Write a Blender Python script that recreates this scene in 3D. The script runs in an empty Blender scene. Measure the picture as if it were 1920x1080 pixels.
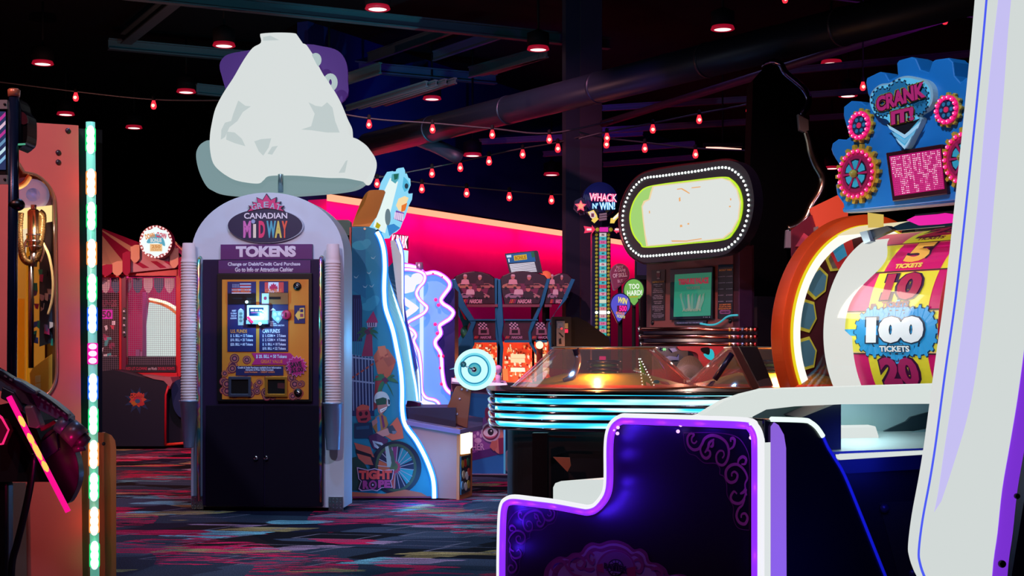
import bpy, bmesh, math, random
from mathutils import Vector, Matrix
from mathutils.geometry import tessellate_polygon
PI = math.pi
random.seed(7)
SC = bpy.context.scene
COL = SC.collection
F = 2667.0            # 50 mm lens on a 36 mm sensor, in pixels of a 1920 wide frame
HOR = 650.0           # horizon row
CH = 1.0              # camera height
CAM = Vector((0, 0, CH))

# ---------------------------------------------------------------- materials
def lin(h):
    h = h.lstrip('#'); out = []
    for i in (0, 2, 4):
        c = int(h[i:i+2], 16)/255
        out.append(c/12.92 if c <= .04045 else ((c+.055)/1.055)**2.4)
    return out
_M = {}
def M(col, rough=.5, metal=0., e=0., ec=None, spec=.5, var=.06):
    """painted / metal / lit surface; small procedural variation of tone and roughness"""
    key = (col, rough, metal, e, ec, spec, var)
    if key in _M: return _M[key]
    m = bpy.data.materials.new('mat_' + col.strip('#') + ('_lit' if e else ''))
    m.use_nodes = True; nt = m.node_tree; b = nt.nodes['Principled BSDF']
    c = lin(col)
    tc = nt.nodes.new('ShaderNodeTexCoord'); nz = nt.nodes.new('ShaderNodeTexNoise')
    nz.inputs['Scale'].default_value = 9; nz.inputs['Detail'].default_value = 3
    nt.links.new(tc.outputs['Object'], nz.inputs['Vector'])
    mx = nt.nodes.new('ShaderNodeMix'); mx.data_type = 'RGBA'
    mx.inputs[6].default_value = (*[x*(1-var) for x in c], 1)
    mx.inputs[7].default_value = (*[min(1, x*(1+var)) for x in c], 1)
    nt.links.new(nz.outputs['Fac'], mx.inputs[0]); nt.links.new(mx.outputs[2], b.inputs['Base Color'])
    b.inputs['Roughness'].default_value = rough; b.inputs['Metallic'].default_value = metal
    b.inputs['Specular IOR Level'].default_value = spec
    if e:
        b.inputs['Emission Color'].default_value = (*lin(ec or col), 1)
        b.inputs['Emission Strength'].default_value = e
    _M[key] = m
    return m
def E(col, s=1.0):
    return M('#050505', .5, 0, s, col, .2)
def glass(col='#ffffff', refl=.12, mx=.75, haze=0.):
    key = ('glass', col, refl, mx, haze)
    if key in _M: return _M[key]
    m = bpy.data.materials.new('clear_glass'); m.use_nodes = True; nt = m.node_tree
    nt.nodes.clear()
    o = nt.nodes.new('ShaderNodeOutputMaterial'); mix = nt.nodes.new('ShaderNodeMixShader')
    t = nt.nodes.new('ShaderNodeBsdfTransparent'); g = nt.nodes.new('ShaderNodeBsdfGlossy')
    lw = nt.nodes.new('ShaderNodeLayerWeight'); mr = nt.nodes.new('ShaderNodeMapRange')
    lw.inputs['Blend'].default_value = .25
    mr.inputs[3].default_value = refl; mr.inputs[4].default_value = mx
    c = lin(col); t.inputs[0].default_value = (*c, 1); g.inputs[0].default_value = (1, 1, 1, 1); g.inputs['Roughness'].default_value = .06
    nt.links.new(lw.outputs['Facing'], mr.inputs[0]); nt.links.new(mr.outputs[0], mix.inputs[0])
    nt.links.new(t.outputs[0], mix.inputs[1]); nt.links.new(g.outputs[0], mix.inputs[2]); nt.links.new(mix.outputs[0], o.inputs[0])
    if haze:
        d = nt.nodes.new('ShaderNodeBsdfDiffuse'); d.inputs[0].default_value = (*c, 1); m2 = nt.nodes.new('ShaderNodeMixShader'); m2.inputs[0].default_value = haze
        nt.links.new(mix.outputs[0], m2.inputs[1]); nt.links.new(d.outputs[0], m2.inputs[2]); nt.links.new(m2.outputs[0], o.inputs[0])
    _M[key] = m; return m
CHROME = M('#c9cdd2', .12, 1.); STEEL = M('#9aa4ad', .28, 1.); BLACK = M('#050507', .35); MATTE = M('#040406', .8, spec=.2)

# ---------------------------------------------------------------- curves of points
def zf(x0, y0, s):
    """crop coordinates -> frame pixels"""
    return lambda pts: [(x0+p[0]/s, y0+p[1]/s) for p in pts]
def cr(pts, n=6, closed=False):
    """smooth curve through points (2d or 3d)"""
    P = [Vector(p) for p in pts]; N = len(P); out = []
    rng = N if closed else N-1
    for i in range(rng):
        if closed: a, b, c, d = P[(i-1) % N], P[i], P[(i+1) % N], P[(i+2) % N]
        else: a, b, c, d = P[max(i-1, 0)], P[i], P[i+1], P[min(i+2, N-1)]
        for k in range(n):
            t = k/n
            out.append(.5*((2*b)+(c-a)*t+(2*a-5*b+4*c-d)*t*t+(3*b-a-3*c+d)*t**3))
    if not closed: out.append(P[-1].copy())
    return out
def ell(cx, cy, rx, ry, n=40, a0=0, a1=None):
    if a1 is None: return [(cx+rx*math.cos(2*PI*k/n), cy+ry*math.sin(2*PI*k/n)) for k in range(n)]
    return [(cx+rx*math.cos(a0+(a1-a0)*k/n), cy+ry*math.sin(a0+(a1-a0)*k/n)) for k in range(n+1)]
def rrect(x0, y0, x1, y1, r, n=5):
    out = []
    for cx, cy, a in ((x1-r, y0+r, -PI/2), (x1-r, y1-r, 0), (x0+r, y1-r, PI/2), (x0+r, y0+r, PI)):
        for k in range(n+1): out.append((cx+r*math.cos(a+k*PI/2/n), cy+r*math.sin(a+k*PI/2/n)))
    return out
def burst(cx, cy, rx, ry, n, inner=.75, a0=0):
    out = []
    for k in range(2*n):
        f = 1 if k % 2 == 0 else inner; a = a0+PI*k/n
        out.append((cx+rx*f*math.cos(a), cy+ry*f*math.sin(a)))
    return out
def gear(cx, cy, rx, ry, teeth, depth=.16, a0=0):
    out = []
    for k in range(teeth):
        b = 2*PI/teeth
        for f, q in ((1-depth, -.5), (1-depth, -.27), (1, -.16), (1, .16), (1-depth, .27)):
            a = a0+b*(k+q); out.append((cx+rx*f*math.cos(a), cy+ry*f*math.sin(a)))
    return out
def spiral(cx, cy, r, turns, a0, sgn=1, n=26, r0=.12):
    return [(cx+r*(r0+(1-r0)*k/n)*math.cos(a0+sgn*turns*2*PI*k/n), cy+r*(r0+(1-r0)*k/n)*math.sin(a0+sgn*turns*2*PI*k/n)) for k in range(n+1)]

# ---------------------------------------------------------------- planes
class PL:
    def __init__(s, th, o, ex, ey):
        s.th = th; s.o = Vector(o); s.ex = Vector(ex).normalized(); s.ey = Vector(ey).normalized()
        s.n = s.ex.cross(s.ey).normalized()
    def __call__(s, px, py, off=0.):
        c, d = s.th.ray(px, py)
        q = s.o+s.n*off
        t = (q-c).dot(s.n)/d.dot(s.n)
        return c+d*t
    def ab(s, px, py, off=0.):
        v = s(px, py, off)-s.o; return v.dot(s.ex), v.dot(s.ey)
    def p(s, a, b, off=0.): return s.o+s.ex*a+s.ey*b+s.n*off

def tagit(o, label=None, cat=None, group=None, kind=None):
    if label: o['label'] = label
    if cat: o['category'] = cat
    if group: o['group'] = group
    if kind: o['kind'] = kind

class T:
    """a thing: an Empty on the floor (or at height z) that carries its parts; pixels are turned into points of its own frame"""
    def __init__(s, name, label, cat, px, Y, yaw=0, z=0., group=None, kind=None):
        s.R = Matrix.Rotation(math.radians(yaw), 4, 'Z')
        s.O = Vector(((px-960)/F*Y, Y, z)); s.M = Matrix.Translation(s.O) @ s.R; s.Mi = s.M.inverted()
        e = bpy.data.objects.new(name, None); COL.objects.link(e); e.matrix_world = s.M
        e.empty_display_size = .1
        tagit(e, label, cat, group, kind); s.e = e; s.name = name
    def ray(s, px, py):
        d = Vector(((px-960)/F, 1, (HOR-py)/F))
        return s.Mi @ CAM, (s.Mi.to_3x3() @ d)
    def W(s, w=0.): return PL(s, (0, w, 0), (1, 0, 0), (0, 0, 1))      # faces the front
    def U(s, u=0.): return PL(s, (u, 0, 0), (0, 1, 0), (0, 0, 1))      # the +u side
    def H(s, z=0.): return PL(s, (0, 0, z-s.O.z), (1, 0, 0), (0, 1, 0))
    def mb(s): return MB(s)

def edge3(a, b, c):
    return [a, b, c]

_TX = {}
def text_geo(s, off=.0, shear=0.):
    key = (s, off, shear)
    if key in _TX: return _TX[key]
    cu = bpy.data.curves.new('lettering', 'FONT'); cu.body = s; cu.size = 1; cu.offset = off; cu.shear = shear
    cu.resolution_u = 3; cu.dimensions = '2D'; cu.fill_mode = 'FRONT' if False else 'BOTH'
    ob = bpy.data.objects.new('lettering', cu); COL.objects.link(ob)
    dg = bpy.context.evaluated_depsgraph_get(); dg.update()
    me = bpy.data.meshes.new_from_object(ob.evaluated_get(dg))
    vs = [(v.co.x, v.co.y) for v in me.vertices]; fs = [tuple(p.vertices) for p in me.polygons]
    bpy.data.objects.remove(ob); bpy.data.curves.remove(cu); bpy.data.meshes.remove(me)
    xs = [v[0] for v in vs]; ys = [v[1] for v in vs]
    x0, x1, y0, y1 = min(xs), max(xs), min(ys), max(ys)
    vs = [((x-x0)/(x1-x0)-.5, (y-y0)/(y1-y0)-.5) for x, y in vs]
    _TX[key] = (vs, fs); return _TX[key]

class MB:
    def __init__(s, th): s.th = th; s.v = []; s.f = []; s.mi = []; s.sm = []; s.mats = []; s.pc = []
    def split(s, name, per=1, parent=None, **k):
        """every 'per' added pieces become one part of that name"""
        out = []; P = s.pc+[(len(s.v), len(s.f))]; n = len(s.pc)
        for i in range(0, n, per):
            v0, f0_ = P[i]; v1, f1_ = P[min(i+per, n)]
            q = MB(s.th); q.v = s.v[v0:v1]; q.f = [[a-v0 for a in f] for f in s.f[f0_:f1_]]; q.mi = s.mi[f0_:f1_]; q.sm = s.sm[f0_:f1_]; q.mats = list(s.mats)
            out.append(q.build(name, parent, **k))
        return out
    def mat(s, m):
        if m not in s.mats: s.mats.append(m)
        return s.mats.index(m)
    def add(s, vs, fs, m, smooth=False):
        k = len(s.v); s.pc.append((k, len(s.f))); s.v += [Vector(v) for v in vs]; i = s.mat(m)
        for f in fs: s.f.append([k+q for q in f]); s.mi.append(i); s.sm.append(smooth)
        return s
    def solid(s, front, n, d, m, holes=()):
        """prism of the 3d outline 'front' pushed back by d along -n"""
        loops = [list(front)]+[list(h) for h in holes]
        tri = tessellate_polygon([[Vector(p) for p in l] for l in loops])
        allp = [Vector(p) for l in loops for p in l]; N = len(allp)
        if d == 0: return s.add(allp, [tuple(t) for t in tri], m)
        fs = [tuple(t) for t in tri]+[tuple(N+q for q in reversed(t)) for t in tri]
        st = 0
        for l in loops:
            for i in range(len(l)):
                a = st+i; b = st+(i+1) % len(l); fs.append((a, b, N+b, N+a))
            st += len(l)
        return s.add(allp+[p-n*d for p in allp], fs, m)
    def poly(s, pl, pts, m, off=0., d=.004, holes=()):
        """pixel outline on a plane, standing off by off, thick d"""
        return s.solid([pl(*p, off=off) for p in pts], pl.n, d, m, [[pl(*p, off=off) for p in h] for h in holes])
    def shape(s, pl, ab, m, off=0., d=.004, holes=()):
        return s.solid([pl.p(a, b, off) for a, b in ab], pl.n, d, m, [[pl.p(a, b, off) for a, b in h] for h in holes])
    def rect(s, pl, x0, y0, x1, y1, m, off=0., d=.004, r=0):
        """rectangle in the plane whose corners are those pixels"""
        a0, b1 = pl.ab(x0, (y0+y1)/2, off)[0], pl.ab((x0+x1)/2, y0, off)[1]; a1, b0 = pl.ab(x1, (y0+y1)/2, off)[0], pl.ab((x0+x1)/2, y1, off)[1]
        if r: ab = rrect(a0, b0, a1, b1, r)
        else: ab = [(a0, b0), (a1, b0), (a1, b1), (a0, b1)]
        return s.shape(pl, ab, m, off, d)
    def box(s, u0, u1, w0, w1, z0, z1, m):
        v = [(x, y, z) for z in (z0, z1) for y in (w0, w1) for x in (u0, u1)]
        return s.add(v, [(0, 2, 3, 1), (4, 5, 7, 6), (0, 1, 5, 4), (1, 3, 7, 5), (3, 2, 6, 7), (2, 0, 4, 6)], m)
    def tube(s, pts, r, m, seg=8, closed=False, cap=True):
        P = [Vector(p) for p in pts]; Q = [P[0]]
        for p in P[1:]:
            if (p-Q[-1]).length > 1e-5: Q.append(p)
        P = Q; N = len(P); rs = r if isinstance(r, (list, tuple)) else [r]*N
        if len(rs) != N: rs = [rs[min(i, len(rs)-1)] for i in range(N)]
        up = None; vs = []
        for i in range(N):
            if closed: t = (P[(i+1) % N]-P[i-1])
            else: t = P[min(i+1, N-1)]-P[max(i-1, 0)]
            t.normalize()
            if up is None:
                up = Vector((0, 0, 1)) if abs(t.z) < .9 else Vector((1, 0, 0))
            up = (up-t*up.dot(t)); up.normalize(); sd = t.cross(up)
            for k in range(seg):
                a = 2*PI*k/seg; vs.append(P[i]+(up*math.cos(a)+sd*math.sin(a))*rs[i])
        fs = []
        for i in range(N if closed else N-1):
            for k in range(seg):
                j = (i+1) % N
                fs.append((i*seg+k, i*seg+(k+1) % seg, j*seg+(k+1) % seg, j*seg+k))
        if cap and not closed: fs += [tuple(reversed(range(seg))), tuple((N-1)*seg+k for k in range(seg))]
        return s.add(vs, fs, m, True)
    def ptube(s, pl, pts, r, m, off=0., seg=8, closed=False):
        return s.tube([pl(p[0], p[1], off=off) for p in pts], r, m, seg, closed)
    def lathe(s, c, prof, m, axis=(0, 0, 1), seg=24, smooth=True, sx=1., sy=1., caps=True):
        A = Vector(axis).normalized(); u = Vector((0, 0, 1)) if abs(A.z) < .9 else Vector((1, 0, 0))
        u = (u-A*u.dot(A)).normalized(); v = A.cross(u); c = Vector(c); vs = []
        for r, h in prof:
            for k in range(seg):
                a = 2*PI*k/seg; vs.append(c+A*h+u*math.cos(a)*r*sx+v*math.sin(a)*r*sy)
        fs = []
        for i in range(len(prof)-1):
            for k in range(seg): fs.append((i*seg+k, i*seg+(k+1) % seg, (i+1)*seg+(k+1) % seg, (i+1)*seg+k))
        if caps: fs += [tuple(reversed(range(seg))), tuple((len(prof)-1)*seg+k for k in range(seg))]
        return s.add(vs, fs, m, smooth)
    def ball(s, c, r, m, seg=16, sc=(1, 1, 1)):
        prof = [(max(1e-4, math.sin(PI*k/10)), -math.cos(PI*k/10)) for k in range(11)]
        k0 = len(s.v); s.lathe((0, 0, 0), prof, m, seg=seg); c = Vector(c)
        for i in range(k0, len(s.v)):
            q = s.v[i]; s.v[i] = c+Vector((q.x*r*sc[0], q.y*r*sc[1], q.z*r*sc[2]))
        return s
    def text(s, pl, st, x0, y0, x1, y1, m, off=.002, wt=.0, ang=0., shear=0., fn=None):
        """lettering stretched to fill a pixel box on the plane"""
        cx, cy = (x0+x1)/2, (y0+y1)/2
        a0 = pl.ab(x0, cy, off)[0]; a1 = pl.ab(x1, cy, off)[0]; b1 = pl.ab(cx, y0, off)[1]; b0 = pl.ab(cx, y1, off)[1]
        return s.textab(pl, st, (a0+a1)/2, (b0+b1)/2, a1-a0, b1-b0, m, off, wt, ang, shear, fn)
    def textab(s, pl, st, a, b, wd, ht, m, off=.002, wt=0., ang=0., shear=0., fn=None):
        vs, fs = text_geo(st, wt, shear); ca, sa = math.cos(ang), math.sin(ang); out = []
        for x, y in vs:
            if fn: x, y = fn(x, y)
            X, Y = x*wd, y*ht; out.append(pl.p(a+X*ca-Y*sa, b+X*sa+Y*ca, off))
        return s.add(out, fs, m)
    def build(s, name, parent=None, bevel=0., label=None, kind=None, shade=None):
        me = bpy.data.meshes.new(name); me.from_pydata([tuple(v) for v in s.v], [], s.f)
        for m in s.mats: me.materials.append(m)
        me.polygons.foreach_set('material_index', s.mi); me.polygons.foreach_set('use_smooth', s.sm)
        me.update()
        bm = bmesh.new(); bm.from_mesh(me); bmesh.ops.recalc_face_normals(bm, faces=bm.faces); bm.to_mesh(me); bm.free()
        o = bpy.data.objects.new(name, me); COL.objects.link(o)
        if parent is None and s.th is not None: parent = s.th.e
        if parent is not None: o.parent = parent
        if bevel:
            bv = o.modifiers.new('bevel', 'BEVEL'); bv.width = bevel; bv.segments = 2; bv.limit_method = 'ANGLE'; bv.angle_limit = math.radians(50)
            bv.harden_normals = False
        if label: o['label'] = label
        if kind: o['kind'] = kind
        return o
class WorldT:
    e = None; O = Vector((0, 0, 0)); Mi = Matrix.Identity(4)
    def ray(s, px, py): return CAM.copy(), Vector(((px-960)/F, 1, (HOR-py)/F))
    W = T.W; U = T.U; H = T.H
WD = WorldT()
def copytree(o, parent=None):
    c = o.copy(); COL.objects.link(c)
    if parent is not None: c.parent = parent
    for ch in list(o.children): copytree(ch, c)
    return c
def wp(px, py, Y): return Vector(((px-960)/F*Y, Y, CH+(HOR-py)/F*Y))
def lamp(kind, loc, power, col, size=.1, rot=None, sy=None, name='light', blend=.6, angle=70, target=None):
    l = bpy.data.lights.new(name, kind); l.energy = power; l.color = lin(col)
    if kind == 'AREA':
        l.size = size
        if sy: l.shape = 'RECTANGLE'; l.size_y = sy
    else: l.shadow_soft_size = size
    if kind == 'SPOT': l.spot_size = math.radians(angle); l.spot_blend = blend
    o = bpy.data.objects.new(name, l); COL.objects.link(o); o.location = loc
    if target is not None: o.rotation_euler = (Vector(target)-Vector(loc)).to_track_quat('-Z', 'Y').to_euler()
    elif rot: o.rotation_euler = rot
    return o
# ================================================================ camera, world
cam = bpy.data.cameras.new('camera'); cam.lens = 50; cam.sensor_width = 36; cam.shift_y = (HOR-540)/1920
cam.clip_end = 200; cam.clip_start = .05
co = bpy.data.objects.new('camera', cam); COL.objects.link(co); co.location = CAM; co.rotation_euler = (PI/2, 0, 0)
SC.camera = co
SC.view_settings.view_transform = 'Standard'; SC.view_settings.look = 'None'; SC.view_settings.gamma = 1
SC.view_settings.use_curve_mapping = False; SC.view_settings.exposure = 0
SC.cycles.use_denoising = True; SC.cycles.use_adaptive_sampling = True; SC.cycles.adaptive_threshold = .025; SC.cycles.max_bounces = 6; SC.cycles.transparent_max_bounces = 12
SC.cycles.sample_clamp_indirect = 3
w = bpy.data.worlds.new('dark_hall'); SC.world = w; w.use_nodes = True
w.node_tree.nodes['Background'].inputs[0].default_value = (*lin('#20305a'), 1); w.node_tree.nodes['Background'].inputs[1].default_value = .04

# ================================================================ materials of the room
def carpet():
    m = bpy.data.materials.new('patterned_carpet'); m.use_nodes = True; nt = m.node_tree; N = nt.nodes; L = nt.links
    b = N['Principled BSDF']; b.inputs['Roughness'].default_value = .95; b.inputs['Specular IOR Level'].default_value = .1
    tc = N.new('ShaderNodeTexCoord')
    def cells(scale, sx, sy, off, seed):
        mp = N.new('ShaderNodeMapping'); mp.inputs['Scale'].default_value = (sx, sy, 1); mp.inputs['Location'].default_value = off
        mp.inputs['Rotation'].default_value = (0, 0, seed)
        L.new(tc.outputs['Object'], mp.inputs[0])
        v = N.new('ShaderNodeTexVoronoi'); v.distance = 'CHEBYCHEV'; v.inputs['Scale'].default_value = scale
        v.inputs['Randomness'].default_value = .9
        L.new(mp.outputs[0], v.inputs['Vector']); return v
    def ramp(src, stops):
        r = N.new('ShaderNodeValToRGB'); r.color_ramp.interpolation = 'CONSTANT'; el = r.color_ramp.elements
        el[0].position = 0; el[0].color = (*lin(stops[0][1]), 1)
        el.remove(el[1])
        for p, c in stops[1:]:
            q = el.new(p); q.color = (*lin(c), 1)
        L.new(src, r.inputs[0]); return r
    def lum(v):
        s = N.new('ShaderNodeSeparateColor'); L.new(v.outputs['Color'], s.inputs[0]); return s
    a = cells(1.5, 1, 1.9, (0, 0, 0), .35); sa = lum(a)
    base = ramp(sa.outputs[0], [(0, '#28384c'), (.3, '#0c1018'), (.5, '#3c5064'), (.7, '#121a30'), (.86, '#2a3c4c')])
    c2 = cells(2.6, 1, 2.4, (3.1, 1.7, 0), .35); s2 = lum(c2)
    acc = ramp(s2.outputs[1], [(0, '#000000'), (.70, '#d81858'), (.80, '#000000'), (.84, '#7cd4e0'), (.90, '#b09cb8'), (.94, '#b0a868')])
    msk = ramp(s2.outputs[1], [(0, '#000000'), (.70, '#ffffff'), (.80, '#000000'), (.84, '#ffffff')])
    # frames: thin outlines of rectangles
    c3 = cells(1.9, 1, 2.0, (7.3, 4.2, 0), .35)
    e = N.new('ShaderNodeMath'); e.operation = 'COMPARE'; e.inputs[1].default_value = .33; e.inputs[2].default_value = .018
    L.new(c3.outputs['Distance'], e.inputs[0])
    # streaks
    mp = N.new('ShaderNodeMapping'); mp.inputs['Scale'].default_value = (1.2, 16, 1); mp.inputs['Rotation'].default_value = (0, 0, .12); L.new(tc.outputs['Object'], mp.inputs[0])
    nz = N.new('ShaderNodeTexNoise'); nz.inputs['Scale'].default_value = 2.2; nz.inputs['Detail'].default_value = 6; L.new(mp.outputs[0], nz.inputs['Vector'])
    st = ramp(nz.outputs['Fac'], [(0, '#000000'), (.50, '#ffffff')])
    m1 = N.new('ShaderNodeMix'); m1.data_type = 'RGBA'; mm = N.new('ShaderNodeMath'); mm.operation = 'MULTIPLY'
    L.new(msk.outputs[0], mm.inputs[0]); 
    mr = N.new('ShaderNodeMapRange'); mr.inputs[3].default_value = .35; L.new(st.outputs[0], mr.inputs[0]); L.new(mr.outputs[0], mm.inputs[1])
    L.new(mm.outputs[0], m1.inputs[0]); L.new(base.outputs[0], m1.inputs[6]); L.new(acc.outputs[0], m1.inputs[7])
    m2 = N.new('ShaderNodeMix'); m2.data_type = 'RGBA'; m2.inputs[7].default_value = (*lin('#6e7484'), 1)
    L.new(e.outputs[0], m2.inputs[0]); L.new(m1.outputs[2], m2.inputs[6])
    # broad areas of crimson streaks
    n2 = N.new('ShaderNodeTexNoise'); n2.inputs['Scale'].default_value = .8; n2.inputs['Detail'].default_value = 1; L.new(tc.outputs['Object'], n2.inputs['Vector'])
    r2 = ramp(n2.outputs['Fac'], [(0, '#000000'), (.52, '#ffffff')])
    mp3 = N.new('ShaderNodeMapping'); mp3.inputs['Scale'].default_value = (1.6, 9, 1); mp3.inputs['Location'].default_value = (4, 2, 0); mp3.inputs['Rotation'].default_value = (0, 0, .3); L.new(tc.outputs['Object'], mp3.inputs[0])
    n3 = N.new('ShaderNodeTexNoise'); n3.inputs['Scale'].default_value = 3; n3.inputs['Detail'].default_value = 4; L.new(mp3.outputs[0], n3.inputs['Vector'])
    r3 = ramp(n3.outputs['Fac'], [(0, '#000000'), (.54, '#ffffff')])
    m3 = N.new('ShaderNodeMath'); m3.operation = 'MULTIPLY'; L.new(r2.outputs[0], m3.inputs[0]); L.new(r3.outputs[0], m3.inputs[1])
    m4 = N.new('ShaderNodeMix'); m4.data_type = 'RGBA'; m4.inputs[7].default_value = (*lin('#d01c58'), 1)
    L.new(m3.outputs[0], m4.inputs[0]); L.new(m2.outputs[2], m4.inputs[6])
    # pile
    n4 = N.new('ShaderNodeTexNoise'); n4.inputs['Scale'].default_value = 160; L.new(tc.outputs['Object'], n4.inputs['Vector'])
    m5 = N.new('ShaderNodeMix'); m5.data_type = 'RGBA'; m5.blend_type = 'MULTIPLY'; m5.inputs[0].default_value = .9
    r4 = N.new('ShaderNodeMapRange'); r4.inputs[1].default_value = .35; r4.inputs[2].default_value = .65; r4.inputs[3].default_value = .35; r4.inputs[4].default_value = 1.4
    L.new(n4.outputs['Fac'], r4.inputs[0]); L.new(m4.outputs[2], m5.inputs[6]); L.new(r4.outputs[0], m5.inputs[7]); L.new(m5.outputs[2], b.inputs['Base Color'])
    bp = N.new('ShaderNodeBump'); bp.inputs['Strength'].default_value = .3; bp.inputs['Distance'].default_value = .005
    L.new(n4.outputs['Fac'], bp.inputs['Height']); L.new(bp.outputs[0], b.inputs['Normal'])
    return m
X0, X1, Y0, Y1, ZC = -14., 17., -3., 34., 4.6
def struct(name, mb, **k):
    o = mb.build(name, **k); o['kind'] = 'structure'; return o
struct('floor', MB(WD).box(X0, X1, Y0, Y1, -.1, 0, carpet()))
DK = M('#0b0b10', .9, spec=.1)
struct('ceiling', MB(WD).box(X0, X1, Y0, Y1, ZC, ZC+.1, DK))
NAVY = M('#141c58', .85, spec=.2)
struct('wall_left', MB(WD).box(X0-.1, X0, Y0, Y1, 0, ZC, DK))
struct('wall_right', MB(WD).box(X1, X1+.1, Y0, Y1, 0, ZC, DK))
struct('wall_back', MB(WD).box(X0, X1, Y1, Y1+.1, 0, ZC, DK))
struct('wall_front', MB(WD).box(X0, X1, Y0-.1, Y0, 0, ZC, DK))

# the oblique feature wall with a light strip along its top
wt = T('wall_feature', None, None, 612, 15.6, 61, kind='structure')
Lw = 11.5
wz = 2.62
mb = wt.mb(); mb.box(0, Lw, 0, .25, 0, wz, M('#c01478', .8, spec=.2)); mb.build('wall_surface')
mb = wt.mb(); mb.box(0, Lw, .25, .4, 0, ZC, NAVY); mb.build('wall_upper')
mb = wt.mb(); mb.box(0, Lw, -.045, -.005, wz-.02, wz+.05, E('#ff9a78', 1.6)); mb.build('trim_light')
mb = wt.mb(); mb.box(0, Lw, -.06, .0, wz+.05, wz+.07, M('#30041a', .6)); mb.build('trim_cap')
for k in range(5):
    u = .7+k*2.4; p = wt.M @ Vector((u, -.16, wz-.06))
    l = lamp('AREA', p, 20, '#ff0078', 2.3, name='cove_light', sy=.06)
    l.rotation_euler = (wt.M.to_3x3() @ Vector((0, .55, -1))).to_track_quat('-Z', 'Y').to_euler()
    # long side along the wall
    q = (wt.M.to_3x3() @ Vector((1, 0, 0))); zz = -(wt.M.to_3x3() @ Vector((0, .62, -1))).normalized(); yy = zz.cross(q).normalized()
    l.matrix_world = Matrix.Translation(p) @ Matrix((q, yy, zz)).transposed().to_4x4()

# pillar: two faces seen
pt = T('pillar', None, None, 1089, 14.0, 24, kind='structure')
a0 = pt.U(0)
mb = pt.mb(); mb.box(0, .235, 0, .4, 0, ZC, M('#241a2c', .8)); mb.build('pillar_shaft')
mb = pt.mb(); mb.box(-.155, 0, .02, .10, 0, ZC, M('#0c1428', .8)); mb.build('pillar_cladding')

# ---------------------------------------------------------------- ceiling steel
BM = M('#40545c', .55, .3)
def beam(name, a, b, h=.12, wd=.10, m=BM, flange=True):
    a = Vector(a); b = Vector(b); d = (b-a).normalized(); sd = d.cross(Vector((0, 0, 1))).normalized(); up = Vector((0, 0, 1)); mb = MB(WD)
    def bar(hw, z0, z1):
        vs = []
        for p in (a, b):
            for x, z in ((-hw, z0), (hw, z0), (hw, z1), (-hw, z1)): vs.append(p+sd*x+up*z)
        mb.add(vs, [(0, 1, 2, 3), (7, 6, 5, 4), (0, 4, 5, 1), (1, 5, 6, 2), (2, 6, 7, 3), (3, 7, 4, 0)], m)
    bar(wd/2, 0, .015); bar(.006, .015, h-.015); bar(wd/2, h-.015, h)
    return struct(name, mb)
def wpz(px, py, z):
    """point at height z that shows at that pixel"""
    Y = (z-CH)*F/(HOR-py); return Vector(((px-960)/F*Y, Y, z))
def jline(p, q, z, ext=.0, **k):
    a, b = wpz(*p, z), wpz(*q, z); d = b-a; return beam('ceiling_beam', a-d*ext, b+d*ext, **k)
jline((250, 0), (985, 76), 4.2, .25, wd=.09)
jline((230, 95), (490, 118), 4.3, .1, wd=.09)
jline((628, 131), (892, 155), 4.2, .15, wd=.10)
jline((380, 178), (410, 181), 3.8, .4, wd=.06)
jline((330, 8), (240, 80), 4.35, .05, wd=.12)
jline((693, 117), (843, 65), 4.3, .02, wd=.04)
jline((640, 162), (712, 139), 3.8, .02, wd=.04)
jline((815, 114), (938, 73), 4.35, .02, wd=.03)
for k in range(4): jline((650+k*24, 208-k*3), (800+k*18, 163-k*2), 3.5, .0, wd=.035, h=.06)
for k in range(3): jline((880+k*22, 146-k*3), (1010+k*8, 112-k*2), 3.9, .0, wd=.04)
PB = M('#4c2c58', .55, .3)
for p, q in (((1480, 139), (1860, 104)), ((1515, 184), (1640, 175)), ((1520, 227), (1600, 222)), ((905, 271), (1200, 255)), ((1135, 208), (1400, 192)), ((1135, 250), (1404, 234)), ((1135, 286), (1300, 275)), ((1135, 313), (1300, 300)), ((1020, 294), (1060, 291))):
    jline(p, q, 3.5 if p[1] > 245 else 3.8, .02, wd=.05, h=.07, m=PB)
# long round duct crossing the hall
da, db = wpz(690, 272, 3.1), wpz(1900, -30, 3.1)
mb = MB(WD); r = .125; mb.tube([da, db], r, M('#1c2636', .4, .35), seg=28)
dv = (db-da); n = int(dv.length/1.2)
for k in range(1, n):
    c = da+dv*(k/n); mb.tube([c-dv.normalized()*.015, c+dv.normalized()*.012], r+.005, M('#1c2636', .4, .35), seg=28)
o = mb.build('air_duct'); DUCT = o; tagit(o, 'long round ventilation duct running diagonally under the ceiling, cyan light at one end', 'duct')
mb = MB(WD); e0, e1 = wpz(1130, 232, 3.2), wpz(1990, -35, 3.2)
mb.tube([e0, e1], .035, M('#3a1838', .5, .2), seg=10); o = mb.build('conduit_pipe'); tagit(o, 'thin dark purple pipe running beside the big round duct', 'pipe')
# cross duct branch
mb = MB(WD); mb.tube(cr([wpz(770, 256, 3.1), wpz(820, 275, 2.95), wpz(850, 290, 2.85), wpz(862, 296, 2.82)], 5), .07, M('#22283a', .5, .3), seg=16)
o = mb.build('branch_duct', DUCT)

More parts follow.
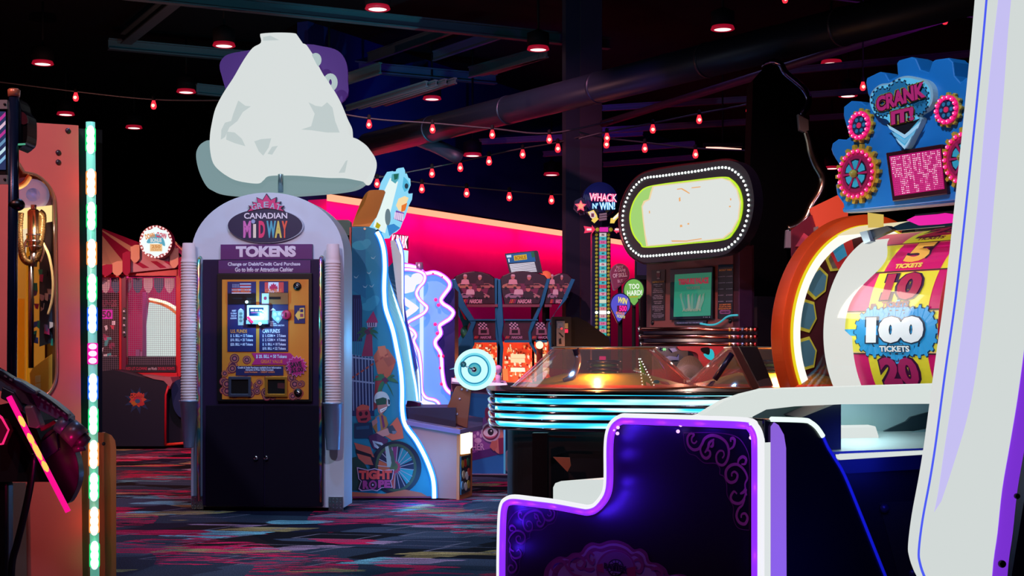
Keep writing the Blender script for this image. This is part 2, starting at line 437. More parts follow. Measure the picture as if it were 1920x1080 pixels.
# ---------------------------------------------------------------- recessed lamps
def downlight():
    mb = MB(WD); mb.lathe((0, 0, 0), [(.045, .03), (.10, .03), (.112, .0), (.10, -.006), (.082, -.006), (.075, .01)], M('#801828', .5, e=.5, ec='#c01030'), seg=20, caps=False)
    mb.lathe((0, 0, 0), [(.001, -.001), (.084, -.001), (.084, .012), (.001, .012)], E('#ffd0c8', 2.6), seg=20)
    mb.lathe((0, 0, 0), [(.11, .03), (.11, .16), (.02, .2)], MATTE, seg=16)
    return mb.build('downlight')
dls = {'small round pinkish downlight in the dark ceiling on the token kiosk side': [(80, 120), (420, 86), (708, 17), (349, 173), (123, 215), (251, 240), (617, 136)],
       'small round pinkish downlight in the dark ceiling near the diagonal duct': [(810, 186), (1009, 93), (1355, 55), (886, 292), (1034, 328)],
       'small round pinkish downlight in the dark ceiling beside the blue gear sign': [(1559, 119), (1590, 180), (1560, 316)]}
first = None
for i, (lab, L_) in enumerate(dls.items()):
    for p in L_:
        if first is None: first = downlight(); o = first
        else: o = first.copy(); COL.objects.link(o)
        zl = {292: 3.3, 328: 3.4, 316: 3.6}.get(p[1], 3.95); o.location = wpz(*p, zl)
        mb = MB(WD); mb.tube([(0, 0, .18), (0, 0, ZC-zl)], .012, MATTE, seg=8); mb.build('stem', o)
        tagit(o, lab, 'ceiling light', 'ceiling downlights, cluster %s' % ('over the kiosk', 'by the duct', 'by the gear sign')[i])
mb = MB(WD); c = wp(1355, 278, 14); mb.tube([wp(1324, 276, 14), wp(1390, 281, 14)], .012, E('#ffb0a0', 2.0)); mb.box(c.x-.19, c.x+.19, c.y-.03, c.y+.03, c.z+.012, c.z+.05, MATTE)
mb.tube([c+Vector((0, 0, .05)), Vector((c.x, c.y, ZC))], .008, MATTE)
o = mb.build('strip_light'); tagit(o, 'thin pinkish white strip lamp hanging above the big oval sign', 'strip lamp')

# ---------------------------------------------------------------- bulbs on strings
def bulb():
    mb = MB(WD); mb.lathe((0, 0, 0), [(.002, -.045), (.018, -.04), (.027, -.02), (.025, 0), (.015, .03), (.015, .04)], E('#ff2c3c', 1.5), seg=14)
    mb.ball((0, 0, -.012), .0265, E('#ffb8a8', 2.0), 14, (.86, 1.15, .95))
    mb.lathe((0, 0, 0), [(.015, .035), (.017, .04), (.017, .075), (.006, .085)], MATTE, seg=10)
    return mb.build('festoon_bulb')
strs = [('red festoon bulb over the red and cream striped booth', 'festoon bulbs over the striped booth', [(142, 181), (288, 196)], [(-40, 150), (142, 173), (288, 188), (420, 190)], 13),
        ('red festoon bulb on the upper string running to the dark pillar', 'festoon bulbs on the upper string', [(692, 232), (811, 241), (923, 251), (1030, 260)], [(560, 200), (692, 224), (811, 233), (923, 243), (1030, 252), (1150, 228)], 12.2),
        ('red festoon bulb on the slanting string from dark pillar to jagged cartoon sign', 'festoon bulbs on the slanting string', [(1046, 277), (980, 288), (917, 301), (863, 313), (810, 324), (707, 343)], [(1100, 255), (1046, 269), (980, 280), (917, 293), (863, 305), (810, 316), (707, 335), (660, 338)], 14),
        ('red festoon bulb on the lowest string along the top of the pink wall', 'festoon bulbs on the lowest string', [(791, 353), (875, 361), (955, 368), (1034, 374)], [(700, 330), (791, 345), (875, 353), (955, 360), (1034, 366), (1120, 366)], 14.5),
        ('red festoon bulb on the string rising from the pillar above the oval sign', 'festoon bulbs rising from the pillar', [(1138, 257), (1224, 241), (1311, 223), (1404, 205)], [(1085, 262), (1138, 249), (1224, 233), (1311, 215), (1404, 197), (1500, 170)], 12),
        ('red festoon bulb on the lower string behind the oval sign', 'festoon bulbs behind the oval sign', [(1137, 269), (1209, 277), (1304, 288)], [(1085, 250), (1137, 261), (1209, 269), (1304, 280), (1420, 285)], 12.8),
        ('red festoon bulb high over the blue gear sign', 'festoon bulbs over the gear sign', [(1472, -3), (1631, 17), (1772, 37), (1618, 161)], [(1400, -20), (1472, -11), (1631, 9), (1772, 29), (1900, 40)], 10)]
fb = None
for lab, grp, bl, ln, Y in strs:
    for p in bl:
        if fb is None: fb = bulb(); o = fb
        else: o = fb.copy(); COL.objects.link(o)
        s = Y/13; o.scale = (s, s, s); o.location = wp(p[0], p[1], Y); tagit(o, lab, 'bulb', grp)
    mb = MB(WD); mb.tube(cr([wp(p[0], p[1]-2, Y) for p in ln], 5), .008, M('#1c1418', .6), seg=6)
    o = mb.build('festoon_cable'); tagit(o, 'thin dark cable carrying the '+grp.replace('festoon bulbs', 'pinkish bulbs'), 'cable')
mb = MB(WD); mb.tube([wp(1618, 154, 10), Vector((wp(1618, 154, 10).x, 10, ZC))], .006, MATTE, seg=6)
o = mb.build('pendant_cord'); tagit(o, 'thin dark cord holding the single bulb left of the gear sign', 'cord')
# ================================================================ token kiosk
WHT = M('#c3ccd6', .42); PUR = M('#1c0830', .55, spec=.25); PURD = M('#0a0216', .6, spec=.15)
k = T('token_kiosk', 'white arched token kiosk with dark purple doors and an orange change panel', 'token machine', 358, 8.72, -4)
f0 = k.W(0)
za = zf(340, 340, 3.376)
def kx(px, py=700): return k.Mi @ Vector((0, 0, 0)) if False else f0.ab(px, py)
uL, uR = 0, kx(645)[0]; top = kx(503, 361)[1]
# arched body: outline in the front plane
arch = [(uL, 0), (uL, kx(400, 470)[1])]
cxu = (uL+uR)/2; zb = kx(500, 482)[1]; ra = (uR-uL)/2; rb = top-zb
arch = [(uL, 0.02)]+[(cxu-ra*math.cos(PI*i/36), zb+rb*(math.sin(PI*i/36)**.92)) for i in range(37)]+[(uR, 0.02)]
mb = k.mb(); mb.shape(f0, arch, WHT, 0, .27); body = mb.build('body', bevel=.008)
# purple cabinet
x0, x1 = kx(384)[0], kx(607)[0]
mb = k.mb(); mb.shape(f0, [(x0, .03), (x1, .03), (x1, kx(500, 487)[1]), (x0, kx(500, 487)[1])], PUR, .05, .10); mb.build('cabinet_front', bevel=.006)
zt = kx(500, 757)[1]; zbm = kx(500, 951)[1]
for (a, b, kn) in ((386, 494.5, 485), (496.5, 604, 504)):
    mb = k.mb(); mb.rect(f0, a, 760, b, 950, PURD, .062, .012); dr = mb.build('door', bevel=.003)
    mb = k.mb(); c = f0.p(*f0.ab(kn, 857), .062); mb.lathe(c, [(.004, 0), (.014, .004), (.015, .012), (.012, .016), (.004, .017)], CHROME, axis=(0, -1, 0), seg=16); mb.add([c+Vector((-.0015, -.018, -.006)), c+Vector((.0015, -.018, -.006)), c+Vector((.0015, -.018, .006)), c+Vector((-.0015, -.018, .006))], [(0, 1, 2, 3)], BLACK); mb.build('door_lock', dr)
# prismatic edge strips
def prism_mat():
    m = bpy.data.materials.new('prismatic_strip'); m.use_nodes = True; nt = m.node_tree; b = nt.nodes['Principled BSDF']
    tc = nt.nodes.new('ShaderNodeTexCoord'); mp = nt.nodes.new('ShaderNodeMapping'); mp.inputs['Scale'].default_value = (20, 20, 7)
    nz = nt.nodes.new('ShaderNodeTexNoise'); nz.inputs['Scale'].default_value = 1.2; nz.inputs['Detail'].default_value = 4
    r = nt.nodes.new('ShaderNodeValToRGB'); el = r.color_ramp.elements
    el[0].position = .3; el[0].color = (*lin('#2060b0'), 1); el[1].position = .75; el[1].color = (*lin('#e8f0d0'), 1)
    for p, c in ((.42, '#60c8b8'), (.5, '#d8d070'), (.56, '#e06090'), (.64, '#8090e0')): q = el.new(p); q.color = (*lin(c), 1)
    nt.links.new(tc.outputs['Object'], mp.inputs[0]); nt.links.new(mp.outputs[0], nz.inputs[0]); nt.links.new(nz.outputs['Fac'], r.inputs[0]); nt.links.new(r.outputs[0], b.inputs['Base Color'])
    b.inputs['Metallic'].default_value = .85; b.inputs['Roughness'].default_value = .25
    return m
PRI = prism_mat()
for xa in (377.5, 604.5):
    u = kx(xa)[0]
    mb = k.mb(); z1 = kx(500, 492)[1]
    mb.tube([Vector((u, -.055, z)) for z in (.06, .5, 1., z1)]+[Vector((u, -.045, z1+.02)), Vector((u, -.02, z1+.03))], .011, PRI, seg=10)
    mb.build('edge_strip')
# leg fronts and diamond plates
def plate_mb(a, b, y0, y1):
    mb = k.mb(); mb.rect(f0, a, y0, b, y1, STEEL, .012, .012)
    ua, ub = kx(a, y0)[0], kx(b, y0)[0]; z0, z1 = kx((a+b)/2, y1)[1], kx((a+b)/2, y0)[1]
    nx, nz = 4, 5
    for i in range(nx):
        for j in range(nz):
            u = ua+(ub-ua)*(i+.5)/nx; z = z0+(z1-z0)*(j+.5)/nz; s = 1 if (i+j) % 2 else -1
            L_, W_ = .0085, .0025
            dx, dz = L_*.7, L_*.7*s
            q = [(u-dx, z-dz), (u+W_*.7*s*-1, z+W_), (u+dx, z+dz), (u+W_*.7*s, z-W_)]
            mb.shape(f0, q, CHROME, .0155, .004)
    return mb
plate_mb(359, 381, 930, 955).build('kick_plate'); plate_mb(616, 643, 932, 960).build('kick_plate')
# crest: ellipse with crown
mb = k.mb(); NV = M('#14123c', .45)
mb.shape(f0, [f0.ab(*p) for p in ell(499.5, 424, 71, 32)], M('#aab4c4', .4), .018, .014)
mb.shape(f0, [f0.ab(*p) for p in ell(498.5, 423.5, 69.5, 31)], NV, .024, .006)
crown = za([(412, 192), (437, 166), (420, 152), (456, 156), (446, 128), (482, 136), (474, 99), (514, 116), (538, 76), (566, 116), (602, 99), (597, 134), (630, 127), (619, 156), (650, 154), (633, 170), (656, 190), (600, 176), (535, 168), (470, 178)])
crown2 = [(500+(x-500)*.93, 392.5+(y-392.5)*.92) for x, y in crown]
mb.poly(f0, crown, NV, .026, .02); mb.poly(f0, crown2, M('#d0256e', .45), .029, .003)
for ch, a, b, an in (('G', 476, 0, .30), ('R', 487, 0, .15), ('E', 499, 0, 0), ('A', 511, 0, -.15), ('T', 522, 0, -.3)):
    y = 383+abs(a-499)*.20-(0)
    mb.text(f0, ch, a-4.6, y-5, a+4.6, y+6, M('#aab4c4', .5), .032, .02, an)
mb.text(f0, 'CANADIAN', 457.5, 399, 538.5, 410, M('#e8dde4', .5), .027, .02)
for ch, a, b, c in (('M', 456, 470.5, '#d06aae'), ('I', 474.5, 480, '#e8d8c0'), ('D', 485, 497, '#e03468'), ('W', 499.5, 517.5, '#4ea6b8'), ('A', 515, 528.5, '#d8c45a'), ('Y', 528, 539, '#e4563a')):
    mb.text(f0, ch, a, 420 if ch == 'I' else 414, b, 446, M(c, .5), .027, .05)
mb.shape(f0, [f0.ab(*p) for p in ell(477, 416, 3.6, 4)], M('#9aa6c8', .3), .03, .003)
mb.build('crest')
# purple name boards
mb = k.mb(); mb.rect(f0, 413.5, 458, 585, 486, M('#561a62', .45), .03, .03)
mb.text(f0, 'TOKENS', 442, 461, 555, 482, M('#d8cbd8', .5), .032, .06); mb.build('token_board', bevel=.0)
mb = k.mb(); mb.rect(f0, 409.6, 488, 582, 512, M('#4a1858', .45), .06, .014)
mb.text(f0, 'Change or Debit/Credit Card Purchase', 427, 491.5, 563, 500, M('#d0c4d2', .5), .062, .035)
mb.text(f0, 'Go to Info or Attraction Cashier', 440.5, 501, 550, 509.5, M('#d0c4d2', .5), .062, .035); mb.build('notice_board')
# ---- change machine face
zk = zf(400, 510, 4.155); OR = M('#c87a20', .45); NY = M('#1a1a50', .45); WL = M('#cfd0e4', .5); MG = M('#b01a6c', .45)
def R(mb, a, b, c, d, m, off, dd=.003, r=0):
    (x0, y0), (x1, y1) = zk([(a, b), (c, d)]); mb.rect(f0, x0, y0, x1, y1, m, off, dd, r)
def TX(mb, s, a, b, c, d, m, off, wt=.03):
    (x0, y0), (x1, y1) = zk([(a, b), (c, d)]); mb.text(f0, s, x0, y0, x1, y1, m, off, wt)
mb = k.mb(); R(mb, 28, 10, 768, 1010, BLACK, .075, .03)
bz = mb.build('bezel', bevel=.003)
mb = k.mb(); R(mb, 68, 58, 742, 992, OR, .078, .006)
# scattered token print on the lower half
rnd = random.Random(3)
for i in range(60):
    a = rnd.uniform(95, 715); b = rnd.uniform(660, 970)
    if 290 < a < 600 and b < 800: continue
    if b < 700 and a > 300: continue
    rr = rnd.uniform(24, 38)
    c = [f0.ab(*q) for q in zk(ell(a, b, rr, rr, 18))]
    mb.shape(f0, c, M(rnd.choice(['#7a1c3c', '#8c2a30', '#5c1638', '#a04a34']), .5), .0788+i*.00004, .0004)
    for q_, cc in ((.78, '#b06a44'), (.62, '#4e1838'), (.3, '#a85a60')):
        c = [f0.ab(*q) for q in zk(ell(a, b, rr*q_, rr*q_, 16))]
        mb.shape(f0, c, M(cc, .5), .0789+i*.00004+(.78-q_)*.00003, .0003)
mb.build('face_panel', bz)
O2 = .083
def scroll(mb, lines):
    for s, a, b, c, d, m in lines: TX(mb, s, a, b, c, d, m, O2+.0012, .03)
mb = k.mb(); R(mb, 110, 75, 332, 620, NY, O2)
ST = M('#c83a3a', .5); W2 = M('#d8d4e0', .5)
for i in range(7): R(mb, 143, 90+i*11.5, 293, 90+i*11.5+6.5 if i < 6 else 182, ST if i % 2 else W2, O2+.001, .001)
R(mb, 143, 90, 205, 126, M('#26265e', .5), O2+.002, .001)
for i in range(3):
    for j in range(5): R(mb, 149+j*11, 95+i*10, 153+j*11, 99+i*10, W2, O2+.0024, .0004)
TX(mb, 'U.S. BILLS', 158, 130, 282, 160, M('#d86030', .5), O2+.003)
R(mb, 132, 172, 296, 184, M('#8a3048', .4), O2+.004, .004)
scroll(mb, [('U.S. FUNDS', 133, 447, 263, 475, M('#e08030', .5)), ('$  5. BILL = 12 Tokens', 133, 485, 308, 510, WL), ('$10. BILL = 25 Tokens', 133, 518, 308, 542, WL), ('$20. BILL = 60 Tokens', 133, 552, 308, 577, WL),
    ('INSERT', 145, 295, 178, 308, WL), ('U.S. BILLS', 135, 315, 180, 328, WL), ('FACE UP', 138, 335, 180, 348, WL), ('AS SHOWN', 132, 354, 180, 367, WL)])
mb.build('price_panel', bz)
mb = k.mb(); R(mb, 358, 72, 582, 620, NY, O2)
R(mb, 400, 80, 428, 160, ST, O2+.001, .001); R(mb, 428, 80, 508, 160, W2, O2+.001, .001); R(mb, 508, 80, 548, 160, ST, O2+.001, .001)
leaf = [(468, 84), (476, 100), (488, 94), (486, 112), (502, 106), (496, 118), (506, 126), (484, 136), (486, 144), (470, 141), (470, 154), (466, 154), (466, 141), (450, 144), (452, 136), (430, 126), (440, 118), (434, 106), (450, 112), (448, 94), (460, 100)]
mb.poly(f0, zk(leaf), M('#b81848', .5), O2+.002, .001)
TX(mb, 'CAN BILLS', 404, 130, 532, 160, M('#e06a38', .5), O2+.003)
scroll(mb, [('CAN FUNDS', 383, 444, 518, 475, WL), ('$  1. COIN =   2 Tokens', 383, 485, 564, 510, WL), ('$  2. COIN =   4 Tokens', 383, 518, 564, 542, WL), ('$  5. BILL = 10 Tokens', 383, 552, 564, 576, WL), ('$10. BILL = 22 Tokens', 383, 585, 564, 609, WL),
    ('INSERT', 443, 383, 474, 393, WL), ('CANADIAN', 443, 397, 490, 407, WL), ('BILLS IN ANY DIRECTION', 443, 410, 552, 422, WL)])
mb.poly(f0, zk([(442, 300), (464, 280), (488, 300)]), WL, O2+.002, .001)
mb.poly(f0, zk([(460, 304), (545, 302), (545, 350), (505, 402), (452, 350)]), M('#8fb0a8', .4), O2+.002, .001)
for q in ((480, 330), (515, 325), (502, 365)): mb.poly(f0, zk(ell(*q, 14, 14, 12)), M('#c8d8c8', .4), O2+.003, .001)
mb.build('price_panel', bz)
mb = k.mb(); R(mb, 114, 168, 328, 252, BLACK, O2+.006, .01); R(mb, 150, 200, 300, 212, M('#1c1c20', .3), O2+.008, .004); mb.build('bill_slot', bz)
mb = k.mb(); mb.poly(f0, zk([(192, 300), (213, 282), (236, 300)]), WL, O2+.002, .001); R(mb, 192, 302, 236, 415, M('#a0aca4', .4), O2+.0025, .001)
for y in (325, 352, 380): mb.poly(f0, zk(ell(214, y, 13, 12, 12)), M('#5a6a6a', .4), O2+.0035, .001)
mb.build('bill_picture', bz)
mb = k.mb(); R(mb, 372, 163, 582, 252, M('#b08a5c', .3, .8), O2+.006, .008); R(mb, 435, 193, 524, 212, BLACK, O2+.008, .004); R(mb, 378, 166, 432, 250, M('#b8c8d4', .4), O2+.009, .003)
mb.poly(f0, zk(ell(404, 205, 12, 14, 12)), M('#a02848', .5), O2+.011, .001); mb.build('coin_slot_plate', bz, bevel=.001)
mb = k.mb(); R(mb, 262, 258, 425, 398, M('#b8d8e8', .4, e=.5, ec='#9fdcff'), O2+.03, .03, r=.004); va = mb.build('bill_validator', bz, bevel=.002)
mb = k.mb(); R(mb, 278, 278, 390, 342, M('#10203a', .2), O2+.032, .003)
for a in (290, 322, 355): R(mb, a, 290, a+26, 306, E('#d8f4ff', 1.3), O2+.034, .001)
R(mb, 292, 314, 372, 320, M('#b02050', .4), O2+.034, .001)
mb.build('display', va)
mb = k.mb(); R(mb, 255, 375, 425, 405, M('#8898b0', .35), O2+.034, .02); mb.build('lower_lip', va)
for (a, b, c, rr) in ((400, 405, '#b8f0ff', 12), (424, 335, '#a0e8ff', 8), (424, 310, '#a0e8ff', 8), (424, 362, '#a0e8ff', 8), (298, 238, '#b8f0ff', 11)):
    mb = k.mb(); mb.ball(f0.p(*f0.ab(*zk([(a, b)])[0]), O2+.034), rr/4.155/308*1.1, E(c, 3.5), 10); mb.build('indicator_light', va)
mb = k.mb(); mb.tube([f0.p(*f0.ab(*q), O2+.042) for q in zk([(308, 352), (325, 372), (345, 395)])], .007, E('#ff2e78', 2.2)); mb.build('pink_light', va)
lamp('POINT', k.M @ f0.p(*f0.ab(492, 590), .20), 3.0, '#58c8ff', .003, name='validator_light')
mb = k.mb(); c = f0.p(*f0.ab(543, 591), O2); mb.lathe(c, [(.029, 0), (.029, .014), (.024, .018), (.004, .018)], M('#b0204e', .4), axis=(0, -1, 0), seg=24); mb.box(c.x-.003, c.x+.003, c.y-.0195, c.y-.017, c.z-.014, c.z+.014, BLACK); mb.build('coin_entry', bz)
mb = k.mb(); R(mb, 630, 260, 714, 400, NY, O2)
hand = [(636, 337), (664, 298), (664, 316), (672, 300), (672, 282), (708, 278), (710, 360), (668, 366), (668, 352), (664, 378)]
mb.poly(f0, zk(hand), M('#e0b050', .5), O2+.0015, .001); R(mb, 676, 290, 700, 312, NY, O2+.0025, .001); R(mb, 676, 325, 700, 350, M('#8a3a50', .5), O2+.0025, .001); mb.build('instruction_card', bz)
for q in ((678, 115), (684, 935)):
    mb = k.mb(); c = f0.p(*f0.ab(*zk([q])[0]), O2); mb.lathe(c, [(.0245, 0), (.0245, .006), (.012, .009)], BLACK, axis=(0, -1, 0), seg=20); mb.lathe(c, [(.011, .009), (.011, .014), (.002, .015)], CHROME, axis=(0, -1, 0), seg=16); mb.box(c.x-.001, c.x+.001, c.y-.0165, c.y-.014, c.z-.006, c.z+.006, BLACK); mb.build('key_lock', bz)
mb = k.mb(); mb.poly(f0, zk([(298, 632), (600, 632), (645, 678), (600, 722), (298, 722), (326, 677)]), MG, O2, .003)
TX(mb, '$ 20. BILL = 50 Tokens', 333, 644, 572, 675, WL, O2+.0015, .03); TX(mb, 'GREAT VALUE', 370, 684, 540, 711, M('#e87830', .5), O2+.0015, .02); mb.build('offer_banner', bz)
mb = k.mb(); mb.poly(f0, zk(burst(648, 735, 84, 84, 16, .78)), M('#d890c0', .5), O2+.004, .003); mb.poly(f0, zk(burst(648, 735, 78, 78, 16, .78)), MG, O2+.0055, .002)
(x0, y0), (x1, y1) = zk([(598, 700), (688, 742)]); mb.text(f0, 'SAVE', x0, y0, x1, y1, M('#1a0c20', .5), O2+.007, .04, .12)
(x0, y0), (x1, y1) = zk([(604, 745), (700, 785)]); mb.text(f0, '$5.00', x0, y0, x1, y1, M('#1a0c20', .5), O2+.007, .03, .12); mb.build('save_burst', bz)
mb = k.mb(); R(mb, 175, 733, 545, 806, NY, O2)
scroll(mb, [('Credit & Debit Purchases available from Information', 190, 737, 528, 753, WL), ('Attraction & Prize Outlet Counters', 250, 755, 468, 769, WL), ('Limit Purchases  -  CREDIT CARDS', 243, 772, 478, 786, M('#e07848', .5)), ('Lorem ipsum', 0, 0, 1, 1, WL)][:3])
mb.build('credit_notice', bz)
for a, mt in ((150, M('#5f6c84', .3, .8)), (432, M('#e0a040', .3, .8))):
    mb = k.mb(); P_ = [f0.ab(*q) for q in zk([(a, 812), (a+172, 812), (a+172, 968), (a, 968)])]; H_ = [f0.ab(*q) for q in zk([(a+20, 836), (a+152, 836), (a+152, 945), (a+20, 945)])]
    mb.shape(f0, P_, mt, O2+.014, .014, holes=[H_]); fr = mb.build('return_cup_frame', bz, bevel=.002)
    mb = k.mb(); mb.shape(f0, H_, BLACK, O2+.001, .001)
    if a > 400: mb.poly(f0, zk([(500, 865), (568, 865), (568, 912), (500, 905)]), M('#4a1c20', .4), O2+.002, .001)
    mb.build('opening', fr)
# ---- cup holders
for cu_, topw, y0_, botw, y1_ in ((359.5, 33, 753, 19, 838), (628, 35, 757, 25, 842)):
    u = kx(cu_, y0_)[0]; z1 = kx(cu_, y0_)[1]; z0 = kx(cu_, y1_)[1]; r1 = topw/2/308; r0 = botw/2/308
    mb = k.mb(); c = Vector((u if cu_ > 500 else u+.0, -.062, z0)); H_ = z1-z0
    mb.lathe(c, [(r0*.98, .0), (r0, .005), (r1, H_), (r1+.004, H_+.002), (r1+.004, H_+.010), (r1-.003, H_+.010), (r1-.004, H_-.01), (r0-.004, .02)], M('#8ca8c4', .38, .6), seg=32)
    mb.box(c.x-.012, c.x+.012, c.y+r1*.75, 0, z0+.05, z0+.09, STEEL); mb.build('cup_holder')
    # ---- stacked cups, upside down: each its own thing
    pitch = .0172; N_ = 51; rim = .0475
    ztop = kx(cu_, 440 if cu_ < 500 else 448)[1]
    first = None
    for i in range(N_):
        zc = z1-.012+i*pitch
        hh = .118
        if first is None:
            first = MB(None)
            first.lathe((0, 0, 0), [(rim, 0), (rim+.0015, .002), (rim+.0015, .006), (rim-.002, .008), (rim-.004, .03), (.037, hh), (.034, hh+.001), (.002, hh+.001)], M('#d8c6c6', .6), seg=24, caps=False)
            first = first.build('paper_cup'); o = first
        else: o = first.copy(); COL.objects.link(o)
        o.location = k.M @ Vector((c.x, c.y, zc))
        sd = 'the striped booth side' if cu_ < 500 else 'the palm tree game side'
        if i == N_-1: tagit(o, 'topmost upside-down white paper cup of the kiosk stack on '+sd, 'cup', 'paper cups, '+sd)
        else: tagit(o, 'white paper cup nested below the topmost, kiosk stack on '+sd, 'cup', 'paper cups, '+sd)

# ================================================================ glowing rotating sign on the pole
s = T('rotating_sign', 'blown-out glowing white lobed sign shaped like a tall peak, on a pole above the kiosk', 'sign', 530, 8.95, 0, z=0)
zs = zf(350, 40, 3.0)
WG = E('#d6dcda', 1.0)
main = cr([(417, 120), (413, 78), (425, 68), (510, 63), (600, 66), (622, 78), (642, 118), (675, 134), (700, 185), (745, 268), (790, 330), (838, 415), (880, 515), (905, 570), (915, 640), (965, 665), (1020, 708), (1046, 765), (1038, 825), (1008, 892), (962, 888), (880, 874), (780, 872), (640, 861), (540, 858), (450, 862), (420, 885), (395, 903), (340, 901), (260, 885), (200, 852), (150, 800), (131, 720), (131, 640), (142, 570), (162, 490), (205, 405), (262, 318), (320, 218), (370, 150)], 4, True)
s0 = s.W(0)
mb = s.mb(); mb.poly(s0, zs(main), WG, .16, .26); mb.build('lit_body', bevel=.03)
mb = s.mb(); GR = E('#c3cfce', .93)
mb.poly(s0, zs([(250, 560), (262, 520), (290, 445), (330, 475), (360, 478), (315, 510), (285, 560), (240, 595), (215, 650), (192, 665), (195, 610), (215, 570)]), GR, .164, .004)
mb.poly(s0, zs([(225, 620), (270, 625), (310, 660), (330, 702), (270, 685), (222, 665)]), GR, .164, .004)
mb.poly(s0, zs([(380, 675), (420, 662), (475, 658), (460, 710), (430, 755), (405, 730)]), GR, .164, .004)
mb.poly(s0, zs([(480, 705), (512, 700), (480, 750), (455, 745)]), GR, .164, .004)
mb.poly(s0, zs([(685, 455), (725, 475), (760, 480), (790, 455), (820, 485), (835, 560), (860, 625), (790, 625), (700, 612), (645, 608), (700, 590), (720, 520)]), GR, .164, .004)
mb.poly(s0, zs([(430, 88), (470, 80), (520, 105), (430, 108)]), GR, .164, .004)
mb.poly(s0, zs([(895, 785), (905, 780), (890, 850), (855, 852)]), GR, .164, .004)
mb.build('body_print')
blur_rim = cr([(150, 672), (90, 682), (58, 722), (54, 775), (72, 850), (110, 925), (155, 955), (250, 970), (400, 976), (560, 974), (700, 965), (850, 952), (955, 930), (1010, 880), (1000, 800), (700, 760), (300, 740)], 4, True)
mb = s.mb(); mb.poly(s0, zs(blur_rim), E('#86a4a8', .78), .08, .16); mb.build('blur_rim', bevel=.03)  # spin-blur trail of the lit sign, shaped as a solid rim
mb = s.mb()
for q, rr in (((738, 235), 20), ((820, 360), 30)): mb.tube([s0.p(*s0.ab(*p), .1) for p in zs(ell(*q, rr*.8, rr*1.15, 20, 0))], .018, E('#bcd0d0', .85), closed=True)
mb.build('rim_loops')
mb = s.mb(); mb.poly(s0, zs(cr([(195, 300), (200, 210), (300, 170), (640, 130), (760, 140), (850, 165), (897, 230), (906, 330), (890, 440), (700, 520), (300, 480)], 4, True)), M('#3c1068', .6, e=.22, ec='#4a1080'), -.12, .03)
mb.build('blur_ghost')  # motion-blur ghost of the sign, shaped as a dim violet board
mb = s.mb(); mb.rect(s0, 508, 326, 560, 338, M('#484850', .5), .06, .14); mb.build('motor_bracket', bevel=.004)
mb = s.mb(); mb.lathe(Vector((.01, -.14, 1.955)), [(.017, 0), (.017, .2)], M('#7f9ea0', .3, .8), seg=20); mb.build('pole')
lamp('POINT', s.M @ Vector((-.1, -.9, 2.3)), 7, '#dff0ff', .4, name='sign_glow')
# ================================================================ coral claw cabinet
COR = M('#d0625c', .6, spec=.3)
c_ = T('claw_machine', 'coral claw machine with rounded yellow window and a vertical tube of coloured lights', 'claw machine', 147, 6.0, 25)
p0 = c_.W(0)
winpts = cr([(20, 322), (45, 323), (68, 328), (86, 342), (98, 360), (103, 385), (104, 450), (105, 540), (106, 640), (106, 700), (100, 724), (88, 740), (74, 746), (56, 740), (40, 728), (20, 715)], 3, True)
mb = c_.mb(); mb.poly(p0, [(-60, 222), (147, 235), (155, 1115), (-60, 1150)], COR, 0, .03, holes=[winpts]); mb.build('front_panel')
mb = c_.mb()
for q in ((127, 245), (109, 286), (109, 304), (186+24, 832)):
    if q[0] < 150: mb.lathe(p0(*q), [(.011, 0), (.011, .004), (.003, .007)], M('#301828', .4), axis=(0, -1, 0), seg=12)
mb.split('screw')
U0 = p0.ab(-60, 600)[0]; TP = 1.93
mb = c_.mb(); mb.box(U0, -.04, .9, .92, .02, TP, M('#a0487c', .6)); mb.box(U0, U0+.02, .05, .9, .02, TP, COR); mb.box(U0, -.04, .05, .9, 1.86, 1.90, COR); mb.box(-.06, -.04, .03, .9, .02, TP, M('#241420', .5)); mb.build('shell')
# window trim
mb = c_.mb(); mb.tube([p0(*q, off=.004) for q in winpts], .006, M('#c08a70', .3, .6), closed=True); mb.build('window_rim')
# interior
mb = c_.mb(); mb.box(U0+.03, -.07, .55, .57, .55, 1.75, M('#d8a040', .5, e=.25, ec='#ffb040')); mb.build('inner_wall')
pw = c_.W(.40)
mb = c_.mb(); mb.poly(pw, cr([(20, 400), (25, 345), (50, 332), (76, 345), (96, 368), (99, 390), (98, 388)], 4, True), M('#8478b8', .3), 0, .01); mb.lathe(pw(62, 365), [(.03, 0), (.05, .004), (.07, 0)], M('#cfc0f4', .2, e=.2), axis=(0, -1, 0)); mb.build('ceiling_plate')
mb = c_.mb(); mb.poly(pw, [(30, 392), (104, 384), (104, 418), (30, 432)], E('#ffd890', 1.3), .02, .01); mb.poly(pw, [(34, 425), (80, 420), (80, 470), (34, 475)], E('#ffe8c0', 1.0), .015, .01); mb.build('inner_lamp')
mb = c_.mb(); mb.poly(pw, [(74, 420), (104, 414), (104, 640), (74, 650)], M('#3a4c66', .25), .03, .01)
mb.poly(pw, [(34, 560), (46, 560), (46, 715), (34, 715)], M('#e8941c', .5, e=.25, ec='#ff9010'), .035, .02); mb.poly(pw, [(50, 440), (55, 440), (55, 715), (50, 715)], M('#e8b030', .5, e=.25, ec='#ffb020'), .035, .02)
mb.poly(pw, [(56, 700), (62, 690), (100, 662), (104, 666), (104, 735), (60, 745)], M('#d8b048', .4), .03, .02)
mb.poly(pw, [(66, 705), (76, 703), (76, 716), (66, 718)], M('#d8d0a0', .4), .034, .01); mb.poly(pw, [(66, 720), (76, 718), (76, 731), (66, 733)], M('#d8d0a0', .4), .034, .01)
rn = random.Random(5)
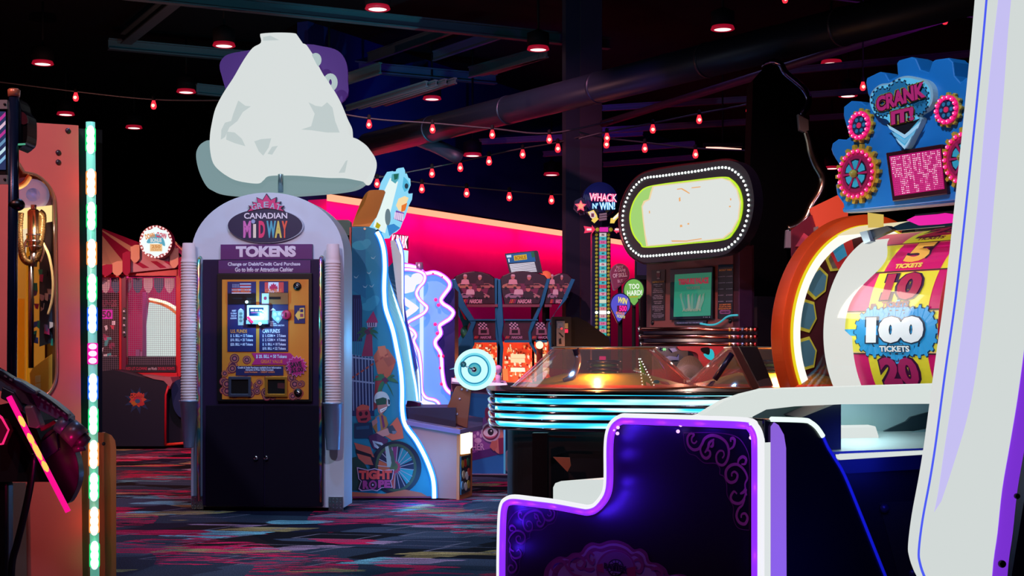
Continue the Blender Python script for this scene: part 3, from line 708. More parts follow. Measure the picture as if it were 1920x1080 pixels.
for i in range(26):
    x, y = rn.uniform(60, 102), rn.uniform(480, 665); cc = rn.choice(['#d8c8e8', '#30b0a0', '#c0408c', '#3c58c8', '#f0f0f8', '#203050', '#7060a0'])
    mb.poly(pw, [(x-rn.uniform(2, 5), y-rn.uniform(4, 9)), (x+rn.uniform(2, 5), y-rn.uniform(2, 8)), (x+rn.uniform(1, 5), y+rn.uniform(3, 9)), (x-rn.uniform(1, 5), y+rn.uniform(3, 9))], M(cc, .3), .04+i*.0006, .02)
mb.build('prize_display')
pc = c_.W(.22)
mb = c_.mb(); a, b = pc(63, 384), pc(63, 472)
mb.tube([a, pc(63, 395)], .012, CHROME); mb.lathe(b, [(.012, 0), (.02, .0), (.022, .02), (.026, .03), (.026, (a-b).z-.03), (.018, (a-b).z-.02)], M('#c8b48c', .18, 1.), seg=20)
for y in (440, 452, 462): mb.lathe(pc(63, y), [(.031, -.004), (.033, 0), (.031, .004)], CHROME, seg=20)
for dx in (-1, 1): mb.tube(cr([pc(63+dx*4, 445), pc(63+dx*14, 452), pc(63+dx*18, 470), pc(63+dx*12, 492)], 5), .006, CHROME, seg=8)
mb.tube([b, pc(62, 500)], .016, STEEL); mb.tube([pc(58, 480), pc(58, 690)], .012, M('#9098a0', .2, 1.)); mb.build('claw')
# coiled cord
path = cr([pc(38, 400), pc(36, 430), pc(38, 460), pc(44, 484), pc(55, 492), pc(67, 485), pc(74, 462), pc(79, 430), pc(80, 405), pc(74, 398)], 14)
pts = []
for i in range((len(path)-1)*6):
    t = i/6; j = int(t); fr_ = t-j; c = path[j]*(1-fr_)+path[min(j+1, len(path)-1)]*fr_; tg = (path[min(j+1, len(path)-1)]-path[max(j-1, 0)]).normalized()
    n1 = tg.cross(Vector((0, 1, 0))).normalized(); n2 = tg.cross(n1); an = i*.95
    pts.append(c+(n1*math.cos(an)+n2*math.sin(an))*.013)
mb = c_.mb(); mb.tube(pts, .0035, M('#6a5030', .3, .6), seg=5); mb.build('coiled_cord')
mb = c_.mb(); mb.tube(cr([pc(80, 455), pc(92, 480), pc(99, 520), pc(98, 560), pc(90, 590)], 6), .006, M('#e0c890', .4)); mb.tube(cr([pc(30, 352), pc(45, 345), pc(56, 330)], 6), .012, M('#e0b070', .4)); mb.split('hose')
mb = c_.mb(); mb.poly(c_.W(.015), winpts, glass(refl=.05), 0, .004); mb.build('window_glass')
lamp('POINT', c_.M @ (pc(66, 430)+Vector((0, -.08, 0))), 3.5, '#ffe4c0', .01, name='claw_light')
# black gap, light tube, foot
u1 = p0.ab(218, 900)[0]
mb = c_.mb(); mb.box(-.0, p0.ab(196, 700)[0], .06, .9, .02, TP, BLACK); mb.build('dark_side')
pf = c_.W(.05)
foot = [(153, 812), (198, 811), (209, 816), (216, 826), (218, 840), (218, 1120), (155, 1125)]
mb = c_.mb(); mb.poly(pf, foot, M('#b4603a', .6), .0, .03); mb.lathe(pf(210-16, 832), [(.008, 0), (.008, .004), (.002, .006)], M('#301828', .4), axis=(0, -1, 0), seg=12); mb.build('foot_panel', bevel=.004)
pl_ = c_.W(.0)
mb = c_.mb(); A, B = pl_(169.5, 229, off=.03), pl_(178, 1118, off=.03)
mb.tube([A, B], .019, M('#7fd8c0', .25, e=.55, ec='#70c8b0'), seg=16); tb = mb.build('light_tube')
segs = [(262, 'g'), (343, 'o'), (405, 'g'), (475, 'o'), (540, 'g'), (598, 'b'), (663, 'm'), (727, 'b'), (788, 'g'), (852, 'o'), (913, 'g'), (977, 'o'), (1041, 'g')]
cm = {'g': ('#18d070', '#c8ffe0'), 'o': ('#ff8a40', '#fff0d8'), 'b': ('#1860ff', '#c8e8ff'), 'm': ('#ff18b0', '#ffb8e8')}
for y, c in segs:
    outer, inner = cm[c]; mb = c_.mb(); x = 169.5+(y-229)*8.5/889; hh = 24 if c != 'm' else 22
    q0, q1 = pl_(x, y-hh, off=.034), pl_(x, y+hh, off=.034)
    mb.lathe(q1, [(.004, 0), (.0205, .006), (.0215, .012), (.0215, (q0-q1).z-.012), (.0205, (q0-q1).z-.006), (.004, (q0-q1).z)], E(outer, 1.5 if c != 'm' else .9), seg=20)
    for j in (-1, 0, 1):
        q = pl_(x, y+j*hh*.6, off=.045); mb.ball(q, .0165, E(inner, 1.8), 12, (1.05, 1.15, 1.75 if c != 'm' else .9))
    mb.build('light_segment', tb)
    lamp('POINT', c_.M @ pl_(x, y, off=.10), .10, outer, .003, name='tube_light')
# reflecting metal edge of the claw machine base
mb = c_.mb(); mb.poly(p0, [(14, 905), (48, 905), (51, 1140), (17, 1140)], M('#7a7468', .35, .5), .02, .02); mb.build('metal_trim')
for y, cc in ((920, '#60e0b0'), (972, '#e0a870'), (1035, '#50d890')):
    pass

# ================================================================ shooting game at the frame edge
g = T('shooting_game', 'black shooting arcade game with a pink neon rod, cut off by the frame edge', 'arcade game', 0, 4.4, 0)
q0 = g.W(0)
mb = g.mb(); mb.poly(q0, [(-260, 905), (14, 905), (14, 1330), (-260, 1330)], BLACK, -.02, .06); mb.build('cabinet', bevel=.01)
mb = g.mb(); mb.tube([q0(26, 176), q0(22, 720)], .015, M('#182844', .25, .4), seg=16); mb.lathe(q0(26, 181), [(.018, 0), (.019, .02), (.014, .024)], M('#e08a60', .3, .3), seg=16); mb.build('pole')
mb = g.mb(); mb.poly(q0, [(-200, 190), (13, 190), (13, 330), (-200, 330)], BLACK, -.02, .06); mo = mb.build('monitor', bevel=.004)
mb = g.mb(); mb.poly(q0, [(-195, 209), (10, 209), (10, 318), (-195, 318)], E('#2c3c6c', .7), -.016, .003)
for i, (cc, e_) in enumerate((('#c8389c', .8), ('#f0c8e0', .8), ('#c8389c', .8), ('#70a0c8', .8), ('#c8e8f4', .9), ('#90c8f0', .8))):
    y = 212+i*16
    c1 = cr([(-60, y+40), (-20, y+26), (0, y+8), (10, y-2)], 5); c1 = [v for v in c1]; up_ = [(v.x, min(316, max(210, v.y))) for v in c1]; dn = [(v.x, min(317, max(211, v.y+7))) for v in reversed(c1)]
    mb.poly(q0, up_+dn, E(cc, e_), -.0145+i*.0003, .001)
mb.build('screen', mo)
mb = g.mb()
for y0, y1 in ((187, 204), (328, 345)): mb.poly(q0, [(-30, y0), (13, y0), (13, y1), (-30, y1)], M('#a0acb0', .35, .7), -.01, .012); mb.lathe(q0(9, (y0+y1)/2, off=-.01), [(.004, 0), (.004, .003)], BLACK, axis=(0, -1, 0), seg=10)
mb.split('mounting_plate', 2)
mb = g.mb(); 
mb.poly(q0, cr([(28, 190), (36, 188), (40, 205), (49, 215), (51, 235), (50, 262), (44, 272), (29, 274)], 3, True), M('#0a080c', .2), -.01, .09)
mb.poly(q0, cr([(39, 210), (49, 216), (51, 230), (40, 232)], 3, True), M('#3c0c1c', .3), -.006, .01)
mb.tube([q0(30, 271, off=.0), q0(47, 270, off=.0)], .003, E('#60c8a0', .6)); mb.build('speaker_pod')
mb = g.mb(); mb.ball(q0(31, 384), .02, BLACK, sc=(1.3, 1, 1)); mb.tube([q0(22, 392), q0(30, 392)], .006, M('#801030', .4)); mb.build('knob')
mb = g.mb(); mb.tube([q0(33, 275), q0(33, 380)], .004, M('#8a7868', .25, 1.)); mb.build('chain')
# rifle
gf = zf(0, 680, 2.7); GY = M('#4c5468', .4, .3); GY2 = M('#6c6470', .35, .3); GD = M('#141620', .4)
r_ = T('toy_rifle', 'grey toy rifle with long barrel slanting down, mounted on the shooting game', 'toy gun', 60, 4.3, 0, z=.9)
rp = r_.W(0)
mb = r_.mb(); mb.poly(rp, gf([(-60, 20), (0, 50), (50, 82), (120, 112), (185, 150), (260, 200), (320, 248), (345, 275), (345, 300), (300, 292), (230, 255), (150, 215), (90, 200), (40, 165), (-60, 110)]), GY, .02, .07); rr = mb.build('receiver', bevel=.006)
mb = r_.mb(); mb.poly(rp, gf([(-50, 5), (10, 40), (60, 75), (150, 120), (250, 185), (345, 262), (345, 274), (250, 200), (140, 140), (50, 95), (-50, 35)]), GD, .035, .03); mb.build('top_rail', bevel=.002)
mb = r_.mb()
for i in range(12):
    x, y = 20+i*27, 62+i*17
    mb.poly(rp, gf([(x, y), (x+14, y+8), (x+14, y+16), (x, y+8)]), GY2, .04, .03)
mb.build('rail_ribs')
mb = r_.mb(); mb.tube([rp(*gf([(300, 300)])[0]), rp(*gf([(350, 335)])[0])], .03, GY, seg=16); mb.tube([rp(*gf([(345, 330)])[0]), rp(*gf([(405, 385)])[0])], [.034, .036], M('#5a4a54', .35, .3), seg=16)
mb.tube([rp(*gf([(400, 380)])[0]), rp(*gf([(438, 408)])[0])], [.026, .02], M('#40343c', .4, .3), seg=16); mb.tube([rp(*gf([(350, 300)])[0]), rp(*gf([(395, 330)])[0])], .012, M('#602838', .3, .3), seg=10)
mb.tube([rp(*gf([(375, 440)])[0]), rp(*gf([(425, 420)])[0])], [.01, .016], M('#50404c', .35, .3), seg=12); mb.build('muzzle')
mb = r_.mb(); mb.poly(rp, gf([(60, 75), (105, 95), (150, 125), (180, 145), (180, 165), (130, 150), (80, 120)]), M('#2c3244', .35, .2), .06, .05); mb.poly(rp, gf([(10, 120), (70, 150), (120, 230), (110, 250), (60, 210), (0, 180)]), GD, .03, .05); mb.build('sight', bevel=.004)
mb = r_.mb(); mb.poly(rp, gf([(120, 220), (165, 215), (205, 320), (190, 335), (140, 325)]), M('#6c5a60', .35, .2), .05, .05); mb.build('grip', bevel=.006)
# mount
mb = g.mb(); mb.poly(q0, gf([(-80, 230), (60, 200), (170, 300), (250, 500), (250, 604), (-80, 604)]), MATTE, .0, .3); mb.build('gun_mount')
mb = g.mb(); mb.poly(q0, gf(cr([(205, 395), (255, 340), (300, 345), (345, 380), (385, 470), (400, 560), (385, 640), (338, 715), (300, 650), (250, 560), (205, 480)], 4, True)), M('#08080c', .25), .05, .05); mb.build('shroud', bevel=.008)
mb = g.mb(); mb.poly(q0, gf([(205, 400), (285, 335), (300, 440), (215, 500)]), M('#0c1026', .2), .06, .03); mb.poly(q0, gf([(198, 330), (275, 290), (285, 305), (205, 350)]), M('#7a3a3c', .35, .3), .065, .03); mb.build('shroud_cover', bevel=.004)
mb = g.mb(); mb.poly(q0, gf([(-20, 280), (20, 290), (45, 345), (10, 420), (-20, 415)]), M('#701844', .25, .3), .06, .04); mb.poly(q0, gf([(-20, 250), (10, 275), (45, 340), (15, 415), (-20, 420), (-20, 412), (8, 408), (38, 342), (5, 285), (-20, 262)]), E('#ff2878', 1.0), .065, .006); mb.build('pink_badge')
mb = g.mb(); PK = E('#f4108a', 1.1); A, B = gf([(45, 172), (345, 755)]); mb.tube([q0(*A, off=.14), q0(*B, off=.14)], .0085, PK, seg=14); nt_ = mb.build('neon_rod')
for a in ((110, 297), (155, 385), (188, 448), (228, 525)):
    mb = g.mb(); x, y = gf([a])[0]; dv = (q0(*B, off=.14)-q0(*A, off=.14)).normalized(); c = q0(x, y, off=.148); L_ = .018 if a[0] != 188 else .03
    mb.tube([c-dv*L_, c-dv*L_*.4, c+dv*L_*.4, c+dv*L_], [.003, .008, .008, .003], E('#ffb050', 1.6), seg=10); mb.build('hot_spot', nt_)
lamp('POINT', g.M @ q0(95, 880, off=.25), 1.0, '#ff1080', .003, name='rod_light')
mb = g.mb(); mb.tube(cr([q0(*p, off=.08) for p in gf([(172, 460), (168, 520), (150, 640), (118, 790), (85, 920), (62, 1010), (55, 1150)])], 6), .011, M('#060608', .35), seg=10); mb.build('power_cable')

# ================================================================ striped ball-toss booth
b_ = T('carnival_booth', 'carnival ball-toss booth with a red and cream striped canopy and wire mesh', 'arcade booth', 228, 14.2, 0)
bz0 = zf(160, 400, 2.35); bc = zf(180, 400, 4.91); v0 = b_.W(0)
CRM = M('#d8a488', .7, spec=.2); RDM = M('#9c1844', .7, spec=.2); REDF = M('#c01428', .45)
def wd(z0_, pts): return z0_(pts)
# canopy: stripes run from the peak to the eave; each stripe a ribbon folded down at the eave
pk = bc([(-20, 110)])[0]
eave = [(-190, 470), (-110, 500), (-60, 500), (40, 470), (145, 470), (240, 430), (310, 350), (345, 315), (390, 265)]
mb = b_.mb(); pk3 = v0(*pk, off=-1.1)
def estr(i, a, b, m):
    A = v0(*bc([a])[0], off=.12); B = v0(*bc([b])[0], off=.12); P1 = pk3
    mb.add([P1, A, B, P1+Vector((0, .02, -.02)), A+Vector((0, .02, -.02)), B+Vector((0, .02, -.02))], [(0, 1, 2), (5, 4, 3), (0, 3, 4, 1), (1, 4, 5, 2), (2, 5, 3, 0)], m)
for i in range(len(eave)-1): estr(i, eave[i], eave[i+1], (CRM, RDM)[i % 2 == 0 and i != 0 or i == 99] if False else (RDM if i in (0, 2, 5, 7) or i == 3 and False else CRM))
# right slope
ev2 = [(700, 250), (745, 270), (790, 310), (800, 355), (810, 400)]
pk2 = v0(*bc([(560, 105)])[0], off=-.6)
for i in range(len(ev2)-1):
    A = v0(*bc([ev2[i]])[0], off=.05); B = v0(*bc([ev2[i+1]])[0], off=.05)
    mb.add([pk2, A, B, pk2+Vector((0, .02, -.02)), A+Vector((0, .02, -.02)), B+Vector((0, .02, -.02))], [(0, 1, 2), (5, 4, 3), (0, 3, 4, 1), (1, 4, 5, 2), (2, 5, 3, 0)], (M('#f0a070', .6, e=.25), M('#8a5058', .7))[i % 2])
# front gable between
gp = bc([(310, 350), (390, 268), (560, 110), (700, 250), (760, 400), (755, 500), (310, 545)])
mb.poly(v0, gp, M('#c08a94', .7), .08, .05)
for a, b in ((330, 400), (500, 560), (620, 690)):
    mb.poly(v0, bc([(a, 440), (a+60, 440), (b+90, 500), (b+30, 505)]), RDM, .084, .004)
mb.build('canopy')
mb = b_.mb()
for x0_, x1_, yt, yb, m in ((-70, 40, 490, 600, CRM), (38, 148, 470, 578, RDM), (148, 243, 440, 575, CRM), (243, 315, 350, 572, RDM), (318, 400, 290, 455, CRM), (680, 757, 320, 505, CRM), (757, 800, 400, 600, RDM)):
    n_ = 10; pts_ = [(x0_, yt+20), ((x0_+x1_)/2, yt), (x1_, yt)]+[(x1_-(x1_-x0_)*i/n_, yb-38+38*math.sin(PI*i/n_)) for i in range(n_+1)]
    mb.poly(v0, bc(pts_), m, .13+.01*(m is RDM), .02)
mb.build('valance')
# frame
mb = b_.mb()
for a, b, c, d in ((148, 270, 180, 715), (398, 245, 420, 720), (-60, 300, -30, 715)): mb.rect(v0, *bz0([(a, b)])[0], *bz0([(c, d)])[0], REDF, 0, .08)
mb.rect(v0, *bz0([(165, 246)])[0], *bz0([(405, 275)])[0], REDF, .01, .1); mb.rect(v0, *bz0([(-60, 268)])[0], *bz0([(165, 282)])[0], REDF, .0, .1)
mb.poly(v0, bz0([(170, 690), (405, 702), (405, 722), (240, 712), (170, 706)]), REDF, .02, .1)
mb.rect(v0, *bz0([(158, 272)])[0], *bz0([(180, 700)])[0], M('#6a1040', .5), .012, .02)
mb.build('frame', bevel=.006)
mb = b_.mb()
for x, y0_, y1_ in ((164, 415, 545), (420, 430, 550)):
    mb.rect(v0, *bz0([(x, y0_)])[0], *bz0([(x+13, y1_)])[0], M('#303038', .4), .03, .02, r=.02)
    for j in range(4): mb.lathe(v0(*bz0([(x+6.5, y0_+18+j*31)])[0], off=.03), [(.018, 0), (.018, .012), (.01, .016)], M('#a8a0b0', .3, .6), axis=(0, -1, 0), seg=12)
mb.split('hinge_plate', 5)
# scalloped inner valance
vb = b_.W(.12); BL = M('#2a5a86', .6); WV = M('#d8c8d8', .6)
mb = b_.mb()
xs = [-30, 22, 74, 128, 180, 215, 265, 318, 368, 420]
xs = [-30+i*47 for i in range(10)]
for i in range(len(xs)-1):
    a, b = xs[i], xs[i+1]; a += 4; b -= 2
    pts_ = [(a, 285), (b, 285)]+[(b-(b-a)*j/10, 322+30*math.sin(PI*j/10)) for j in range(11)]
    mb.poly(vb, bz0(pts_), (WV, BL)[(i+0) % 2], 0, .01)
mb.build('scalloped_valance')
# mesh
mb = b_.mb(); WR = M('#9088a0', .5)
vm = b_.W(.04)
for x in range(-30, 400, 9): 
    p, q = bz0([(x, 285), (x, 700)]); mb.add([vm(p[0]-.25, p[1]), vm(p[0]+.25, p[1]), vm(q[0]+.25, q[1]), vm(q[0]-.25, q[1])], [(0, 1, 2, 3)], WR)
for y in range(285, 702, 9):
    p, q = bz0([(-30, y), (400, y)]); mb.add([vm(p[0], p[1]-.25), vm(q[0], q[1]-.25), vm(q[0], q[1]+.25), vm(p[0], p[1]+.25)], [(0, 1, 2, 3)], WR)
mb.build('wire_mesh', kind='stuff')
# inside
vi = b_.W(.95)
mb = b_.mb(); mb.rect(vi, *bz0([(-70, 280)])[0], *bz0([(440, 760)])[0], M('#a0185c', .6, e=.22, ec='#c0106a'), 0, .02); mb.build('inner_wall')
vi2 = b_.W(.7)
mb = b_.mb(); mb.poly(vi2, bz0([(280, 395), (300, 375), (402, 410), (402, 695), (360, 690), (320, 660), (270, 645), (268, 500)]), E('#cfe0dc', 1.0), 0, .02); mb.poly(vi2, bz0(cr([(283, 372), (320, 378), (365, 392), (405, 418), (405, 428), (365, 404), (320, 390), (283, 382)], 3, True)), E('#fff0d0', 1.6), .02, .02)
mb.poly(vi2, bz0(cr([(285, 384), (330, 392), (375, 412), (405, 440), (404, 450), (370, 424), (330, 404), (285, 392)], 3, True)), M('#c89030', .5, e=.4, ec='#c07830'), .015, .02); mb.build('lit_backboard')
mb = b_.mb(); mb.rect(vi2, *bz0([(252, 345)])[0], *bz0([(270, 690)])[0], M('#a880c0', .5), 0, .03); mb.rect(vi2, *bz0([(222, 600)])[0], *bz0([(238, 660)])[0], M('#a070b0', .4), .0, .05); mb.rect(vi2, *bz0([(242, 610)])[0], *bz0([(254, 665)])[0], M('#b888c0', .4), .0, .05); mb.split('post')
mb = b_.mb()
mb.rect(vi2, *bz0([(45, 350)])[0], *bz0([(148, 660)])[0], M('#380818', .5), .0, .02)
(x0, y0), (x1, y1) = bz0([(66, 425), (118, 465)]); mb.rect(vi2, x0, y0, x1, y1, E('#f010b0', .9), .01, .02); mb.text(vi2, '50', x0+3, y0+2, x1-2, y1-2, M('#5c0844', .5), .012, .04)
(x0, y0), (x1, y1) = bz0([(72, 380), (138, 412)]); mb.text(vi2, 'RINGS', x0, y0, x1, y1, M('#902858', .5), .004, .04)
for i in range(14):
    x, y = rn.uniform(70, 140), rn.uniform(480, 640); cc = rn.choice(['#e0307a', '#f0a060', '#d02040', '#40a0a0', '#f0d8e0', '#901848']); mb.poly(vi2, bz0([(x-rn.uniform(5, 14), y-8), (x+rn.uniform(2, 12), y-rn.uniform(5, 14)), (x+rn.uniform(2, 12), y+rn.uniform(5, 14)), (x-rn.uniform(3, 12), y+rn.uniform(5, 12))]), M(cc, .5, e=.3), .004+i*.0008, .02)
(x0, y0), (x1, y1) = bz0([(105, 625), (138, 645)]); mb.text(vi2, 'ROLLS', x0, y0, x1, y1, M('#f0a0c0', .5), .03, .04)
mb.build('poster')
# sill strip with lettering
mb = b_.mb(); (x0, y0), (x1, y1) = bz0([(178, 668), (398, 700)]); mb.rect(v0, x0, y0, x1, y1, M('#181428', .5), .03, .02)
mb.text(v0, 'RED LIT CLOWNS', x0+1, y0+4, x0+40, y1-4, M('#b02850', .5), .032, .02); mb.text(v0, 'are Worth', x0+42, y0+4, x0+58, y1-4, M('#c0c0cc', .5), .032, .02); mb.text(v0, 'DOUBLE POINTS', x0+60, y0+4, x1-2, y1-4, M('#b02850', .5), .032, .02); mb.build('rule_strip')
# round sign
mb = b_.mb(); cy_ = [(bc([(550, 262)])[0])][0]; cxp, cyp = cy_
mb.poly(v0, ell(cxp, cyp, 31, 31, 48), M('#7a1c30', .5), .30, .12); sg = mb.build('round_sign')
sg['label'] = 'round lit sign with red and white rim'
mb = b_.mb()
for i in range(56):
    if i % 2: continue
    a0_, a1_ = 2*PI*i/56, 2*PI*(i+1)/56
    mb.poly(v0, [(cxp+r*math.cos(a), cyp+r*math.sin(a)) for r, a in ((30.5, a0_), (30.5, a1_), (27, a1_), (27, a0_))], M('#f0e0e0', .5, e=.5), .304, .004)
mb.build('sign_rim', sg)
blob = [(cxp+28*(1+.06*math.cos(8*a))*math.cos(a)*.97, cyp+27*(1+.06*math.cos(8*a))*math.sin(a)*.97) for a in [2*PI*i/72 for i in range(72)]]
mb = b_.mb(); mb.poly(v0, blob, E('#e4f4f4', 1.1), .306, .006)
mb.poly(v0, cr([(cxp-17, cyp+2), (cxp-8, cyp-12), (cxp+4, cyp-14), (cxp+14, cyp-6), (cxp+17, cyp+8), (cxp+4, cyp+2)], 4, True), E('#48b4d0', .8), .308, .002)
mb.text(v0, 'DOWN', cxp-20, cyp-16, cxp-2, cyp-6, E('#e89030', .9), .311, .05, .25); mb.text(v0, 'CLOWN', cxp+1, cyp-17, cxp+20, cyp-7, E('#d02858', .9), .311, .05, -.2)
mb.text(v0, 'BONUS', cxp-10, cyp-7, cxp+11, cyp+1, E('#c8d4d8', 1), .313, .06); mb.rect(v0, cxp-11, cyp+4, cxp+12, cyp+18, E('#f4c890', .9), .309, .002); mb.text(v0, '250', cxp-8, cyp+6, cxp+9, cyp+12, E('#d89048', .8), .312, .04); mb.text(v0, 'TICKETS', cxp-9, cyp+13, cxp+10, cyp+17, E('#d89048', .8), .312, .02)
mb.build('sign_face', sg)
# counter front
NB = M('#080e28', .5)
mb = b_.mb(); mb.poly(v0, bz0(cr([(-60, 700), (40, 702), (110, 690), (160, 698), (250, 722), (320, 732), (350, 742), (364, 760)], 4)+[Vector((364, 770)), Vector((352, 800)), Vector((350, 1026)), Vector((-60, 1026))]), NB, .35, .35); mb.build('counter', bevel=.01)
mb = b_.mb(); mb.poly(v0, bz0([(250, 712), (330, 722), (375, 722), (384, 745), (368, 775), (362, 755), (345, 738), (300, 730)]), M('#a06a70', .4), .36, .37)
mb.tube([v0(*q, off=.36) for q in bz0([(366, 760), (354, 800), (352, 1020)])], .011, REDF); mb.tube([v0(*q, off=.34) for q in bz0([(352, 1020), (470, 1010)])], .014, M('#d03820', .5)); mb.build('counter_edge')
mb = b_.mb(); q = bz0([(230, 825)])[0]; mb.poly(v0, burst(q[0], q[1], 26, 26, 9, .5), M('#143058', .5), .352, .002)
mb.poly(v0, burst(q[0], q[1]-2, 17, 15, 9, .72), M('#b04c34', .5), .354, .002); mb.poly(v0, ell(q[0], q[1], 8, 8, 20), M('#a02840', .5), .356, .002); mb.poly(v0, ell(q[0], q[1]+1, 5, 4, 16), M('#2a5a80', .5), .358, .002); mb.poly(v0, ell(q[0]-6, q[1]+5, 6, 4, 12), M('#a86820', .5), .357, .001); mb.poly(v0, ell(q[0]+7, q[1]+6, 6, 4, 12), M('#a82c30', .5), .357, .001)
mb.text(v0, 'DOWN', q[0]-13, q[1]-14, q[0]+12, q[1]-6, M('#b84038', .5), .36, .05, .0); mb.build('counter_emblem')
mb = b_.mb(); mb.poly(v0, bz0([(356, 820), (380, 800), (470, 800), (470, 1012), (356, 1012)]), M('#0a0f24', .5), .18, .3)
mb.poly(v0, bz0(cr([(380, 800), (380, 770), (395, 740), (430, 728), (470, 728), (470, 900), (420, 900), (390, 860)], 4, True)), M('#162c58', .4), .28, .2); mb.build('side_bay')
mb = b_.mb(); mb.box(-1.2, 1.2, .1, 1.0, .02, .9, NB); mb.build('rear_base')
lamp('POINT', b_.M @ Vector((.1, .35, 1.75)), 6, '#ff3890', .01, name='booth_light')
lamp('POINT', b_.M @ Vector((-.2, -1.8, 2.0)), 110, '#ffa898', .01, name='booth_front_fill')  # added fill in front of the booth, no fitting there
# ================================================================ motorbike cartoon game (palm trees on its side)
t = T('rope_game', 'teal arcade game with cartoon motorbike rider on its side and blue edge tube', 'arcade game', 655, 9.3, 0)
w0 = t.W(0)
z6 = zf(600, 300, 3.177); z7 = zf(640, 580, 2.841)
tube1 = [(707, 435), (714, 448), (720, 470), (722, 500), (721, 527), (721, 552), (724, 580), (736.8, 618.7), (745.6, 661), (752, 696), (754.4, 731), (754.6, 770), (761, 798), (781, 826), (798, 858), (809, 886), (813.5, 907), (814.5, 934)]
t1 = cr(tube1, 4)
TE = M('#137e96', .5)
mb = t.mb(); side = [(660, 425), (700, 425)]+[(p.x, p.y) for p in t1]+[(655, 934)]
mb.poly(w0, side, TE, 0, .03)
# artwork
k_ = [0]
def art(pts, col, dd=.0003, plane=w0, lit=0):
    k_[0] += 1; mb.poly(plane, pts, M(col, .5, e=lit), .0008+k_[0]*.00009, dd)
def cut(pts): return pts
art([(661, 427), (685, 427), (686, 560), (661, 545)], '#0f6c8c')
for c in ((676, 460, 16, 9), (688, 455, 8, 7), (690, 575, 14, 8), (703, 562, 9, 8), (698, 567, 12, 9)): art(ell(*c, 18), '#2d94a8')
for x, y in ((700, 482), (692, 510), (697, 535), (668, 518), (685, 536)): art([(x-5, y-1), (x, y+2), (x+5, y-3), (x+1, y+4), (x-3, y+3)], '#86b4bc')
art([(661, 553), (676, 553), (679, 575), (679, 640), (661, 640)], '#151c4c')
for x in (664, 668, 672, 676): art([(x, 560), (x+.8, 560), (x+.8, 665), (x, 665)], '#3a5088')
# cage bars
art([(658, 665), (700, 672), (702, 780), (658, 780)], '#152a58')
for x in range(660, 702, 6): art([(x, 664+(x-660)*.15), (x+2, 664+(x-660)*.15), (x+4, 770), (x+2, 770)], '#7f96b4')
for y in (668, 712): art([(658, y), (702, y+5), (702, y+8), (658, y+3)], '#8aa0bc')
# lighthouse tower
art([(686, 605), (700, 583), (709, 605)], '#a02458'); art([(688, 605), (707, 605), (706, 613), (689, 613)], '#b09ab0'); art([(690, 594+11), (705, 605), (704, 612), (691, 612)], '#3c2c50')
for x in (692, 696, 700, 703.5): art([(x, 605), (x+1.3, 605), (x+1.3, 612), (x, 612)], '#c8b8c8')
art([(691, 640), (698, 638), (699, 668), (684, 666)], '#9c1450'); art([(690, 614), (698, 614), (698, 668), (678, 668)], '#8c1848')
# rocks
art([(700, 668), (712, 650), (728, 655), (742, 676), (738, 690), (724, 720), (708, 700)], '#b4583c'); art([(708, 650), (722, 648), (728, 670), (712, 668)], '#c86a48'); art([(718, 672), (736, 668), (742, 680), (728, 688)], '#a04c38')
art([(704, 705), (720, 700), (712, 760), (700, 770)], '#8c2c34')
# rope dashes
for i in range(8): art([(658+i*9, 708-i*6), (664+i*9, 704-i*6), (665+i*9, 707-i*6), (659+i*9, 711-i*6)], '#a04030')
def palm(cx, cy, s, a0):
    for a in a0:
        L_ = s; dx, dy = math.cos(a), math.sin(a); n = 6; up_ = []; dn = []
        for j in range(n+1):
            f = j/n; x = cx+dx*L_*f; y = cy+dy*L_*f+L_*.45*f*f; wd_ = s*.17*math.sin(PI*min(1, f*.95+.05))
            up_.append((x-dy*wd_, y-abs(dx)*wd_)); dn.append((x+dy*wd_*.6, y+wd_*.7))
        art(up_+dn[::-1], '#1c5a3c' if int(a*10) % 2 else '#246846')
    for q in ((-3, 0), (3, 1), (0, -2), (0, 3)): art(ell(cx+q[0], cy+q[1], 3, 3, 10), '#541c44')
palm(689, 622, 22, (-2.9, -2.3, -.9, -.3, .3, 2.7)); palm(722, 712, 26, (-2.8, -2.2, -.8, -.2, .9, 2.2))
# back rock + rider
art([(725, 805), (745, 782), (754, 800), (757, 822), (735, 826), (718, 815)], '#c06048')
# crate character
art([(668, 766), (676, 759), (690, 760), (694, 775), (696, 786), (686, 793), (672, 792), (668, 782)], '#a83440'); art([(669, 764), (680, 758), (693, 762), (691, 768), (671, 770)], '#c85a48')
art(ell(676, 776, 3.4, 4.4, 12), '#2c0c20'); art(ell(687, 775, 3, 4, 12), '#2c0c20'); art([(675, 785), (689, 783), (687, 788), (677, 789)], '#2c0c20')
art([(664, 794), (696, 792), (700, 812), (690, 822), (664, 822)], '#10304c'); art([(668, 800), (692, 798), (692, 804), (668, 806)], '#1c506c')
# rider
art([(708, 742), (714, 735), (723, 736), (729, 744), (731, 757), (727, 762), (722, 770), (714, 779), (709, 772), (707, 757)], '#a86e68')
art(cr([(702, 745), (706, 737), (714, 734), (724, 737), (730, 747), (731, 760), (726, 760), (724, 748), (704, 756)], 3, True), '#b8c4c4'); art([(704, 749), (718, 745), (725, 747), (724, 758), (706, 760)], '#164838'); art([(727, 748), (731, 750), (731, 758), (728, 758)], '#182c3c')
art([(712, 768), (726, 762), (724, 768), (714, 774)], '#e0dcd8'); art([(715, 770), (724, 765), (724, 766), (715, 771.5)], '#7c4c50')
art([(704, 782), (716, 776), (724, 782), (728, 795), (722, 808), (706, 812), (698, 800)], '#9c6a38'); art([(706, 782), (711, 780), (714, 806), (708, 810)], '#2c70a0'); art([(714, 779), (718, 779), (722, 800), (718, 804)], '#702858'); art([(697, 790), (706, 784), (708, 792), (699, 800)], '#b87870')
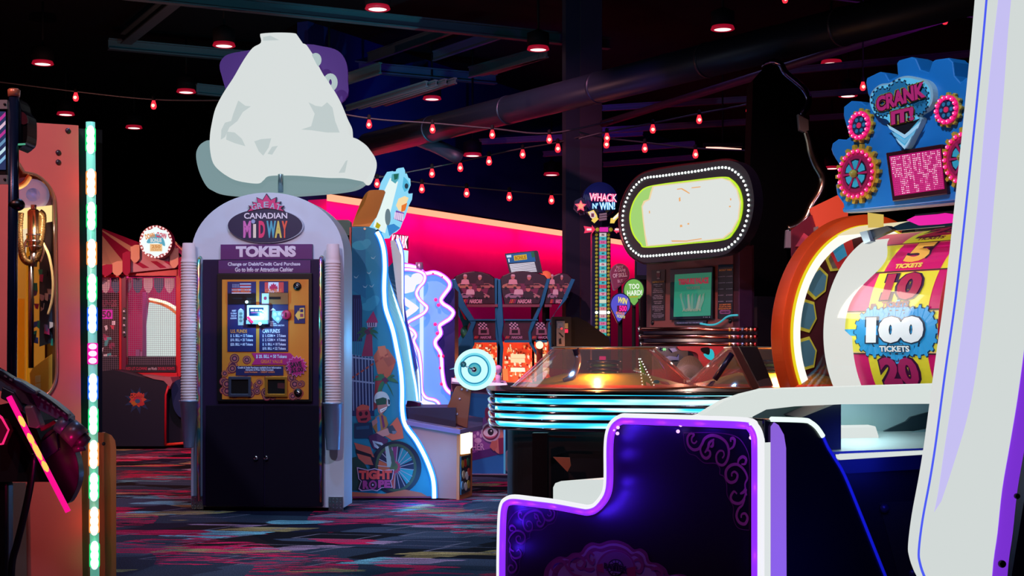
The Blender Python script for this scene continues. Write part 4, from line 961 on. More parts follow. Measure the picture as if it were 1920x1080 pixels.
art([(704, 812), (728, 802), (736, 808), (728, 816), (706, 822)], '#c08078'); art([(726, 800), (736, 797), (744, 810), (740, 814), (730, 812)], '#2c4050'); art([(735, 808), (744, 808), (742, 813), (736, 814)], '#607080')
art([(690, 818), (706, 812), (728, 824), (722, 840), (700, 842)], '#4c2048'); art([(698, 826), (716, 830), (724, 840), (716, 846), (702, 838)], '#a8b0b8'); art([(702, 830), (714, 834), (720, 840), (714, 842)], '#283040')
# bike
art(ell(742, 877, 48, 50, 44), '#120d26'); 
art([(664, 830), (694, 838), (702, 858), (668, 842)], '#c05844'); art([(668, 848), (694, 856), (700, 872), (676, 870)], '#c05844'); art([(666, 842), (696, 852), (698, 858), (668, 850)], '#10101c')
art(ell(742, 877, 39, 45, 40), '#384830'); art(ell(742, 877, 34, 40, 40), '#141034')
for a, b, c in ((.1, .9, '#1c8a90'), (1.6, 2.3, '#b84438'), (4.0, 4.8, '#7c2858'), (5.0, 5.9, '#1c7880'), (2.9, 3.5, '#b05030')): art([(742, 877)]+ell(742, 877, 33, 39, 6, a, b), c)
for i in range(20):
    a = 2*PI*i/20+.1; c_a, s_a = math.cos(a), math.sin(a); art([(742-s_a*.7, 877+c_a*.7), (742+s_a*.7, 877-c_a*.7), (742+34*c_a+s_a*.7, 877+40*s_a-c_a*.7), (742+34*c_a-s_a*.7, 877+40*s_a+c_a*.7)], '#a08c98')
art(burst(740, 876, 12, 13, 12, .8), '#a83450'); art(ell(738, 875, 8, 8, 20), '#4c5c38'); art([(722, 838), (728, 836), (734, 868), (732, 876), (726, 876)], '#9aa29c'); art([(729, 836), (737, 846), (742, 872), (736, 876)], '#405040')
art([(655, 860), (668, 856), (684, 870), (694, 890), (694, 915), (660, 920), (655, 900)], '#0f3830')
art([(655, 932), (655, 922), (720, 926), (760, 918), (790, 924), (805, 933)], '#b4583c')
mb.build('side_art')
# logo
mb = t.mb(); lg = [(669, 876), (690, 881), (702, 878), (718, 882), (739, 880), (736, 898), (733, 902), (736, 914), (716, 915), (707, 921), (698, 919), (678, 921), (672, 917), (677, 902), (672, 898)]
mb.poly(w0, lg, M('#c8a8bc', .5), .022, .003); mb.poly(w0, [(704.5+(x-704.5)*.95, 899.5+(y-899.5)*.92) for x, y in lg], M('#1c0c2c', .5), .0235, .002)
mb.text(w0, 'TIGHT', 673, 882, 735, 899, M('#e04840', .5), .026, .07); mb.text(w0, 'R', 680, 901, 692, 917, M('#a83878', .5), .026, .07)
mb.poly(w0, ell(699, 909, 7.5, 8.5, 20), M('#a83878', .5), .026, .002); mb.poly(w0, ell(699, 909, 4, 5, 20), M('#20101c', .5), .0275, .002); mb.poly(w0, ell(699, 909, 1.6, 2, 10), M('#c8a8bc', .5), .0285, .001)
mb.text(w0, 'PE', 709, 900, 732, 915, M('#a83878', .5), .026, .07)
mb.build('logo')
mb = t.mb(); mb.rect(w0, 655, 426, 658.5, 934, M('#c04838', .45), .003, .035); mb.rect(w0, 655, 931, 815, 934, M('#7c2040', .5), .02, .02); mb.build('panel_trim')
# neon edge
CY = E('#d8f6ff', 1.6); CB = M('#2a8cf0', .4, e=1.3, ec='#1c80ff')
def neon(th, pts, r, core, halo, off, name, pl, back=.012):  # halo: coloured outer tube painting the bloom round the bright core
    mb = th.mb(); P_ = [pl(p[0], p[1], off=off) for p in pts]; mb.tube(P_, r, halo, seg=10); h = mb.build(name)
    mb = th.mb(); mb.tube([p+pl.n*r*.55 for p in P_], r*.68, core, seg=8); mb.build('glowing_core', h); return h
neon(t, t1, .021, CY, CB, .012, 'edge_tube', w0)
pts2 = cr([(724, 505), (726, 520), (735, 547), (748, 583), (761.4, 625), (772, 685), (779, 721), (783, 752)], 4)
wp2 = t.W(.06); neon(t, pts2, .012, CY, CB, .0, 'inner_tube', wp2)
wp3 = t.W(.42); pts3 = cr([(745, 448), (753, 475), (754, 520), (754.5, 567), (760, 612), (771, 650), (782, 690), (785, 725), (786, 752)], 4); neon(t, pts3, .017, CY, M('#5060f0', .4, e=1.2, ec='#5068ff'), .0, 'inner_tube', wp3)
# playfield between the tubes: slants away from the near side to the far tube
def strip(th, A, B, plA, plB, m, name, d=.02):
    mb = th.mb(); a_ = [plA(p[0], p[1]) for p in A]; b_2 = [plB(p[0], p[1]) for p in B]; n_ = min(len(a_), len(b_2)); vs = []; 
    for i in range(n_): vs += [a_[int(i*(len(a_)-1)/(n_-1))], b_2[int(i*(len(b_2)-1)/(n_-1))]]
    mb.add(vs, [(2*i, 2*i+1, 2*i+3, 2*i+2) for i in range(n_-1)], m); return mb.build(name)
tsub = [p for p in t1 if p[1] < 755]
strip(t, tsub, pts2, w0, wp2, M('#7cc0c8', .35, e=.25, ec='#7ad0e0'), 'screen_surround')
strip(t, pts2, [p for p in pts3 if p[1] > 470], wp2, wp3, M('#3c6c90', .3, e=.15, ec='#3078c0'), 'screen')
mb = t.mb(); mb.poly(t.W(.10), [(732, 452), (739, 449), (752, 478), (753, 600), (745, 560)], M('#c8c4b8', .4, e=.2), 0, .02); mb.poly(t.W(.3), [(756, 560), (763, 600), (775, 650), (783, 690), (779, 700), (760, 620)], M('#4848c0', .4, e=.3), 0, .02); mb.build('bezel')
mb = t.mb(); 
for x, y in ((748, 652), (752, 665), (756, 690), (760, 705), (763, 716)): mb.poly(wp2, ell(x, y, 3, 5, 8), E('#e8fff8', 1.3), .02, .004)
mb.split('indicator_light')
# pedestal
ped = [p for p in t1 if p[1] > 775]
mb = t.mb(); mb.poly(w0, [(757, 787), (863, 803), (860.5, 936), (815, 934)]+[(p.x, p.y) for p in reversed(ped)], M('#b08078', .55), -.004, .03); mb.build('pedestal')
mb = t.mb(); mb.poly(w0, [(655, 936), (862, 938), (862, 941), (655, 938)], BLACK, -.01, .4); mb.box(0, t.W(0).ab(860, 900)[0]-.02, .03, .55, .03, .6, M('#2c1c38', .5)); mb.box(-.0, t.W(0).ab(700, 500)[0], .03, .55, .6, 1.75, M('#10405c', .5)); mb.build('cabinet_core')
u1 = w0.ab(863, 870)[0]; zA, zB = w0.ab(863, 938)[1], w0.ab(863, 803)[1]
fr = PL(t, w0(863, 870), (.11, .30, 0), (0, 0, 1))
mb = t.mb(); mb.poly(fr, [(862, 803), (886, 800), (885, 929), (861, 939)], M('#c8743c', .5), 0, .02); fp = mb.build('front_panel')
mb = t.mb(); mb.poly(fr, [(866, 808), (882, 806), (882, 850), (866, 852)], E('#fff8d0', 1.6), .012, .01); mb.poly(fr, [(882, 812), (886, 811), (886, 838), (882, 842)], E('#f8ffe0', 1.4), .012, .01); mb.build('lit_panel', fp)
mb = t.mb(); mb.poly(fr, [(865, 856), (883, 852), (882, 920), (865, 928)], M('#203038', .4), .012, .01)
for i, (x, y, cc) in enumerate(((868, 870, '#c8a040'), (873, 868, '#c03828'), (878, 866, '#307850'), (870, 890, '#d0b890'), (876, 892, '#e0e0d8'), (880, 885, '#c04838'), (868, 910, '#80a0b0'), (874, 912, '#e0d8c8'), (879, 908, '#c0a040'))): mb.poly(fr, ell(x, y, 2.5, 8, 10), M(cc, .4), .013+.001*i, .004)
mb.build('prize_window', fp)
mb = t.mb(); A_ = w0(757, 787)
deck = [w0(755, 787, off=.03), w0(863, 806, off=.03), fr(905, 797, off=.03), t.W(.45)(905, 783), t.W(.5)(778, 762), t.W(.4)(758, 768)]
dn = Vector((0, 0, 1)); mb.solid(deck, dn, .03, M('#8c78a8', .3)); mb.build('counter_deck', bevel=.003)
mb = t.mb(); mb.poly(t.W(.28), [(760, 765), (764, 750), (788, 756), (787, 772)], M('#8c2060', .4), .0, .1); mb.build('counter_riser')
for q in ((842, 788), (857, 792)):
    pass
mb = t.mb(); 
for x in (820, 850): mb.lathe(w0(x, 942, off=-.08), [(.03, -.02), (.03, .03)], BLACK, axis=(1, 0, 0), seg=14)
mb.split('castor')
# topper
mb = t.mb(); mb.poly(t.W(.0), cr([(660, 424), (665, 408), (674, 385), (683, 366), (692, 357.5), (706, 356), (719, 356.5), (722, 360)], 4)+[Vector((700, 425))], M('#f08c28', .5), .0, .03); tp = mb.build('topper_side')
mb = t.mb(); mb.poly(t.W(.01), [(673, 425), (704, 425), (716, 436), (683, 436)], MATTE, .0, .05); mb.lathe(t.W(0)(684, 429), [(.008, 0), (.008, .01)], E('#f0c0b0', .6), axis=(0, -1, 0), seg=10); mb.build('topper_underside')
sgp = PL(t, t.W(0)(704, 420), (.62, .78, 0), (-.12, -.1, 1)); 
sgn = z6([(315, 398), (330, 345), (352, 280), (375, 200), (395, 130), (420, 85), (432, 66), (450, 72), (474, 64), (480, 80), (487, 50), (498, 44), (506, 60), (508, 84), (517, 80), (526, 105), (538, 112), (540, 150), (524, 190), (530, 205), (552, 198), (548, 235), (530, 270), (520, 300), (505, 345), (492, 370), (478, 408), (455, 430), (430, 440), (414, 466), (385, 452)])
mb = t.mb(); mb.poly(sgp, sgn, E('#8cd8f8', 1.0), .0, .05); ts = mb.build('topper_sign')
ts['label'] = 'jagged glowing cartoon sign'
mb = t.mb(); mb.poly(sgp, z6([(320, 395), (378, 200), (420, 108), (465, 130), (455, 170), (440, 230), (425, 290), (405, 360), (388, 435), (345, 412)]), E('#dcecea', 1.1), .006, .004)
mb.poly(sgp, z6([(430, 84), (472, 78), (470, 110), (450, 140), (425, 122)]), E('#5cb8c8', .8), .01, .003); mb.poly(sgp, z6([(440, 84), (468, 82), (462, 112), (445, 118)]), E('#2c7868', .7), .013, .003)
mb.poly(sgp, z6([(500, 100), (520, 120), (535, 150), (520, 180), (505, 190), (492, 160)]), E('#58c0e8', .9), .01, .003); mb.poly(sgp, z6(ell(516, 155, 10, 16, 14)), E('#30485c', .7), .013, .003)
mb.poly(sgp, z6([(470, 230), (505, 215), (528, 225), (510, 270), (500, 310), (470, 300), (455, 270)]), E('#f8dca8', 1.0), .01, .003)
mb.poly(sgp, z6([(488, 270), (520, 255), (508, 300), (485, 310)]), E('#e87830', 1.), .013, .003)
mb.poly(sgp, z6([(455, 300), (502, 315), (490, 370), (440, 350)]), E('#8858c0', .8), .01, .003)
for i in range(5): mb.poly(sgp, z6([(447+i*11, 310+i*2), (454+i*11, 312+i*2), (450+i*11, 352+i*3), (443+i*11, 350+i*3)]), E('#e8d0f0', 1.), .0125, .003)
mb.poly(sgp, z6(ell(405, 340, 16, 50, 20)), E('#7c94a0', .7), .01, .003); mb.poly(sgp, z6([(340, 370), (362, 388), (350, 410), (330, 400)]), E('#c8b820', .8), .01, .003)
mb.poly(sgp, z6([(400, 390), (440, 380), (478, 405), (440, 432), (415, 452)]), E('#3c90d8', .9), .012, .003)
mb.build('sign_art', ts)
mb = t.mb(); mb.rect(t.W(.55), 622, 412, 657, 463, M('#b4b8ac', .5), 0, .1, r=.02); mb.box(-.1, .1, .4, .5, 1.70, 1.76, MATTE); mb.build('rear_box')
lamp('POINT', t.M @ w0(830, 860, off=.25), 2.4, '#58b0ff', .003, name='edge_glow')
lamp('POINT', t.M @ w0(780, 920, off=.3), 3.0, '#4aa8ff', .003, name='edge_glow')
lamp('POINT', t.M @ w0(700, 640, off=.5), 1.6, '#68c0ff', .003, name='edge_glow')
# round target on its post
tg = T('round_target', 'round glowing white and blue bullseye target on a bolted brown post', 'target', 868, 9.36, 0)
g0 = tg.W(0)
mb = tg.mb(); mb.poly(g0, [(830, 784), (852, 730), (856, 724), (884, 724), (883, 738), (876, 803)], M('#9a5a48', .35, .4), 0, .04)
for q in ((841, 768), (857, 776), (876, 732), (866, 730), (846, 789), (862, 748)): mb.lathe(g0(*q), [(.008, 0), (.009, .006), (.003, .009)], M('#c8a8c0', .3, .6), axis=(0, -1, 0), seg=10)
mb.build('post', bevel=.004)
tc = g0(891.7, 692.6, off=.03); R_ = 38.7/F*9.36; ax = Vector((-.10, -1, .0))
mb = tg.mb(); mb.lathe(tc, [(R_*.95, 0), (R_, .01), (R_, .04), (R_*.95, .05), (.001, .05)], E('#c8fcf8', 1.15), axis=ax, seg=48); ds = mb.build('disc')
mb = tg.mb()
for r, h, m in ((.80, .052, E('#7ce0f0', 1.)), (.70, .0535, E('#1c98c8', .8)), (.64, .055, E('#c4f8fc', 1.1)), (.33, .0565, E('#1c98c0', .75)), (.26, .058, E('#58c4d4', .8))): mb.lathe(tc, [(R_*r, h-.004), (R_*r, h), (.001, h)], m, axis=ax, seg=40)
mb.build('rings', ds)
mb = tg.mb(); a = ax.normalized(); mb.lathe(tc, [(.012, .058), (.02, .062), (.02, .09), (.006, .1)], CHROME, axis=ax, seg=16); mb.tube([tc+a*.085, tc+a*.1+Vector((-.03, 0, .012)), tc+a*.1+Vector((-.065, 0, .03))], .005, STEEL); mb.ball(tc+a*.1+Vector((-.067, 0, .034)), .02, M('#0c4048', .4), sc=(1, .6, 1)); mb.tube([tc+Vector((-R_*1.25, 0, .0)), tc+Vector((-R_*.9, 0, .01))], [.002, .006], M('#a0e0e0', .3)); mb.build('spinner', ds)
lamp('POINT', tg.M @ (tc+a*.25), 1.2, '#90f4ff', .003, name='target_glow')

# ================================================================ neon outlined game with bone figure, and its counter
n_ = T('neon_game', 'tall pale blue arcade game outlined in zigzag violet neon with a white bone shape', 'arcade game', 760, 12.1, 0)
n0 = n_.W(0)
ln = [(757, 498), (770, 499), (786, 504), (796, 513), (812, 511), (824, 514), (836, 522), (843, 531), (842, 540), (834, 551), (827, 562), (831, 570), (842, 577), (850, 586), (844, 597), (832, 605), (824, 612), (826.5, 625.8), (817, 638), (817, 648), (825, 660), (828, 675), (829, 696), (833, 721), (840, 733), (852, 741)]
lc = cr(ln, 4)
VW = E('#f4e0ff', 1.5); VH = M('#a040e8', .4, e=1.25, ec='#b040ff')
mb = n_.mb(); mb.poly(n0, [(750, 500)]+[(p.x, p.y) for p in lc]+[(852, 800), (750, 800)], M('#5a96e8', .5, e=.75, ec='#5aa0f4'), -.03, .06); mb.build('blue_panel')
mb = n_.mb(); mb.rect(n0, 787, 520, 794, 745, E('#d8e8ff', 1.1), -.02, .02); mb.build('bright_edge')
neon(n_, lc, .021, VW, VH, .0, 'outline_tube', n0)
bone = [(750, 507), (762, 505), (780, 507), (793, 512), (797, 520), (794, 530), (786, 539), (781, 550), (786, 561), (795, 570), (801, 577), (795, 587), (780, 596), (766, 604), (764, 612), (775, 620), (780, 630), (776, 640), (785, 660), (789, 685), (790, 715), (792, 735), (800, 746), (815, 750), (823, 757), (822, 768), (812, 776)]
mb = n_.mb(); fig = cr([(756, 545), (756, 520), (764, 516), (770, 520), (774, 514), (786, 512), (793, 520), (790, 530), (780, 534), (776, 545), (768, 548), (758, 550)], 3, True); mb.poly(n0, fig, E('#e4e4f4', 1.2), .02, .04)
mb.poly(n0, [(752, 556), (757, 556), (780, 572), (785, 577), (780, 583), (762, 596), (752, 600), (752, 590), (768, 578), (752, 568)], E('#f0e4f8', 1.2), .02, .04)
mb.poly(n0, cr([(752, 610), (762, 606), (770, 612), (776, 626), (772, 634), (778, 650), (784, 690), (786, 730), (796, 750), (814, 756), (816, 764), (800, 762), (784, 750), (774, 730), (768, 690), (756, 650)], 3, True), E('#f0e8fc', 1.15), .01, .03); mb.build('bone_figure')
neon(n_, cr(bone, 4), .016, VW, VH, .035, 'inner_tube', n0)
mb = n_.mb(); mb.box(-.1, n0.ab(852, 700)[0], .06, .9, .03, 1.5, M('#10204c', .5)); mb.build('cabinet_body')
mb = n_.mb(); mb.poly(n0, [(738, 438), (765, 442), (765, 466), (739, 463)], M('#300818', .4), -.06, .05)
mb.text(n0, 'K PARK', 734, 441, 765, 464, E('#ff4890', 1.1), -.055, .12, -.12); mb.text(n0, 'K PARK', 734, 441, 765, 464, E('#ffe8f4', 1.4), -.05, .03, -.12)
mb.poly(n0, [(752, 468), (765, 470), (764, 493), (752, 490)], E('#c0f0ff', 1.1), -.05, .04); mb.build('name_sign')
mb = n_.mb(); mb.tube([n0(764, 497), n0(782, 502)], .012, M('#605870', .4)); mb.lathe(n0(786, 503), [(.03, -.04), (.035, .0), (.03, .05)], M('#a8a0c0', .3, .6), axis=(0, 0, 1), seg=14); mb.build('camera_bracket')
mb = n_.mb()
for q in ((812, 512), (830, 518), (822, 572), (817, 562), (816, 608), (820, 625), (824, 667), (830, 668), (826, 690), (828, 720)): mb.ball(n0(*q, off=.01), .016, M('#e02878', .4, e=.8), 8)
mb.split('tube_clip')
lamp('POINT', n_.M @ n0(830, 610, off=.3), 2.0, '#b070ff', .003, name='neon_glow')
lamp('POINT', n_.M @ n0(770, 560, off=.3), 1.4, '#b8c0ff', .003, name='neon_glow')

d_ = T('detective_counter', 'blue and purple arcade counter printed with a paw and an eye in a magnifier', 'arcade game', 880, 11.2, 0)
d0 = d_.W(0)
mb = d_.mb(); mb.poly(d0, [(846, 720), (930, 730), (946, 745), (946, 889), (846, 891)], M('#1c70b4', .5), 0, .04)
k_[0] = 0
art([(846, 745), (890, 748), (938, 760), (946, 780), (946, 845), (884, 862), (866, 864), (846, 866)], '#84489c', plane=d0)
art([(846, 852), (884, 850), (930, 838), (946, 836), (946, 850), (884, 864), (846, 868)], '#4c1c70', plane=d0)
art([(846, 718), (930, 728), (946, 738), (946, 744), (920, 740), (846, 734)], '#a878a8', plane=d0)
art([(846, 742), (946, 750), (946, 758), (920, 770), (890, 800), (870, 812), (846, 800)], '#1c78c0', plane=d0)
for q in ((890, 818), (896, 813), (902, 817)): art(ell(*q, 2.6, 4, 10), '#c8a8d4', plane=d0)
art(ell(896, 826, 7, 5, 14), '#c8a8d4', plane=d0)
mb.text(d0, 'KISHER', 868, 832, 908, 845, M('#c8a8d4', .5), .0045, .01, .06)
k_[0] = 60
art(cr([(909, 775), (912, 764), (922, 770), (931, 786), (929, 792), (914, 790)], 3, True), '#a02058', plane=d0)
art(cr([(930, 792), (941, 800), (944, 830), (938, 850), (928, 845), (922, 826)], 3, True), '#c87c74', plane=d0); art([(934, 822), (945, 820), (946, 850), (936, 852)], '#801c50', plane=d0)
art(ell(920, 810, 18, 18.5, 30), '#b8b0c8', plane=d0); art(ell(920, 810, 15, 15.5, 30), '#5c2048', plane=d0); art(ell(919, 811, 13, 11, 26), '#c06080', plane=d0); art(cr([(906, 811), (914, 803), (924, 803), (933, 810), (925, 818), (912, 818)], 3, True), '#ded8e4', plane=d0); art(ell(920, 810, 5.6, 6.4, 18), '#201428', plane=d0); art(ell(921, 808, 1.6, 1.8, 10), '#ffffff', plane=d0)
art([(922, 827), (932, 826), (932, 838), (926, 846), (918, 838)], '#b86860', plane=d0)
mb.build('front_print')
mb = d_.mb(); rs = PL(d_, d0(946, 850), (.32, .42, 0), (0, 0, 1)); mb.poly(rs, [(946, 745), (972, 748), (971, 878), (946, 890)], M('#2c5878', .4), 0, .02)
mb.poly(rs, ell(958, 865, 12, 23, 24), M('#c8a0b0', .5), .01, .01); mb.poly(rs, ell(958, 865, 9, 19, 24), M('#a8b4b0', .5), .012, .01); mb.poly(rs, [(957, 850), (960, 850), (961, 868), (958.5, 882), (955, 868)], M('#203040', .5), .014, .01)
mb.lathe(rs(957, 826), [(.014, 0), (.014, .01)], CHROME, axis=(0, -1, 0), seg=12); mb.build('side_panel')
mb = d_.mb(); mb.tube([d0(946, 750, off=.01), d0(946, 889, off=.01)], .008, M('#60b8e8', .3, e=.3)); mb.build('corner_trim')
mb = d_.mb(); mb.solid([d0(846, 712, off=.12), d0(952, 722, off=.12), d_.W(.3)(948, 714), d_.W(.3)(846, 708)], Vector((0, 0, 1)), .03, M('#d0b8dc', .3)); mb.tube([d0(848, 712, off=.13), d0(900, 719, off=.13), d0(950, 722, off=.13)], .014, E('#f8d8ff', 1.1)); mb.build('counter_deck')
mb = d_.mb(); q = d0(934, 716, off=.05); mb.lathe(q, [(.02, -.02), (.022, .05), (.012, .055), (.012, .07)], M('#e0c0e8', .3), seg=14); mb.ball(q+Vector((0, 0, .10)), .032, M('#e8b8e8', .3)); mb.build('joystick')
mb = d_.mb(); mb.box(-.15, d0.ab(944, 800)[0], .04, .7, .02, .72, M('#10305c', .5)); mb.build('cabinet_body')
ck = T('chequered_box', 'narrow black and white chequered panel beside the blue counter', 'panel', 984, 11.9, 0)
c0 = ck.W(0); mb = ck.mb(); mb.rect(c0, 966, 796, 1002, 852, M('#0c0c18', .5), 0, .2); sx, sy = 5.3, 5.6
for i in range(-1, 8):
    for j in range(0, 11):
        if (i+j) % 2 == 0:
            cx_, cy_2 = 967+i*4.6, 799+j*4.9
            if 968 < cx_ < 1001 and cy_2 < 850: mb.poly(c0, [(cx_-4.4, cy_2), (cx_, cy_2-4.7), (cx_+4.4, cy_2), (cx_, cy_2+4.7)], M('#b8b4cc', .5), .003, .003)
mb.build('chequered_front'); mb = ck.mb(); mb.rect(c0, 968, 852, 1000, 892, MATTE, -.02, .15); mb.build('plinth')

# ================================================================ row of racing pushers
TLb = M('#126c8c', .35, .3); TL2 = M('#1878a8', .3, .3); DKM = M('#1c0614', .35)
zn = zf(820, 440, 3.6)
def racer(name, label, cols, px, hdr, xs, sx_, glow):
    r_ = T(name, label, 'arcade game', px, 13.6, 0, group='racing coin pushers in a row'); r0 = r_.W(0)
    mb = r_.mb(); mb.poly(r0, zn(hdr), M('#2c0818', .35), .0, .12); h = mb.build('header', bevel=.01)
    hx0 = min(p[0] for p in hdr); hx1 = max(p[0] for p in hdr); hc = (hx0+hx1)/2; hw = (hx1-hx0)
    mb = r_.mb(); 
    def Pz(pts): return zn([(hc+a*hw, b) for a, b in pts])
    mb.poly(r0, Pz([(-.36, 330), (.36, 330), (.26, 420), (-.22, 420)]), M('#6c1c44', .4), .004, .002)
    # four drivers and two cars as printed shapes
    sk = '#b87868'
    cars = [(-.28, 345, '#a87858'), (.28, 345, '#9c6858'), (-.22, 412, '#8c7888'), (.18, 412, '#a88078')]
    for a, y, cc in cars:
        mb.poly(r0, Pz([(a-.17, y+8), (a-.15, y-6), (a-.07, y-16), (a+.05, y-16), (a+.13, y-4), (a+.17, y+2), (a+.16, y+14), (a-.14, y+16)]), M(cc, .4), .006, .002)
        mb.poly(r0, Pz([(a-.07, y-4), (a-.04, y-12), (a+.04, y-12), (a+.07, y-4)]), M('#1c0c18', .3), .008, .002)
        for q in (-.09, .1): mb.poly(r0, Pz([(a+q+.03*math.cos(t_), y+13+8*math.sin(t_)) for t_ in [2*PI*j/10 for j in range(10)]]), M('#100810', .4), .009, .002)
    for a, y, s_, sh in ((-.22, 285, 1, '#c8a0a0'), (.12, 290, 1, '#381828'), (-.1, 352, 1.05, '#c8b8b8'), (.1, 365, 1.2, '#1c1018')):
        mb.poly(r0, Pz([(a-.10*s_, y+50*s_), (a-.08*s_, y+20), (a, y+12), (a+.08*s_, y+20), (a+.10*s_, y+50*s_)]), M(sh, .5), .011, .002)
        mb.poly(r0, Pz([(a+.042*s_*math.cos(t_), y+17*s_*math.sin(t_)) for t_ in [2*PI*j/14 for j in range(14)]]), M(sk, .5), .013, .002)
        mb.poly(r0, Pz([(a-.045*s_, y-4), (a-.03*s_, y-18*s_), (a+.03*s_, y-18*s_), (a+.05*s_, y-4)]), M('#c0a8a8' if s_ == 1 else '#3c1c1c', .5), .015, .002)
    A, B = Pz([(-.16, 436), (.16, 464)]); mb.text(r0, 'NASCAR', A[0]+3, A[1], B[0]+1, B[1], M('#c8a0a8', .4), .008, .05, shear=.25)
    for i, cc in enumerate(('#c02838', '#c86828', '#a81840', '#782060')):
        a = -.30+i*.035; mb.poly(r0, Pz([(a+.03, 436), (a+.055, 436), (a+.025, 463), (a, 463)]), M(cc, .4), .008, .002)
    mb.build('header_print', h)
    c0_, c1_, c2_, c3_ = xs   # left col, right col at several heights
    mb = r_.mb()
    for pts in cols: mb.poly(r0, zn(pts), TLb, .02, .14)
    mb.split('frame_post', bevel=.006)
    mb = r_.mb(); mb.rect(r0, *zn([(c0_, 470)])[0], *zn([(c1_, 488)])[0], M('#8c5058', .3, .5), .04, .10); mb.rect(r0, *zn([(c0_+10, 570)])[0], *zn([(c1_-10, 580)])[0], TLb, .03, .08); mb.rect(r0, *zn([(c2_, 712)])[0], *zn([(c3_, 728)])[0], TLb, .04, .1); mb.split('rail')
    mb = r_.mb(); mb.poly(r0, zn([(c0_+20, 580), (c1_-20, 580), (c1_-4, 620), (c1_-4, 680), (c1_-22, 712), (c0_+22, 712), (c0_+4, 680), (c0_+4, 620)]), M('#3c0a24', .35), .0, .06); pm = mb.build('mid_panel')
    mb = r_.mb(); 
    for i in range(5):
        for j in range(4): mb.poly(r0, zn([(sx_-28+i*12+j*2, 592+j*11), (sx_-17+i*12+j*2, 592+j*11), (sx_-15+i*12+j*2, 602+j*11), (sx_-26+i*12+j*2, 602+j*11)]), M('#c8b0c4' if (i+j) % 2 else '#1c0c1c', .4), .006, .002)
    mb.poly(r0, zn([(sx_-20, 634), (sx_+46, 634), (sx_+50, 676), (sx_-24, 676)]), M('#a07080', .3, .4), .01, .01); mb.poly(r0, zn([(sx_-8, 642), (sx_+34, 642), (sx_+34, 664), (sx_-8, 664)]), M('#200810', .3), .014, .01)
    A, B = zn([(sx_-10, 684), (sx_+64, 702)]); mb.text(r0, 'NASCAR', A[0], A[1], B[0], B[1], M('#a88098', .4), .006, .05, shear=.25)
    for i, cc in enumerate(('#c02838', '#a85828', '#a81840')): mb.poly(r0, zn([(sx_-46+i*9, 684), (sx_-39+i*9, 684), (sx_-45+i*9, 702), (sx_-52+i*9, 702)]), M(cc, .4), .006, .002)
    mb.build('panel_print', pm)
    # lit playfield
    rb = r_.W(.35)
    mb = r_.mb(); mb.poly(rb, zn([(c2_-10, 722), (c3_+10, 722), (c3_+14, 1005), (c2_-10, 1005)]), M('#a03818', .5, e=.55, ec='#ff5030'), 0, .02)
    rn2 = random.Random(int(px)); xw = c3_-c2_
    for i in range(int(110)):
        f = rn2.random(); y = 735+250*rn2.random(); x = c2_+4+f*(xw+(y-722)*.12-10); s1, s2 = rn2.uniform(3, 10), rn2.uniform(4, 13)
        cc = rn2.choice(['#ffe0b0', '#ffb070', '#ff8040', '#ff5030', '#fff0d0', '#d03020', '#ff9858', '#8c1c10'])
        mb.poly(rb, zn([(x-s1, y-s2), (x+s1, y-s2*.7), (x+s1*.8, y+s2), (x-s1*.9, y+s2*.6)]), E(cc, .95), .01+.002*i/10, .02)
    for y in (820, 850, 912): 
        x = (c2_+c3_)/2; mb.poly(rb, zn([(x-46, y-14), (x+50, y-14), (x+54, y+14), (x-44, y+14)]), E('#fff0d0', 1.2) if y == 912 else E('#ffd8a8', 1.1), .05, .02)
    mb.build('playfield')
    mb = r_.mb(); mb.poly(rb, zn([(c2_-12, 905), (c2_+22, 905), (c2_+28, 985), (c2_-8, 985)]), E('#ff8c50', .9), .06, .03); mb.build('side_light')
    mb = r_.mb(); mb.poly(r0, zn([(c2_-8, 1000), (c3_+2, 1000), (c3_+2, 1750), (c2_-8, 1750)]), M('#0c2c44', .5), .05, .5); mb.build('lower_cabinet')
    lamp('POINT', r_.M @ r0(*zn([((c2_+c3_)/2, 960)])[0], off=-.1), 6, '#ff7038', .003, name='playfield_light')
    return r_
racer('racing_pusher', 'racing pusher partly hidden behind the bullseye target, drivers on its dark header',
      [[(104, 300), (122, 296), (188, 470), (262, 590), (240, 650), (250, 740), (170, 900), (100, 1100), (20, 1100), (60, 880), (150, 745), (205, 650), (225, 600), (130, 470)], [(385, 292), (412, 296), (412, 480), (400, 600), (412, 700), (428, 760), (418, 1000), (400, 1000), (404, 760), (392, 690)]], 925,
      [(106, 296), (128, 276), (175, 256), (240, 246), (300, 251), (355, 268), (388, 292), (398, 468), (195, 470), (150, 380)], (200, 408, 248, 402), 300, 1)
racer('racing_pusher', 'middle racing pusher with orange-lit coin playfield, directly below the tilted blue and white screen',
      [[(402, 300), (428, 300), (440, 470), (448, 600), (436, 690), (446, 760), (432, 1005), (400, 1005), (404, 760), (410, 690), (400, 600)], [(738, 296), (762, 296), (716, 470), (660, 600), (634, 660), (640, 730), (710, 850), (690, 850), (622, 740), (612, 660), (630, 600), (690, 470)]], 970,
      [(420, 304), (440, 278), (490, 256), (545, 247), (610, 247), (680, 258), (725, 276), (742, 298), (716, 400), (690, 466), (452, 470), (436, 400)], (440, 690, 452, 628), 510, 1)
racer('racing_pusher', 'last and narrowest racing pusher of the row, beside the dark pillar',
      [[(905, 296), (930, 302), (870, 440), (800, 520), (760, 600), (772, 660), (790, 760), (776, 900), (756, 900), (760, 760), (742, 690), (748, 600), (830, 470)]], 1045,
      [(752, 300), (775, 278), (815, 262), (850, 257), (885, 266), (912, 292), (884, 380), (822, 466), (722, 470), (738, 380)], (724, 772, 664, 740), 690, 1)
